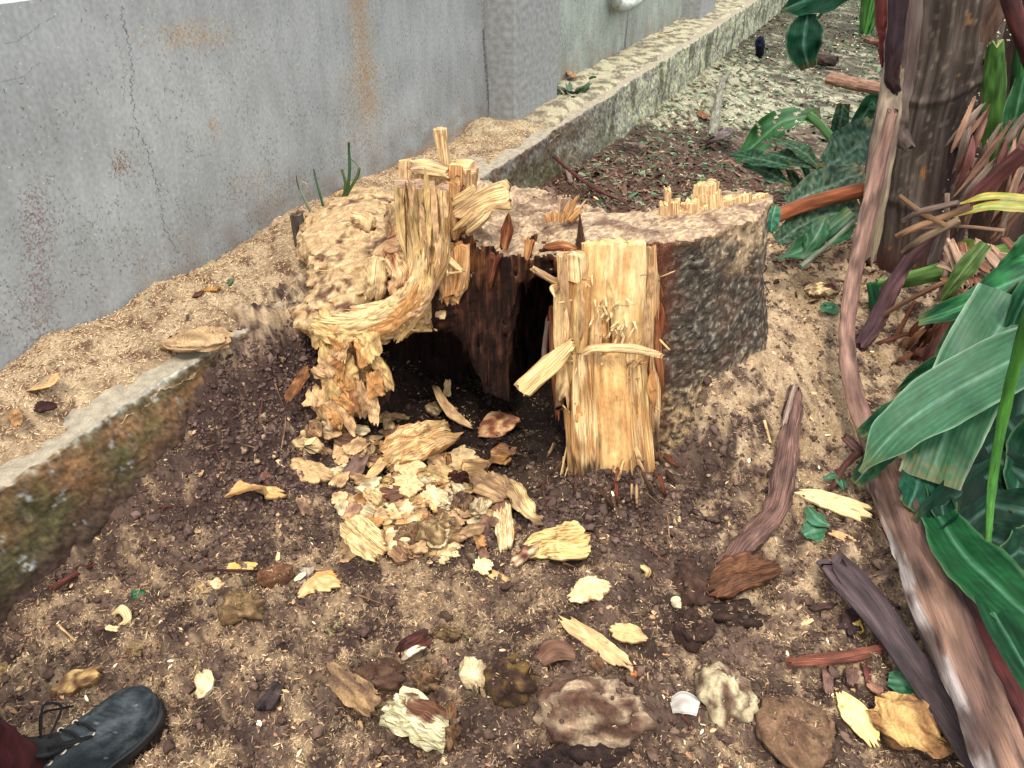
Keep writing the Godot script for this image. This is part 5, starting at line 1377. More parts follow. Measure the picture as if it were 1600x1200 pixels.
func strew(called: String, label: String, cat: String, mesh: Mesh, spots: Array) -> void:
	var mm := MultiMesh.new()
	mm.transform_format = MultiMesh.TRANSFORM_3D
	mm.use_colors = true
	mm.mesh = mesh
	mm.instance_count = spots.size()
	for i in spots.size():
		mm.set_instance_transform(i, spots[i][0])
		mm.set_instance_color(i, spots[i][1])
	var o := MultiMeshInstance3D.new()
	o.name = numbered(called, self)
	o.multimesh = mm
	o.material_override = M.bits
	add_child(o, true)
	tag(o, label, cat, "", "stuff")

func lie(x: float, f: float, y: float, scale: Vector3, tip: float) -> Transform3D:
	var b := Basis(Vector3.UP, rng.randf() * TAU) * Basis(Vector3.RIGHT, rng.randfn() * tip) * Basis(Vector3.BACK, rng.randfn() * tip)
	return Transform3D(b * Basis.from_scale(scale), Vector3(x, y, -f))

func shade(c: Color, k: float) -> Color:
	var q := c * (1.0 + rng.randfn() * k)
	q.a = 1
	return q

func make_litter() -> void:
	rng.seed = 31
	var fibres := []; var chips := []; var crumbs := []
	var sliver := sliver_mesh(1, 1, 1, 0.18)
	var clod := lump(Vector3(0, 0.2, 0), 0.5, 0.42, 0.5, {"nu": 7, "nv": 5, "amp": 0.35, "c1": Color.WHITE, "c2": Color.WHITE})
	# near ground
	for i in 420000:
		var f := 0.42 + 2.4 * pow(rng.randf(), 1.25)
		var x := (rng.randf() * 2.0 - 1.0) * (0.5 + 0.62 * f)
		var t := to_t(x, f)
		if t < LEDGE_T + 0.01: continue
		var d := dusted(x, f) + 0.75 * patch(x, f) + 0.2 * nz.get_noise_2d(x * 70, f * 70)
		var q := rng.randf()
		if q < 0.84 and rng.randf() > clampf(d * 1.25 + 0.1, 0.05, 1.0): continue
		if q >= 0.875 and rng.randf() > clampf(1.2 - d, 0.15, 1.0): continue
		if poly(RB, x, f) < 0.03: continue
		var y := hgt(x, f)
		if y > 0.25: continue
		if f < 1.6 and x > -0.75:
			var y2 := on_mound(x, f, y)
			if y2 > y and rng.randf() < 0.82: continue
			y = y2
		if q < 0.84:
			var l := rng.randf_range(0.003, 0.010) * (1.8 if rng.randf() < 0.06 else 1.0)
			var c := Color(0.67, 0.565, 0.44).lerp(Color(0.45, 0.365, 0.29), rng.randf())
			if rng.randf() < 0.04: c = Color(0.86, 0.76, 0.58)
			if rng.randf() < 0.16: c = Color(0.33, 0.24, 0.19)
			if d > 0.8: c = c.lerp(Color(0.82, 0.71, 0.56), 0.55)
			fibres.append([lie(x, f, y, Vector3(rng.randf_range(0.0007, 0.0019), 0.0008, l), 0.5), shade(c, 0.08)])
		elif q < 0.875:
			if rng.randf() > clampf(d * 0.7 + 0.12, 0.05, 0.6): continue
			var l := rng.randf_range(0.006, 0.015) * (1.9 if rng.randf() < 0.08 else 1.0)
			var c := Color(0.76, 0.63, 0.47).lerp(Color(0.55, 0.42, 0.31), rng.randf())
			if rng.randf() < 0.25: c = Color(0.52, 0.38, 0.30)
			if rng.randf() < 0.07: c = Color(0.93, 0.86, 0.70)
			chips.append([lie(x, f, y - 0.001, Vector3(l * rng.randf_range(0.2, 0.6), rng.randf_range(0.001, 0.003), l), 0.4), shade(c, 0.1)])
		else:
			var r := rng.randf_range(0.0025, 0.009) * (2.4 if rng.randf() < 0.04 else 1.0)
			var c := Color(0.27, 0.21, 0.185).lerp(Color(0.41, 0.33, 0.28), rng.randf())
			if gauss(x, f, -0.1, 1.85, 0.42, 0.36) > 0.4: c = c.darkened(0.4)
			crumbs.append([lie(x, f, y - 0.001, Vector3(r, r * rng.randf_range(0.6, 1.0), r * rng.randf_range(0.8, 1.5)), 0.5), shade(c, 0.1)])
	for i in 6500:                                          # clods and crumbs on the bank and at the stump's foot
		var on_bank := i % 3 > 0
		var x := -0.6 + rng.randfn() * 0.16 if on_bank else 0.2 + rng.randfn() * 0.22
		var f := 1.58 + rng.randfn() * 0.2 if on_bank else 1.36 + rng.randfn() * 0.09
		if to_t(x, f) < LEDGE_T + 0.005: continue
		var y := hgt(x, f)
		if y > 0.262: continue
		var r := rng.randf_range(0.004, 0.012) * (2.0 if rng.randf() < 0.06 else 1.0)
		var c := Color(0.26, 0.205, 0.185).lerp(Color(0.40, 0.325, 0.295), rng.randf())
		if rng.randf() < 0.06: c = Color(0.62, 0.52, 0.41)
		crumbs.append([lie(x, f, y - 0.002, Vector3(r, r * rng.randf_range(0.6, 1.0), r * rng.randf_range(0.8, 1.6)), 0.5), shade(c, 0.1)])
	# sawdust on the ledge
	for i in 26000:
		var s := 0.1 + 3.2 * rng.randf()
		var t := lerpf(WALL_T + 0.01, LEDGE_T - 0.01, rng.randf())
		var p := wp(s, t, 0)
		var q := LEDGE_H + drift(s, t)
		if q < LEDGE_H: continue
		var c := Color(0.82, 0.71, 0.56).lerp(Color(0.63, 0.52, 0.40), rng.randf())
		if rng.randf() < 0.07: c = Color(0.36, 0.26, 0.21)
		fibres.append([lie(p.x, -p.z, q, Vector3(rng.randf_range(0.001, 0.0024), 0.0011, rng.randf_range(0.004, 0.012)), 0.4), shade(c, 0.1)])
	# dust caught on the palm trunk
	for i in 2600:
		var a := PI * (0.5 + rng.randf() * 0.75)
		var y := rng.randf_range(0.15, 1.35)
		var c := at(1415, 418, 2.52)
		var cx := c.x + (y - 0.1) * 0.06
		if nz.get_noise_2d(a * 6.0, y * 7.0) < rng.randf_range(-0.3, 0.5): continue
		fibres.append([Transform3D(Basis(Vector3(rng.randfn(), rng.randfn(), rng.randfn()).normalized(), rng.randf() * TAU) * Basis.from_scale(Vector3(0.003, 0.002, 0.006)), Vector3(cx + cos(a) * 0.166, y, c.z + sin(a) * 0.166)), shade(Color(0.74, 0.69, 0.58), 0.1)])
	strew("sawdust_fibres", "fine tan sawdust shreds strewn over the ground and ledge", "sawdust", sliver, fibres)
	strew("wood_crumbs", "small wood chips strewn over the ground", "wood chips", sliver, chips)
	strew("soil_crumbs", "dark crumbs of earth strewn over the ground", "soil", clod, crumbs)
	# mulch behind the stump
	var mulch := []
	for i in 11000:
		var f := rng.randf_range(2.1, 4.4)
		var x := rng.randf_range(-0.4, 1.7)
		if to_t(x, f) < LEDGE_T + 0.02: continue
		if gauss(x, f, 0.4, 3.0, 0.75, 0.8) < rng.randf() * 0.6: continue
		var l := rng.randf_range(0.008, 0.04) * (2.0 if rng.randf() < 0.07 else 1.0)
		var c := Color(0.29, 0.225, 0.195).lerp(Color(0.47, 0.37, 0.31), rng.randf())
		if rng.randf() < 0.03: c = Color(0.74, 0.6, 0.44)
		mulch.append([lie(x, f, hgt(x, f) + 0.002, Vector3(l * rng.randf_range(0.1, 0.45), rng.randf_range(0.002, 0.006), l), 0.6), shade(c, 0.14)])
	strew("bark_mulch", "brown shredded bark and leaf mulch heaped behind the stump", "mulch", sliver, mulch)
	# leaf litter and sawdust clumps further back
	var far := []
	for i in 42000:
		var f := 3.0 + 8.0 * pow(rng.randf(), 1.3)
		var x := rng.randf_range(0.3, 5.5)
		if to_t(x, f) < LEDGE_T + 0.02: continue
		var l := rng.randf_range(0.008, 0.045) * (1.8 if rng.randf() < 0.05 else 1.0)
		var q := rng.randf()
		var c := Color(0.22, 0.29, 0.21).lerp(Color(0.42, 0.47, 0.37), rng.randf())
		if q < 0.33:
			c = Color(0.76, 0.735, 0.60).lerp(Color(0.56, 0.53, 0.43), rng.randf())
			l *= 0.5
		elif q < 0.58: c = Color(0.40, 0.30, 0.24).lerp(Color(0.28, 0.23, 0.2), rng.randf())
		var d := dusted(x, f)
		if q < 0.33 and rng.randf() > d + 0.1: continue
		if q >= 0.33 and rng.randf() < d * 0.4: continue
		far.append([lie(x, f, hgt(x, f) + 0.003, Vector3(l * rng.randf_range(0.2, 0.6), rng.randf_range(0.001, 0.004), l), 0.4), shade(c, 0.15)])
	strew("leaf_litter", "green and brown leaf litter over pale sawdust on the far ground", "leaf litter", sliver, far)
	# fine roots
	var v := thing("fine_roots", "thin bare roots straggling over the dark soil before the hollow and by the ledge", "roots")
	for p in [[[340, 735], [372, 728], [395, 710]], [[345, 750], [360, 720], [352, 700]], [[370, 722], [392, 722], [400, 704]], [[232, 800], [222, 840], [226, 870]], [[250, 792], [330, 788], [372, 792]], [[260, 790], [235, 812], [222, 850]], [[1000, 800], [1012, 850], [1050, 884]], [[1008, 848], [1030, 870], [1052, 886]], [[1000, 838], [1022, 905], [1044, 915]], [[880, 880], [902, 890], [900, 920]], [[930, 950], [980, 960], [1010, 962]], [[1066, 1118], [1080, 1140], [1078, 1170]], [[1155, 1126], [1180, 1146], [1212, 1160]], [[1090, 1100], [1130, 1126], [1156, 1144]], [[640, 930], [690, 906], [715, 892]], [[560, 930], [620, 950], [660, 945]], [[590, 700], [575, 660], [590, 640]], [[840, 760], [858, 745], [868, 740]], [[1200, 970], [1230, 955], [1262, 930]], [[300, 660], [330, 690], [352, 740]], [[400, 560], [410, 620], [398, 680]], [[430, 600], [446, 650], [440, 700]], [[360, 640], [392, 660], [430, 656]], [[320, 700], [356, 690], [402, 700]], [[930, 770], [920, 810], [938, 846]], [[1010, 770], [1040, 800], [1046, 840]], [[870, 720], [850, 760], [856, 800]]]:
		var path := []
		for q in p: path.append(land(q[0], q[1], 0.008))
		obj("fine_root", tube(path, rng.randf_range(0.0012, 0.0024), 0.0008, {"c1": Color(0.62, 0.47, 0.36) if rng.randf() < 0.5 else Color(0.4, 0.26, 0.22), "nu": 6, "nv": 18, "amp": 0.002, "fr": 40.0}), M.stalk, v)

# ---------------------------------------------------------------- plants
const DEEP := Color(0.10, 0.25, 0.17)
const GLOSS := Color(0.18, 0.35, 0.235)
const MIDGREEN := Color(0.20, 0.42, 0.22)
const LIME := Color(0.50, 0.66, 0.28)
const PINKISH := Color(0.66, 0.47, 0.42)

func near_ground(py: float) -> float:                     # metres ahead of a point a hand above the ground, seen at that height in the photo
	var r := ray(800, py)
	return -r.z * (EYE - 0.13) / -r.y

func through(pts: Array) -> Array:                        # photo points [x, y, metres ahead]
	var path := []
	for p in pts: path.append(at(p[0], p[1], p[2]))
	return path

func leaf(called: String, label: String, pts: Array, wpx: Array, up: Vector3, c1: Color, o := {}) -> MeshInstance3D:
	var path := through(pts)
	var k := per_px(path[path.size() / 2])
	var hw := []
	for w in wpx: hw.append(w * k * 0.5)
	sticks_count += 1
	var q := {"seed": sticks_count, "c1": c1}
	q.merge(o, true)
	var base: Vector3 = path[0]
	for i in path.size(): path[i] -= base
	var m := single(called, blade(path, hw, up, q), M[o.get("mat", "dusty_leaf" if o.has("dust") else "dark_leaf" if c1.g < 0.31 else "leaf")], label, "leaf", o.get("group", ""))
	m.position = base
	return m

func stalk(called: String, category: String, label: String, pts: Array, wpx: Array, flat: float, c1: Color, c2: Color, o := {}) -> MeshInstance3D:
	var path := through(pts)
	var k := per_px(path[path.size() / 2])
	var hw := []; var ht := []
	for w in wpx:
		hw.append(w * k * 0.5); ht.append(w * k * 0.5 * flat)
	sticks_count += 1
	var base: Vector3 = path[path.size() - 1]
	for i in path.size(): path[i] -= base
	var q := {"seed": sticks_count, "c1": c1, "c2": c2, "e": 2.2, "nu": 20, "nv": 40, "amp": wpx.max() * k * 0.04, "fr": 50.0, "st": 0.15, "cf": 25.0, "var": 0.18, "blot": c2.darkened(0.25), "jag0": wpx.max() * k * 0.2, "jag1": wpx.max() * k * 0.2}
	q.merge(o, true)
	var m := single(called, loft(path, hw, ht, o.get("up", Vector3(0, 0.35, 1).normalized()), q), M[o.get("mat", "stalk")], label, category, o.get("group", ""))
	m.position = base
	return m

func make_palm() -> void:
	rng.seed = 505
	var t := thing("palm_trunk", "thick brown trunk of a palm like plant with peeling leaf sheaths, at the upper right", "palm trunk")
	var base := at(1415, 418, 2.52)
	var path := [base + Vector3(-0.02, -0.12, 0), base, at(1440, 220, 2.52), at(1475, 60, 2.5), at(1500, -140, 2.5), at(1540, -420, 2.5)]
	var trunk := sheet(120, 200, func(u, v):
		var a: float = u * TAU
		var c := spot(path, v)
		var r := 0.158 + 0.012 * sin(v * 9.0) + 0.006 * nz.get_noise_2d(cos(a) * 2.0 + 5, v * 9 + sin(a)) + 0.003 * nz.get_noise_2d(a * 14.0, v * 4)
		var yy := c.y
		for ring in [0.33, 0.72, 1.02, 1.5]:
			r += 0.010 * exp(-pow((yy - ring - 0.04 * sin(a * 2.0 + ring * 9)) / 0.012, 2))
		var p := c + Vector3(cos(a) * r, 0, sin(a) * r)
		var n := nz.get_noise_2d(a * 3.0, yy * 4.0)
		var fib := nz.get_noise_2d(a * 26.0, yy * 2.0)
		var col := Color(0.425, 0.38, 0.345).lerp(Color(0.28, 0.24, 0.215), clampf(0.5 + fib + 0.5 * n, 0, 1))
		var facing := clampf(cos(a - 0.6), 0, 1)           # the dark wet patch on its right front
		var wet := sm(0.62, 0.4, yy + 0.1 * n) * sm(0.2, 0.85, facing) + gauss(yy, a, 0.62, 0.75, 0.12, 0.5) * 0.9
		col = col.lerp(Color(0.17, 0.125, 0.12), clampf(wet * 1.2, 0, 1) * 0.92)
		col = col.lerp(Color(0.33, 0.21, 0.18), sm(0.26, 0.12, yy + 0.06 * fib) * 0.8)
		col = col.lerp(Color(0.66, 0.60, 0.52), clampf(1.6 * nz.get_noise_2d(a * 40, yy * 30) - 0.75, 0, 1) * sm(0.2, 0.5, yy))
		if nz.get_noise_2d(a * 4 + 40, yy * 9 + 3) > 0.80: col = Color(0.60, 0.43, 0.26)
		col.a = 1
		return [p, col, Vector2(a * 0.16, yy)], Vector3(0, 0, 1))
	obj("trunk", trunk, M.trunk_skin, t)
	# sheaths clasping the trunk
	var sh := func(called: String, pts: Array, w: Array, c1: Color, c2: Color, o := {}) -> void:
		var k := per_px(at(pts[1][0], pts[1][1], pts[1][2]))
		var hw := []; var ht := []
		for q in w:
			hw.append(q * k * 0.5); ht.append(0.012)
		sticks_count += 1
		var q2 := {"seed": sticks_count, "c1": c1, "c2": c2, "nu": 22, "nv": 40, "amp": 0.006, "fr": 30.0, "st": 0.3, "jag0": 0.02, "jag1": 0.04, "cf": 18.0}
		q2.merge(o, true)
		obj(called, loft(through(pts), hw, ht, Vector3(-0.35, 0.2, 1).normalized(), q2), M.stalk, t)
	sh.call("leaf_sheath", [[1412, -60, 2.34], [1402, 60, 2.34], [1392, 150, 2.33], [1372, 280, 2.32], [1352, 420, 2.32]], [40, 34, 34, 40, 34], Color(0.70, 0.63, 0.52), Color(0.52, 0.44, 0.40), {"cf": 40.0})
	sh.call("leaf_sheath", [[1408, -60, 2.31], [1400, 50, 2.30], [1394, 120, 2.31], [1402, 150, 2.33]], [30, 26, 18, 6], Color(0.20, 0.15, 0.165), Color(0.27, 0.2, 0.2))
	sh.call("leaf_sheath", [[1392, -60, 2.36], [1388, 20, 2.36], [1386, 70, 2.36], [1377, 112, 2.36]], [44, 36, 22, 5], Color(0.47, 0.23, 0.21), Color(0.36, 0.19, 0.18))
	sh.call("leaf_sheath", [[1425, -60, 2.33], [1412, 100, 2.33], [1400, 190, 2.33], [1424, 238, 2.33]], [40, 36, 40, 14], Color(0.46, 0.40, 0.37), Color(0.36, 0.3, 0.28))
	sh.call("leaf_sheath", [[1545, -80, 2.36], [1535, 0, 2.36], [1528, 70, 2.37], [1534, 96, 2.38]], [110, 80, 40, 10], Color(0.42, 0.33, 0.28), Color(0.33, 0.25, 0.22), {"nv": 30})
	# its clipped stubs
	for p in [[1545, 170, 1538, 215, 34, Color(0.50, 0.38, 0.35)], [1500, 218, 1535, 240, 22, Color(0.40, 0.30, 0.27)], [1536, 92, 1540, 100, 16, Color(0.72, 0.5, 0.4)]]:
		torn("leaf_stub", [[p[0], p[1], 2.36], [p[2], p[3], 2.40]], [p[4], p[4]], 0.03, p[5], (p[5] as Color).darkened(0.4), t, {"cend": DARKWOOD})

	stalk("second_trunk", "palm trunk", "dark narrow trunk at the right picture edge behind the green stem", [[1660, -300, 2.75], [1610, 100, 2.75], [1560, 420, 2.75]], [110, 110, 110], 0.9, Color(0.24, 0.19, 0.17), Color(0.34, 0.27, 0.24), {"nv": 40})
	stalk("red_stalk", "leaf stalk", "dark red leaf stalk slanting across the upper right corner", [[1550, -90, 2.2], [1585, 20, 2.2], [1625, 130, 2.2]], [26, 28, 28], 0.7, Color(0.36, 0.19, 0.17), Color(0.27, 0.16, 0.15))
	stalk("green_stalk", "plant stalk", "thick upright green stem cut off at the top, right of the palm trunk", [[1556, 58, 2.28], [1553, 150, 2.28], [1552, 290, 2.28]], [22, 34, 34], 0.85, Color(0.35, 0.52, 0.22), Color(0.28, 0.42, 0.19), {"cend": Color(0.72, 0.7, 0.5), "jag0": 0.03})
	stalk("green_stalk", "plant stalk", "green stem at the right picture edge behind the upright cut one", [[1600, 60, 2.35], [1592, 150, 2.35], [1588, 230, 2.35]], [24, 26, 26], 0.8, Color(0.22, 0.42, 0.22), Color(0.17, 0.33, 0.18))
	# the two long leaf stalks at the stump side
	stalk("leaf_stalk", "leaf stalk", "long pinkish leaf stalk curving from palm trunk to glossy leaf", [[1396, 168, 2.26], [1366, 290, 2.14], [1340, 400, 1.98], [1326, 490, 1.82], [1326, 570, 1.66], [1346, 650, 1.51], [1390, 755, 1.35]], [20, 26, 27, 27, 28, 30, 32], 0.4, Color(0.55, 0.43, 0.37), Color(0.45, 0.34, 0.30), {"nv": 70, "jag0": 0.02, "bark": [PI, 0.35, Color(0.32, 0.22, 0.2)], "amp": 0.003})
	var lying := func(called: String, label: String, pts: Array, w: Array, flat: float, c1: Color, c2: Color, o := {}) -> void:
		var path2 := []
		for p in pts: path2.append(on(p[0], p[1], p[2]))
		var k := per_px(path2[path2.size() / 2])
		var hw := []; var ht := []
		for q in w:
			hw.append(q * k * 0.5); ht.append(q * k * 0.5 * flat)
		sticks_count += 1
		var b: Vector3 = path2[1]
		for i in path2.size(): path2[i] -= b
		var q2 := {"seed": sticks_count, "c1": c1, "c2": c2, "e": 2.4, "nu": 26, "nv": 70, "amp": 0.006, "fr": 40.0, "st": 0.12, "cf": 30.0, "var": 0.2, "blot": c2.darkened(0.3), "jag0": 0.03, "jag1": 0.02}
		q2.merge(o, true)
		var m := single(called, loft(path2, hw, ht, Vector3(-0.25, 1, 0.3).normalized(), q2), M.stalk, label, "leaf stalk")
		m.position = b
	lying.call("leaf_stalk", "widest dry leaf stalk, brown above and pink below, running to the bottom right edge", [[1368, 700, 0.12], [1405, 800, 0.11], [1450, 910, 0.10], [1510, 1050, 0.10], [1570, 1190, 0.10], [1630, 1340, 0.10]], [50, 80, 84, 76, 70, 64], 0.35, Color(0.50, 0.385, 0.32), Color(0.36, 0.275, 0.245), {"bark": [0.45, 0.45, Color(0.54, 0.50, 0.48)], "cf": 26.0, "amp": 0.009})
	lying.call("leaf_stalk", "dark purple grey dry stalk with a broken upper end, lying left of the widest stalk", [[1288, 868, 0.07], [1345, 930, 0.065], [1405, 1010, 0.06], [1455, 1085, 0.05], [1520, 1180, 0.05], [1580, 1280, 0.05]], [50, 60, 54, 50, 44, 40], 0.35, Color(0.235, 0.19, 0.195), Color(0.33, 0.275, 0.27), {"cup": 0.35, "jag0": 0.05})
	lying.call("leaf_stalk", "salmon red dry stalk between the dark purple stalk and the widest stalk", [[1415, 1000, 0.05], [1460, 1075, 0.05], [1510, 1150, 0.04], [1550, 1230, 0.04]], [24, 36, 40, 36], 0.3, Color(0.56, 0.35, 0.30), Color(0.42, 0.27, 0.25), {})
	lying.call("leaf_stalk", "blackish grey sheath just right of the widest stalk in the bottom right corner", [[1470, 900, 0.05], [1530, 1010, 0.05], [1575, 1100, 0.05], [1640, 1230, 0.05]], [60, 80, 80, 80], 0.25, Color(0.25, 0.23, 0.24), Color(0.34, 0.3, 0.3), {})
	lying.call("leaf_stalk", "dusky red sheath emerging under the dark green leaf at the right edge", [[1450, 800, 0.10], [1500, 910, 0.10], [1560, 1020, 0.10], [1620, 1130, 0.10], [1660, 1220, 0.1]], [50, 66, 70, 66, 60], 0.35, Color(0.42, 0.22, 0.21), Color(0.31, 0.18, 0.18), {})
	lying.call("bark_sheet", "torn pinkish sheath scrap at the bottom right corner, against the dusky red sheath", [[1550, 1060, 0.08], [1580, 1110, 0.08], [1610, 1160, 0.07]], [26, 40, 30], 0.2, Color(0.55, 0.38, 0.35), Color(0.4, 0.28, 0.27), {"jag1": 0.03})
	# stems and twigs in front of the trunk
	stalk("green_stalk", "plant stalk", "green stem running down beside the pinkish stalk, right of it", [[1362, 440, 2.1], [1372, 500, 2.05], [1380, 570, 2.0], [1392, 650, 1.9]], [17, 20, 20, 18], 0.9, Color(0.16, 0.40, 0.26), Color(0.13, 0.32, 0.2), {"e": 2.0})
	stalk("green_stalk", "plant stalk", "bright light green stem lying towards the right edge in front of the trunk", [[1370, 446, 2.12], [1430, 434, 2.05], [1500, 416, 1.98], [1560, 402, 1.92], [1640, 388, 1.85]], [20, 26, 30, 34, 40], 0.85, Color(0.50, 0.65, 0.34), Color(0.40, 0.56, 0.28), {"e": 2.0})
	stalk("grey_stick", "stick", "straight grey dead stick leaning right against the foot of the trunk", [[1518, 246, 2.16], [1490, 320, 2.18], [1456, 412, 2.22]], [20, 20, 17], 0.9, Color(0.56, 0.51, 0.47), Color(0.44, 0.39, 0.36), {"e": 2.0, "jag0": 0.004, "jag1": 0.004})
	stalk("dark_stalk", "leaf stalk", "withered dark purple stalk crossing the bright green stem", [[1470, 350, 2.0], [1420, 410, 2.0], [1392, 455, 1.98], [1368, 505, 1.94], [1340, 545, 1.88]], [16, 20, 26, 26, 18], 0.6, Color(0.28, 0.20, 0.21), Color(0.42, 0.30, 0.30), {"amp": 0.006})
	for p in [[1404, 305, 1440, 332, 1478, 352, 8, Color(0.66, 0.50, 0.36), "thin tan twig with a knobbed end slanting down across the trunk foot"], [1410, 346, 1440, 330, 1500, 316, 10, Color(0.56, 0.46, 0.41), "grey brown twig pointing left across the trunk foot, uppermost of three"], [1400, 370, 1430, 356, 1520, 322, 12, Color(0.64, 0.48, 0.36), "tan twig pointing left across the trunk foot, middle of three"], [1410, 396, 1440, 374, 1500, 342, 13, Color(0.60, 0.50, 0.40), "blunt dusty twig pointing left across the trunk foot, lowest of three"], [1440, 358, 1500, 354, 1570, 360, 6, Color(0.72, 0.57, 0.45), "thin straight level twig in front of the grey stick"], [1336, 528, 1400, 480, 1510, 424, 8, Color(0.68, 0.48, 0.36), "long straight salmon twig below the bright green stem"], [1350, 560, 1390, 540, 1430, 470, 7, Color(0.60, 0.38, 0.28), "bent rust twig next to the green stem foot"], [1310, 600, 1360, 545, 1420, 520, 8, Color(0.52, 0.33, 0.26), "rust brown twig reaching left behind the pinkish stalk"], [1440, 520, 1500, 500, 1560, 470, 6, Color(0.66, 0.46, 0.4), "pink brown twig under the bright green stem towards the right"], [1420, 600, 1450, 550, 1500, 500, 8, Color(0.55, 0.34, 0.24), "reddish twig standing in the dry leaves left of the glossy leaf"], [1480, 300, 1478, 420, 1466, 470, 9, Color(0.6, 0.5, 0.44), "pale dry blade hanging right of the grey stick"]]:
		stalk("twig", "twig", p[8], [[p[0], p[1], 1.96], [p[2], p[3], 1.93], [p[4], p[5], 1.9]], [p[6] * 0.8, p[6], p[6] * 0.9], 0.9, p[7], (p[7] as Color).darkened(0.3), {"e": 2.0, "nv": 16, "nu": 10})
	# dry fan of withered leaves
	var dry := thing("withered_leaves", "tangle of withered rust brown leaf strips between the pinkish stalk and the glossy leaves", "dry leaves")
	for i in 90:
		var x := 1400.0 + rng.randf() * 150.0
		var y := 610.0 - (x - 1400.0) * 0.9 + rng.randf_range(-60, 60)
		var l := rng.randf_range(40, 120)
		var a := rng.randf_range(0.5, 1.2)
		var c: Color = [Color(0.52, 0.32, 0.22), Color(0.62, 0.42, 0.30), Color(0.40, 0.25, 0.21), Color(0.68, 0.50, 0.38)][i % 4]
		var f := 1.86 + rng.randf() * 0.14
		torn("leaf_strip", [[x - cos(a) * l * 0.5, y + sin(a) * l * 0.5, f], [x + rng.randfn() * 7, y + rng.randfn() * 7, f - 0.03], [x + cos(a) * l * 0.5, y - sin(a) * l * 0.5, f]], [3, rng.randf_range(6, 18), 4], 0.004, c, c.darkened(0.3), dry, {"nv": 12, "nu": 8, "twist": rng.randfn() * 1.4, "amp": 0.002})
	var fan := thing("dry_fronds", "pinkish dry palm frond strips standing behind the glossy leaves at the right edge", "dry leaves")
	for i in 46:
		var x := 1500.0 + rng.randf() * 110.0
		var y := rng.randf_range(190, 340)
		var l := rng.randf_range(70, 150)
		var a := rng.randf_range(0.85, 1.35)
		var c: Color = [Color(0.62, 0.46, 0.38), Color(0.72, 0.56, 0.46), Color(0.48, 0.31, 0.29), Color(0.58, 0.50, 0.44)][i % 4]
		var f := 2.02 + rng.randf() * 0.14
		torn("leaf_strip", [[x - cos(a) * l * 0.5, y + sin(a) * l * 0.5, f], [x + rng.randfn() * 5, y, f - 0.02], [x + cos(a) * l * 0.5, y - sin(a) * l * 0.5, f]], [3, rng.randf_range(6, 16), 5], 0.004, c, c.darkened(0.3), fan, {"nv": 12, "nu": 8, "twist": rng.randfn(), "amp": 0.002})
	for i in 34:
		var x := 1490.0 + rng.randf() * 120.0
		var y := 395.0 + rng.randf() * 50.0
		var l := rng.randf_range(40, 90)
		var a := -rng.randf_range(0.2, 1.3)
		var c: Color = [Color(0.72, 0.56, 0.46), Color(0.60, 0.42, 0.33), Color(0.76, 0.62, 0.52)][i % 3]
		torn("leaf_strip", [[x - cos(a) * l * 0.5, y + sin(a) * l * 0.5, 1.84], [x + cos(a) * l * 0.5, y - sin(a) * l * 0.5, 1.80]], [10, 16], 0.004, c, c.darkened(0.3), fan, {"nv": 10, "nu": 8, "twist": rng.randfn(), "amp": 0.002})
	stalk("red_stalk", "leaf stalk", "dull red stalk slanting up to the right edge above the yellow green blades", [[1490, 345, 2.0], [1540, 292, 1.97], [1610, 230, 1.92]], [20, 24, 26], 0.7, Color(0.47, 0.28, 0.27), Color(0.36, 0.22, 0.21))
	stalk("red_stalk", "leaf stalk", "broken red stalk bending down beside the grey stick", [[1522, 258, 2.1], [1526, 290, 2.08], [1498, 330, 2.06]], [16, 20, 14], 0.7, Color(0.50, 0.28, 0.25), Color(0.38, 0.22, 0.2))
	stalk("red_stalk", "leaf stalk", "dark red stalk rising under the glossy leaves from the dry strips", [[1500, 470, 1.84], [1470, 540, 1.82], [1420, 640, 1.76]], [24, 26, 24], 0.7, Color(0.42, 0.24, 0.22), Color(0.33, 0.2, 0.19))
	# leaves on the right
	var up := Vector3(-0.35, 0.8, 0.55).normalized()
	leaf("yellow_leaf", "narrow yellow green blade with an orange edge at the right, upper of two", [[1500, 318, 1.95], [1550, 306, 1.92], [1620, 312, 1.88]], [4, 14, 12], up, Color(0.50, 0.53, 0.22), {"c2": Color(0.70, 0.55, 0.22), "fold": 0.1, "nv": 16, "nu": 6})
	leaf("yellow_leaf", "narrow yellow green blade with an orange tip at the right, lower of two", [[1490, 338, 1.94], [1545, 322, 1.9], [1620, 326, 1.86]], [5, 18, 18], up, Color(0.44, 0.52, 0.2), {"c2": Color(0.66, 0.52, 0.25), "fold": 0.1, "nv": 16, "nu": 6})
	leaf("round_leaf", "round olive green leaf with a brown spot above the bright green stem", [[1486, 396, 1.95], [1512, 390, 1.92], [1541, 392, 1.9]], [14, 34, 10], Vector3(0, 0.5, 1), Color(0.32, 0.40, 0.17), {"c2": Color(0.42, 0.38, 0.18), "nv": 16})
	leaf("broad_leaf", "bright green ragged leaf fragment pointing left above the glossy leaves", [[1625, 420, 1.60], [1560, 452, 1.62], [1500, 480, 1.65], [1436, 502, 1.70]], [50, 56, 34, 22], up, Color(0.18, 0.44, 0.24), {"c2": DEEP, "wave": 0.4})
	leaf("broad_leaf", "long green leaf with a pale margin standing above the glossy leaves at the right edge", [[1618, 452, 1.5], [1580, 500, 1.55], [1545, 560, 1.6], [1516, 600, 1.62]], [46, 60, 62, 40], Vector3(-0.8, 0.3, 0.6), Color(0.16, 0.36, 0.25), {"edge": Color(0.7, 0.72, 0.6), "wave": 0.3})
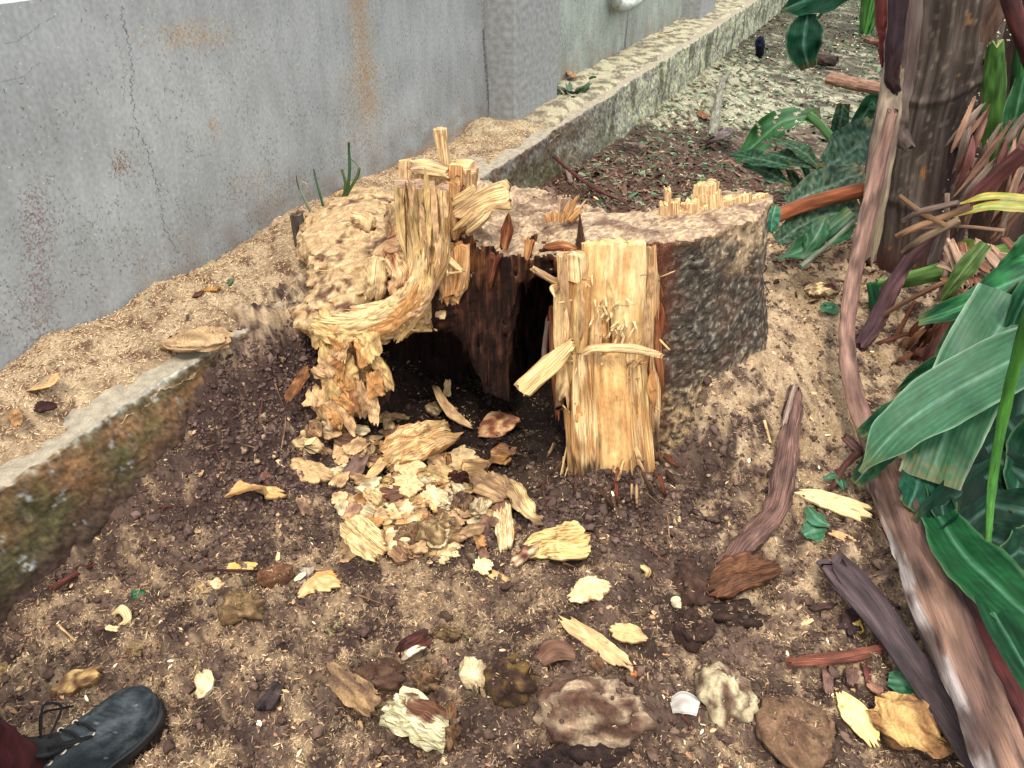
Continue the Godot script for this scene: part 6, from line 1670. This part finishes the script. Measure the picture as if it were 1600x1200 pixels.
	leaf("broad_leaf", "pale green leaf piece in the gap under the long green leaf", [[1500, 500, 1.72], [1480, 545, 1.72], [1466, 585, 1.72]], [24, 36, 30], Vector3(-0.2, 0.3, 1), Color(0.40, 0.56, 0.38), {})
	leaf("glossy_leaf", "glossy blue green leaf hanging down with a squarely cut end", [[1592, 465, 1.50], [1540, 550, 1.44], [1490, 650, 1.36], [1452, 752, 1.27]], [120, 118, 104, 88], Vector3(-0.5, 0.75, 0.55), GLOSS, {"c2": Color(0.13, 0.31, 0.18), "edge": Color(0.62, 0.66, 0.56), "fold": 0.10, "nv": 44, "nu": 18, "wave": 0.0, "calm": 0.15})
	leaf("glossy_leaf", "glossy blue green leaf crossing over the squarely cut one, its tip pointing lower left", [[1640, 535, 1.33], [1560, 575, 1.34], [1470, 625, 1.33], [1400, 675, 1.31], [1344, 738, 1.28]], [80, 96, 96, 70, 8], Vector3(-0.25, 0.9, 0.5), Color(0.185, 0.36, 0.24), {"c2": Color(0.15, 0.32, 0.19), "edge": Color(0.5, 0.58, 0.48), "fold": 0.14, "nv": 44, "nu": 18, "wave": 0.0, "calm": 0.15})
	leaf("dark_leaf", "folded dark green leaf showing behind the tip of the crossing glossy leaf", [[1440, 630, 1.46], [1395, 655, 1.44], [1345, 684, 1.42]], [50, 50, 30], Vector3(-0.2, 0.8, 0.6), Color(0.09, 0.26, 0.16), {})
	leaf("dark_leaf", "small dark green leaf end under the crossing leaf's tip", [[1385, 700, 1.36], [1360, 728, 1.33], [1335, 756, 1.29]], [40, 34, 20], Vector3(-0.2, 0.8, 0.6), Color(0.12, 0.25, 0.15), {})
	leaf("dark_leaf", "green leaf end peeking out below the squarely cut leaf", [[1440, 735, 1.31], [1430, 768, 1.26], [1418, 796, 1.21]], [56, 60, 40], Vector3(-0.2, 0.6, 0.8), Color(0.13, 0.30, 0.22), {})
	# the big dark frond at the lower right: leaflets on a green rib
	var fr := thing("dark_frond", "big dark green frond with broad leaflets on a bright green rib at the right edge", "leaf")
	var rib := through([[1622, 440, 1.20], [1574, 620, 1.22], [1550, 760, 1.17], [1543, 870, 1.05]])
	obj("rib", loft(rib, [0.012, 0.011, 0.009, 0.006], [0.01, 0.009, 0.007, 0.005], Vector3(0, 0.4, 1), {"e": 2.0, "nu": 12, "nv": 30, "c1": Color(0.27, 0.46, 0.18), "c2": Color(0.2, 0.37, 0.16), "amp": 0.001}), M.stalk, fr)
	var k := 0
	for p in [[1580, 610, 1510, 650, 1440, 690, 60], [1566, 640, 1500, 690, 1436, 716, 60], [1560, 690, 1500, 730, 1440, 770, 66], [1552, 740, 1490, 780, 1440, 830, 66], [1546, 790, 1500, 830, 1460, 860, 50], [1572, 660, 1610, 690, 1660, 700, 66], [1562, 720, 1610, 750, 1660, 760, 70], [1552, 790, 1600, 800, 1660, 820, 66], [1546, 840, 1590, 860, 1650, 880, 60], [1576, 600, 1620, 620, 1670, 630, 60]]:
		k += 1
		var pts := through([[p[0], p[1], near_ground(p[1])], [p[2], p[3], near_ground(p[3])], [p[4], p[5], near_ground(p[5]) + 0.02]])
		var q := per_px(pts[1])
		obj("leaflet", blade(pts, [p[6] * q * 0.4, p[6] * q * 0.55, p[6] * q * 0.4], Vector3(0, 0.6, 0.8), {"seed": k, "c1": Color(0.075, 0.19, 0.135), "c2": Color(0.055, 0.145, 0.10), "fold": 0.15, "nv": 18, "nu": 8}), M.dark_leaf, fr)
	leaf("long_leaf", "long dark green strap leaf running from under the frond to the right edge", [[1466, 808, 1.18], [1510, 870, 1.05], [1570, 930, 0.95], [1640, 990, 0.87]], [60, 96, 90, 80], Vector3(-0.3, 0.9, 0.3), Color(0.085, 0.27, 0.14), {"c2": Color(0.07, 0.22, 0.12), "edge": Color(0.3, 0.42, 0.28)})
	leaf("long_leaf", "narrow green leaf below the long strap leaf at the right edge", [[1530, 905, 1.0], [1560, 970, 0.90], [1600, 1040, 0.80], [1640, 1110, 0.72]], [30, 50, 50, 40], Vector3(-0.3, 0.9, 0.3), Color(0.08, 0.24, 0.14), {})
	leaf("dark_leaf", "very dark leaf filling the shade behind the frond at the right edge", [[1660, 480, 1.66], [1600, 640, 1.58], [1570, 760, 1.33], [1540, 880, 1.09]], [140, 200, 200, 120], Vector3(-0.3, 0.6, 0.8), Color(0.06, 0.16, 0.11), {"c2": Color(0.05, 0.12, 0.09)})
	for p in [
		[1640, 360, 1600, 400, 1545, 440, 50, 1.70, Color(0.16, 0.38, 0.22), "green leaf end curling over the dry strips at the right edge"],
		[1650, 420, 1600, 470, 1570, 540, 44, 1.45, Color(0.14, 0.33, 0.22), "narrow green leaf hanging at the right edge above the glossy pair"],
		[1560, 470, 1520, 510, 1480, 560, 40, 1.68, Color(0.30, 0.47, 0.30), "dull light green leaf between dry strips and glossy pair"],
		[1500, 560, 1450, 580, 1400, 612, 34, 1.62, Color(0.12, 0.29, 0.17), "dark leaf tip poking left out of the withered strips"],
		[1640, 640, 1600, 720, 1580, 800, 70, 1.40, Color(0.09, 0.24, 0.16), "dark leaf hanging at the right edge beside the green rib"],
		[1620, 830, 1580, 870, 1520, 890, 60, 1.40, Color(0.08, 0.21, 0.14), "dark leaf under the frond above the strap leaf"],
		[1640, 880, 1610, 950, 1600, 1010, 50, 1.16, Color(0.08, 0.23, 0.13), "dark leaf hanging over the strap leaf's right end"],
		[1480, 690, 1470, 770, 1478, 830, 60, 1.56, Color(0.085, 0.21, 0.15), "dark leaf hanging behind the squarely cut leaf"],
		[1540, 380, 1500, 430, 1470, 470, 30, 1.74, Color(0.34, 0.44, 0.22), "yellowing leaf lying in the dry strips"],
		[1600, 120, 1585, 200, 1590, 280, 40, 2.2, Color(0.15, 0.33, 0.18), "green leaf hanging behind the cut green stalk"]]:
		leaf("hanging_leaf", p[9], [[p[0], p[1], minf(p[7], near_ground(p[1]))], [p[2], p[3], minf(p[7], near_ground(p[3]))], [p[4], p[5], minf(p[7] + 0.02, near_ground(p[5]))]], [p[6] * 0.6, p[6], p[6] * 0.7, 6], Vector3(-0.3, 0.6, 0.7), p[8], {"wave": 0.12, "edge": Color(0.38, 0.45, 0.3)})
	# little leaves on the sawdust
	for p in [[1262, 792, 1276, 810, 1296, 822, 22, "round lobe shaped green leaf below the pale split stick"], [1256, 836, 1270, 830, 1290, 826, 26, "lower lobe of green leaf touching the round one, tip to the left"], [1388, 1062, 1420, 1070, 1456, 1096, 44, "single green leaf on the ground near the bottom right"], [1308, 742, 1314, 752, 1318, 766, 12, "small green leaf half hidden by the forked twig, below"], [1286, 748, 1300, 744, 1312, 738, 8, "tiny green leaf left of the forked twig"], [1286, 476, 1296, 482, 1304, 474, 20, "pale green leaf stuck in the sawdust under the dark barked chunk"]]:
		var h := land(p[2], p[3]).y + 0.015
		var path3 := [on(p[0], p[1], h), on(p[2], p[3], h + 0.006), on(p[4], p[5], h)]
		var q := per_px(path3[1])
		var b: Vector3 = path3[0]
		for i in 3: path3[i] -= b
		k += 1
		var m := single("green_leaf", blade(path3, [p[6] * q * 0.3, p[6] * q * 0.75, p[6] * q * 0.2], Vector3(0.1, 1, 0.2), {"seed": k, "c1": Color(0.22, 0.40, 0.27), "c2": Color(0.17, 0.33, 0.22), "fold": 0.1, "nv": 14, "nu": 8}), M.leaf, p[7], "leaf")
		m.position = b

func make_cut_leaves() -> void:
	rng.seed = 77
	# the felled leaves lying behind the stump
	leaf("broad_leaf", "fresh green leaf arching up from the felled leaves behind the stump", [[1150, 250, 2.95], [1185, 222, 2.92], [1225, 190, 2.9], [1282, 178, 2.88]], [14, 44, 44, 18], Vector3(-0.3, 0.7, 0.6), Color(0.18, 0.38, 0.18), {"wave": 0.3, "slits": [0.35, 0.55, 0.75]})
	stalk("leaf_stalk", "leaf stalk", "arched green stalk of the fresh leaf behind the stump", [[1262, 178, 2.88], [1290, 205, 2.82], [1318, 245, 2.74], [1342, 282, 2.66]], [14, 13, 12, 11], 0.8, Color(0.35, 0.50, 0.28), Color(0.27, 0.42, 0.22), {"e": 2.0})
	leaf("dusted_leaf", "blue green leaf dusted with sawdust under the arched stalk", [[1292, 262, 2.72], [1330, 235, 2.72], [1375, 200, 2.74]], [40, 80, 60], Vector3(-0.3, 0.8, 0.5), Color(0.15, 0.29, 0.23), {"dust": 0.22})
	leaf("dusted_leaf", "sawdust covered leaf above the orange brown stick", [[1232, 320, 2.5], [1285, 295, 2.52], [1350, 270, 2.56]], [30, 64, 50], Vector3(-0.2, 0.9, 0.4), Color(0.16, 0.28, 0.22), {"dust": 0.25})
	leaf("dusted_leaf", "sawdust covered leaf below the orange brown stick", [[1215, 378, 2.25], [1270, 345, 2.3], [1345, 325, 2.36]], [26, 66, 60], Vector3(-0.2, 0.9, 0.4), Color(0.13, 0.25, 0.18), {"dust": 0.2})
	for p in [[1215, 405, 1262, 385, 1330, 330, 36, "jagged green leaf with a pale rib right beside the cut top of the stump"], [1255, 400, 1275, 370, 1290, 340, 34, "dark green leaf tip standing in front of the jagged one"], [1290, 385, 1310, 370, 1330, 350, 30, "dark green leaf tip lowest by the pinkish stalk"]]:
		leaf("dark_leaf", p[7], [[p[0], p[1], 2.14], [p[2], p[3], 2.16], [p[4], p[5], 2.2]], [6, p[6], 18], Vector3(-0.3, 0.8, 0.5), Color(0.13, 0.32, 0.17), {"wave": 0.3})
	leaf("green_curl", "green rolled leaf base touching the right end of the cut top", [[1204, 362, 1.95], [1207, 340, 1.96], [1212, 320, 1.98]], [20, 24, 20], Vector3(-0.3, 0.3, 1), Color(0.22, 0.45, 0.33), {"fold": -0.6})
	stalk("orange_stick", "stick", "smooth orange brown stick pointing left from the pinkish stalk towards the stump", [[1212, 338, 2.3], [1270, 316, 2.32], [1350, 296, 2.36]], [22, 23, 24], 0.95, Color(0.62, 0.36, 0.22), Color(0.54, 0.31, 0.2), {"e": 2.0, "jag0": 0.002, "jag1": 0.002, "amp": 0.001})
	stalk("leaf_stalk", "leaf stalk", "thin grey green stalk below the orange brown stick", [[1250, 418, 2.1], [1290, 385, 2.14], [1335, 345, 2.2]], [8, 9, 8], 0.9, Color(0.50, 0.54, 0.45), Color(0.4, 0.42, 0.36), {"e": 2.0})
	leaf("dark_leaf", "upright dark green leaf stub with a torn top, behind the felled leaves", [[1312, 240, 2.95], [1312, 200, 2.96], [1318, 162, 2.98]], [24, 26, 20], Vector3(-0.4, 0.1, 1), Color(0.13, 0.27, 0.18), {"dust": 0.12})
	leaf("dark_leaf", "curling dark green leaf between the torn stub and the palm trunk", [[1326, 210, 3.0], [1350, 180, 3.02], [1364, 160, 3.02], [1372, 190, 3.0]], [14, 28, 26, 10], Vector3(-0.2, 0.5, 0.8), Color(0.14, 0.29, 0.19), {})
	for p in [[1140, 240, 1190, 250, 1240, 262, 30], [1160, 258, 1200, 270, 1235, 290, 26], [1200, 240, 1240, 250, 1290, 262, 34], [1205, 215, 1250, 235, 1280, 262, 24], [1225, 250, 1245, 290, 1260, 312, 18], [1245, 235, 1270, 290, 1290, 315, 14]]:
		k_leaf(p)
	# hanging leaf at the top
	leaf("hanging_leaf", "single broad green leaf hanging into the picture at the top, left of the grass clump", [[1262, 22, 2.9], [1258, 48, 2.88], [1256, 74, 2.87], [1264, 106, 2.87]], [26, 56, 54, 26], Vector3(-0.3, 0.2, 1), Color(0.11, 0.27, 0.19), {"fold": 0.1, "edge": Color(0.5, 0.55, 0.4)})
	leaf("hanging_leaf", "green leaf at the very top edge above the single hanging one", [[1330, -30, 2.9], [1285, -12, 2.9], [1250, 4, 2.9], [1222, 16, 2.9]], [50, 60, 40, 8], Vector3(-0.2, 0.2, 1), Color(0.11, 0.28, 0.19), {})
	stalk("leaf_stalk", "leaf stalk", "thin stem from which the single broad leaf hangs", [[1330, -40, 2.9], [1300, 0, 2.9], [1276, 30, 2.89], [1262, 40, 2.89]], [5, 5, 5, 4], 1.0, Color(0.3, 0.48, 0.33), Color(0.25, 0.4, 0.28), {"e": 2.0, "nu": 8})
	# grass clump far back
	var g := thing("grass_clump", "clump of bright green strap leaved grass on the far ground at the top", "grass clump")
	var b := land(1352, 52)
	for i in 60:
		var a := rng.randf() * TAU
		var l := rng.randf_range(0.35, 0.7)
		var out := rng.randf_range(0.08, 0.42)
		var o := Vector3(cos(a), 0, sin(a))
		var p0 := b + o * rng.randf() * 0.07
		obj("blade", blade([p0, p0 + o * out * 0.3 + Vector3.UP * l * 0.6, p0 + o * out * 0.75 + Vector3.UP * l * 0.85, p0 + o * out + Vector3.UP * l * (0.85 - out * 0.6)], [0.010, 0.011, 0.008, 0.002], Vector3.UP if out > 0.3 else o, {"seed": i, "c1": Color(0.30, 0.55, 0.22), "c2": Color(0.24, 0.46, 0.2), "nv": 10, "nu": 2, "fold": 0.3}), M.leaf, g)
	# shoots on the ledge beside the stump
	var s := thing("stump_shoots", "few green sucker shoots growing from the ledge behind the torn post", "shoots")
	for p in [[540, 318, 546, 270, 545, 222, 9, Color(0.26, 0.38, 0.26)], [530, 320, 556, 280, 562, 262, 10, Color(0.33, 0.42, 0.24)], [532, 318, 540, 290, 534, 264, 9, Color(0.36, 0.42, 0.22)], [505, 322, 496, 290, 490, 264, 6, Color(0.25, 0.40, 0.26)], [498, 352, 480, 320, 468, 292, 8, Color(0.50, 0.56, 0.48)], [468, 296, 464, 284, 463, 274, 4, Color(0.42, 0.33, 0.26)], [516, 318, 530, 308, 540, 300, 3, Color(0.45, 0.52, 0.3)], [546, 248, 556, 254, 563, 268, 3, Color(0.40, 0.52, 0.34)], [520, 384, 508, 372, 502, 362, 10, Color(0.36, 0.40, 0.32)], [480, 300, 472, 284, 480, 288, 3, Color(0.72, 0.66, 0.52)], [480, 392, 470, 378, 458, 370, 4, Color(0.55, 0.55, 0.42)]]:
		obj("shoot", tube(through([[p[0], p[1], 2.22], [p[2], p[3], 2.22], [p[4], p[5], 2.22]]), p[6] * 0.0006, p[6] * 0.0004, {"c1": p[7], "c2": (p[7] as Color).darkened(0.25), "nu": 9, "nv": 14, "cend": Color(0.55, 0.36, 0.27)}), M.stalk, s)
	stalk("cut_stub", "branch stub", "short grey cut branch stub standing on the ledge left of the green shoots", [[462, 330, 2.12], [467, 355, 2.12], [472, 388, 2.12]], [20, 22, 22], 0.95, Color(0.40, 0.38, 0.31), Color(0.32, 0.29, 0.25), {"e": 2.0, "cend": Color(0.62, 0.48, 0.37), "jag0": 0.008})
	# weeds and scraps on the ledge
	var w := thing("ledge_weed", "small green weed in the corner behind the pillar on the ledge", "weed")
	var wb := wp(3.9, -1.52, LEDGE_H + 0.01)
	for i in 26:
		var a := rng.randf() * TAU
		var p0 := wb + Vector3(cos(a), 0, sin(a)) * rng.randf() * 0.1
		var q := Vector3(cos(a), 0.7, sin(a)) * rng.randf_range(0.03, 0.07)
		obj("leaf", blade([p0, p0 + q * 0.6, p0 + q], [0.004, 0.012, 0.002], Vector3.UP, {"seed": i, "c1": Color(0.18, 0.28, 0.17), "nv": 5, "nu": 2}), M.leaf, w)
	for p in [[896, 122, 888, 108, 16, Color(0.72, 0.55, 0.36), "tan dry leaf standing on the ledge behind the pillar", "dry_leaf", "leaf"], [920, 122, 932, 120, 8, Color(0.2, 0.36, 0.22), "small green leaf on the ledge beside the standing dry leaf", "green_leaf", "leaf"], [1030, 52, 1050, 50, 6, Color(0.75, 0.62, 0.42), "pale stick on the far ledge between the wall panels", "wood_strip", "wood strip"], [300, 462, 318, 458, 20, Color(0.42, 0.27, 0.22), "dark brown bark block on the ledge sawdust near the wall", "bark_piece", "bark piece"], [316, 452, 345, 452, 14, Color(0.80, 0.58, 0.32), "amber leaf tucked behind the dark bark block on the ledge", "dry_leaf", "leaf"], [352, 444, 364, 440, 12, Color(0.36, 0.48, 0.34), "little green leaf on the ledge sawdust right of the amber one", "green_leaf", "leaf"], [376, 416, 388, 418, 10, Color(0.2, 0.32, 0.14), "dark green scrap on the ledge sawdust under the cut stub", "green_leaf", "leaf"], [22, 640, 30, 668, 22, Color(0.72, 0.54, 0.36), "brown curled leaf at the left edge, lower than the tan one", "dry_leaf", "leaf"], [52, 636, 90, 636, 20, Color(0.24, 0.15, 0.14), "dark scrap of bark beside the dry leaves on the ledge", "bark_piece", "bark piece"], [700, 0, 700, 0, 0, Color.WHITE, "", "", ""]]:
		if p[4] > 0: lay(p[7], p[8], p[6], [[p[0], p[1], 0.0], [p[2], p[3], 0.012]], [p[4], p[4] * 0.8], 0.008, p[5], (p[5] as Color).darkened(0.35), {"h": LEDGE_H + 0.03})
	# woody crumb heap on the ledge, frayed towards the front
	var pad := lay("sawdust_cake", "wood piece", "frayed pad of matted sawdust overhanging the ledge edge", [[262, 530, 0.0], [310, 530, 0.012], [362, 526, 0.004]], [50, 62, 40], 0.03, Color(0.78, 0.65, 0.49), Color(0.66, 0.53, 0.39), {"rag": 0.35, "h": LEDGE_H + 0.004, "mat": "dust", "amp": 0.012, "jag0": 0.02, "jag1": 0.03})
	pad.name = "matted_sawdust"

func k_leaf(p: Array) -> void:
	sticks_count += 1
	var labels := ["leftmost dark strap leaf of the felled heap behind the stump", "narrow dark leaf along the ground under the leftmost strap leaf", "dark leaf lying level below the arched green stalk", "dull green leaf slanting down through the felled heap", "thin grey green leaf strip drooping towards the orange brown stick", "thinnest drooping leaf strip right of the grey green one"]
	leaf("felled_leaf", labels[cut_leaf_count % labels.size()], [[p[0], p[1], 2.8], [p[2], p[3], 2.76], [p[4], p[5], 2.7]], [8, p[6], 10], Vector3(-0.2, 0.8, 0.6), Color(0.12, 0.27, 0.18).lerp(Color(0.3, 0.38, 0.28), 0.15 * (cut_leaf_count % 5)), {"wave": 0.25, "dust": 0.08})
	cut_leaf_count += 1

var cut_leaf_count := 0

# ---------------------------------------------------------------- the foot at the lower left
func make_foot() -> void:
	var who := thing("person", "person's foot in a dusty black lace up shoe below dark red trousers", "person")
	var toe := on(236, 1082, 0.045)
	var mid := on(104, 1196, 0.055)
	var dir := Vector3(toe.x - mid.x, 0, toe.z - mid.z).normalized()
	var right := dir.cross(Vector3.UP).normalized()
	var ground := hgt(mid.x, -mid.z) + 0.012
	var heel := Vector3(toe.x, ground, toe.z) - dir * 0.295
	# stations from heel to toe: place, half width, height of the upper, sideways shift
	var st := [[0.0, 0.012, 0.05, 0], [0.012, 0.030, 0.072, 0], [0.05, 0.036, 0.085, 0], [0.10, 0.036, 0.090, 0], [0.145, 0.038, 0.088, 0.002], [0.18, 0.043, 0.074, 0.004], [0.215, 0.049, 0.062, 0.005], [0.245, 0.050, 0.056, 0.004], [0.268, 0.045, 0.050, 0.002], [0.284, 0.034, 0.042, 0], [0.293, 0.02, 0.034, -0.002], [0.297, 0.004, 0.026, -0.002]]
	var pick := func(z: float) -> Array:
		for i in st.size() - 1:
			if z <= st[i + 1][0]:
				var k: float = (z - st[i][0]) / (st[i + 1][0] - st[i][0])
				k = clampf(k, 0, 1)
				return [lerpf(st[i][1], st[i + 1][1], k), lerpf(st[i][2], st[i + 1][2], k), lerpf(st[i][3], st[i + 1][3], k)]
		return [st[-1][1], st[-1][2], st[-1][3]]
	var soft := func(z: float) -> Array:
		var a: Array = pick.call(z); var b: Array = pick.call(z - 0.012); var c: Array = pick.call(z + 0.012)
		if z < 0.014 or z > 0.285: return a
		return [(a[0] * 2 + b[0] + c[0]) / 4, (a[1] * 2 + b[1] + c[1]) / 4, (a[2] * 2 + b[2] + c[2]) / 4]
	var point := func(z: float, x: float, y: float) -> Vector3:
		return heel + dir * z + right * x + Vector3.UP * y
	var black := Color(0.155, 0.175, 0.185)
	var look := func(z: float, a: float) -> Color:
		var n := nz.get_noise_2d(z * 30, a * 2.0) + 0.6 * nz.get_noise_2d(z * 110, a * 7)
		var c := black.lerp(Color(0.32, 0.345, 0.355), clampf(0.35 + n * 0.6, 0, 0.7) * sm(0.12, 0.2, z))
		if nz.get_noise_2d(z * 260 + 9, a * 18) > 0.86: c = c.lerp(Color(0.58, 0.56, 0.50), 0.6)
		c.a = 1
		return c
	var upper := sheet(44, 70, func(u, v):
		var z: float = v * 0.297
		var q: Array = soft.call(z)
		var a: float = PI * u
		var ca := cos(a); var sa := sin(a)
		var e := 0.72
		var w: float = q[0] * signf(ca) * pow(absf(ca), e)
		var h: float = 0.022 + (q[1] - 0.022 + 0.012) * pow(sa, 0.85)
		var seam := 0.0
		var cap: float = z - (0.238 - 0.02 * absf(ca))     # toe seam
		seam -= 0.0022 * exp(-pow(cap / 0.0022, 2))
		seam -= 0.0016 * exp(-pow((cap + 0.006) / 0.0016, 2))
		var facing: float = absf(absf(w) - 0.022)          # edge of the lacing flaps
		if z > 0.1 and z < 0.2 and sa > 0.6: seam += 0.0025 * sm(0.0, 0.004, absf(w) - 0.014) - 0.0014 * exp(-pow(facing / 0.0016, 2))
		# creases across the vamp
		if z > 0.18 and z < 0.24: seam += 0.0016 * sin(z * 520 + nz.get_noise_2d(a * 3, 1) * 3.0) * sm(0.18, 0.2, z) * sm(0.24, 0.22, z)
		var p: Vector3 = point.call(z, w + q[2], h + seam)
		return [p, look.call(z, a), Vector2(z, a * 0.04)], Vector3.UP)
	var shoe := obj("shoe", upper, M.leather, who)
	var sole_path := []
	var hw := []
	for i in 25:
		var z := 0.301 * i / 24.0 - 0.002
		var q: Array = pick.call(clampf(z, 0, 0.297))
		sole_path.append(point.call(z, q[2], 0.011))
		hw.append(q[0] + 0.0055)
	obj("sole", loft(sole_path, hw, [0.012], Vector3.UP, {"e": 7.0, "nu": 24, "nv": 60, "c1": Color(0.10, 0.105, 0.11), "c2": Color(0.22, 0.20, 0.185), "mix": 0.3, "amp": 0.0012, "fr": 60.0}), M.leather, shoe)
	var tp := [point.call(0.185, 0.004, 0.074), point.call(0.15, 0.003, 0.092), point.call(0.118, 0.002, 0.118), point.call(0.103, 0.0, 0.136)]
	obj("tongue", loft(tp, [0.016, 0.021, 0.025, 0.022], [0.004], Vector3(0, 1, 0), {"nu": 18, "nv": 24, "c1": Color(0.12, 0.125, 0.135), "c2": Color(0.17, 0.17, 0.175), "amp": 0.002, "fr": 60.0, "e": 4.0}), M.leather, shoe)
	for i in 4:
		var z := 0.112 + 0.022 * i
		var q: Array = soft.call(z)
		for s in [-1, 1]:
			var eye: Vector3 = point.call(z, s * 0.021 + q[2], q[1] + 0.0085)
			var ring := TorusMesh.new()
			ring.inner_radius = 0.0022; ring.outer_radius = 0.0055; ring.rings = 16; ring.ring_segments = 8
			var r := obj("eyelet", ring, metal(), shoe)
			r.position = eye
			r.basis = Basis(dir, -s * 0.5)
		var l: Vector3 = point.call(z, -0.021 + q[2], q[1] + 0.010); var rr: Vector3 = point.call(z + 0.006, 0.021 + q[2], q[1] + 0.009)
		obj("lace", tube([l, (l + rr) * 0.5 + Vector3.UP * 0.007, rr], 0.0022, 0.0022, {"c1": Color(0.10, 0.10, 0.11), "c2": Color(0.16, 0.15, 0.15), "nv": 14, "amp": 0.0003}), M.cloth, shoe)
	var top: Vector3 = point.call(0.115, 0, 0.104)
	for loop in [[[0.02, -0.02, 0.02], [0.045, -0.045, 0.03], [0.06, -0.03, 0.016], [0.02, -0.006, 0.008]], [[0.01, 0.02, 0.018], [0.03, 0.05, 0.024], [0.055, 0.045, 0.002], [0.015, 0.01, 0.008]], [[0.01, -0.01, 0.01], [0.04, -0.06, 0.0], [0.07, -0.07, -0.03], [0.085, -0.06, -0.035]]]:
		var path := [top]
		for q in loop: path.append(top + dir * q[0] + right * q[1] + Vector3.UP * q[2])
		obj("lace", tube(path, 0.0021, 0.0019, {"c1": Color(0.09, 0.09, 0.10), "c2": Color(0.15, 0.14, 0.14), "nv": 34, "amp": 0.0003}), M.cloth, shoe)
	# trouser leg, from the shoe up to the knee
	var a0: Vector3 = point.call(0.045, -0.012, 0.08)
	var leg := [a0, a0 + Vector3(-0.03, 0.12, 0.01), a0 + Vector3(-0.07, 0.28, 0.03), a0 + Vector3(-0.10, 0.44, 0.03)]
	obj("trouser_leg", loft(leg, [0.075, 0.078, 0.082, 0.088], [0.07, 0.074, 0.08, 0.086], dir, {"e": 2.0, "nu": 34, "nv": 44, "c1": Color(0.27, 0.12, 0.12), "c2": Color(0.21, 0.095, 0.10), "amp": 0.012, "fr": 16.0, "st": 1.0, "var": 0.05}), M.cloth, who)

func metal() -> StandardMaterial3D:
	if not M.has("metal"):
		var m := StandardMaterial3D.new()
		m.resource_name = "metal"
		m.albedo_color = Color(0.62, 0.58, 0.52)
		m.metallic = 0.3
		m.roughness = 0.45
		M.metal = m
	return M.metal

func setup_view() -> void:
	var cam := Camera3D.new()
	cam.name = "camera"
	cam.position = Vector3(0, EYE, 0)
	cam.rotation_degrees = Vector3(-PITCH, 0, 0)
	cam.fov = 2.0 * rad_to_deg(atan(600.0 / FOCAL))
	cam.near = 0.05
	cam.far = 300.0
	cam.current = true
	add_child(cam)
	var sky := Sky.new()
	var sm_ := ProceduralSkyMaterial.new()
	sm_.sky_top_color = Color(0.97, 0.98, 1.0)
	sm_.sky_horizon_color = Color(0.78, 0.79, 0.79)
	sm_.sky_curve = 0.35
	sm_.ground_horizon_color = Color(0.7, 0.7, 0.68)
	sm_.ground_bottom_color = Color(0.3, 0.28, 0.25)
	sm_.sky_energy_multiplier = 1.3
	sky.sky_material = sm_
	var env := Environment.new()
	env.background_mode = Environment.BG_SKY
	env.sky = sky
	env.tonemap_mode = Environment.TONE_MAPPER_LINEAR
	env.tonemap_exposure = 1.75
	env.sdfgi_enabled = true
	env.ssao_enabled = true
	env.ssil_enabled = true
	var we := WorldEnvironment.new()
	we.name = "world_environment"
	we.environment = env
	add_child(we)
	var sun := DirectionalLight3D.new()
	sun.name = "sun"
	sun.light_energy = 0.6
	sun.light_angular_distance = 10.0
	sun.light_color = Color(1.0, 0.97, 0.92)
	sun.shadow_enabled = true
	add_child(sun)
	sun.look_at_from_position(Vector3(-0.2, 4.0, 2.0), Vector3.ZERO)

func _ready() -> void:
	setup_view()
	nz.noise_type = FastNoiseLite.TYPE_SIMPLEX_SMOOTH
	nz.frequency = 1.0
	nz.fractal_type = FastNoiseLite.FRACTAL_NONE
	nz.seed = 11
	cell.noise_type = FastNoiseLite.TYPE_CELLULAR
	cell.cellular_return_type = FastNoiseLite.RETURN_DISTANCE
	cell.frequency = 1.0
	cell.fractal_type = FastNoiseLite.FRACTAL_NONE
	cell.seed = 5
	make_materials()
	make_ground()
	make_wall()
	make_ledge()
	make_stump()
	make_palm()
	make_cut_leaves()
	make_foot()
	make_debris()
	make_litter()
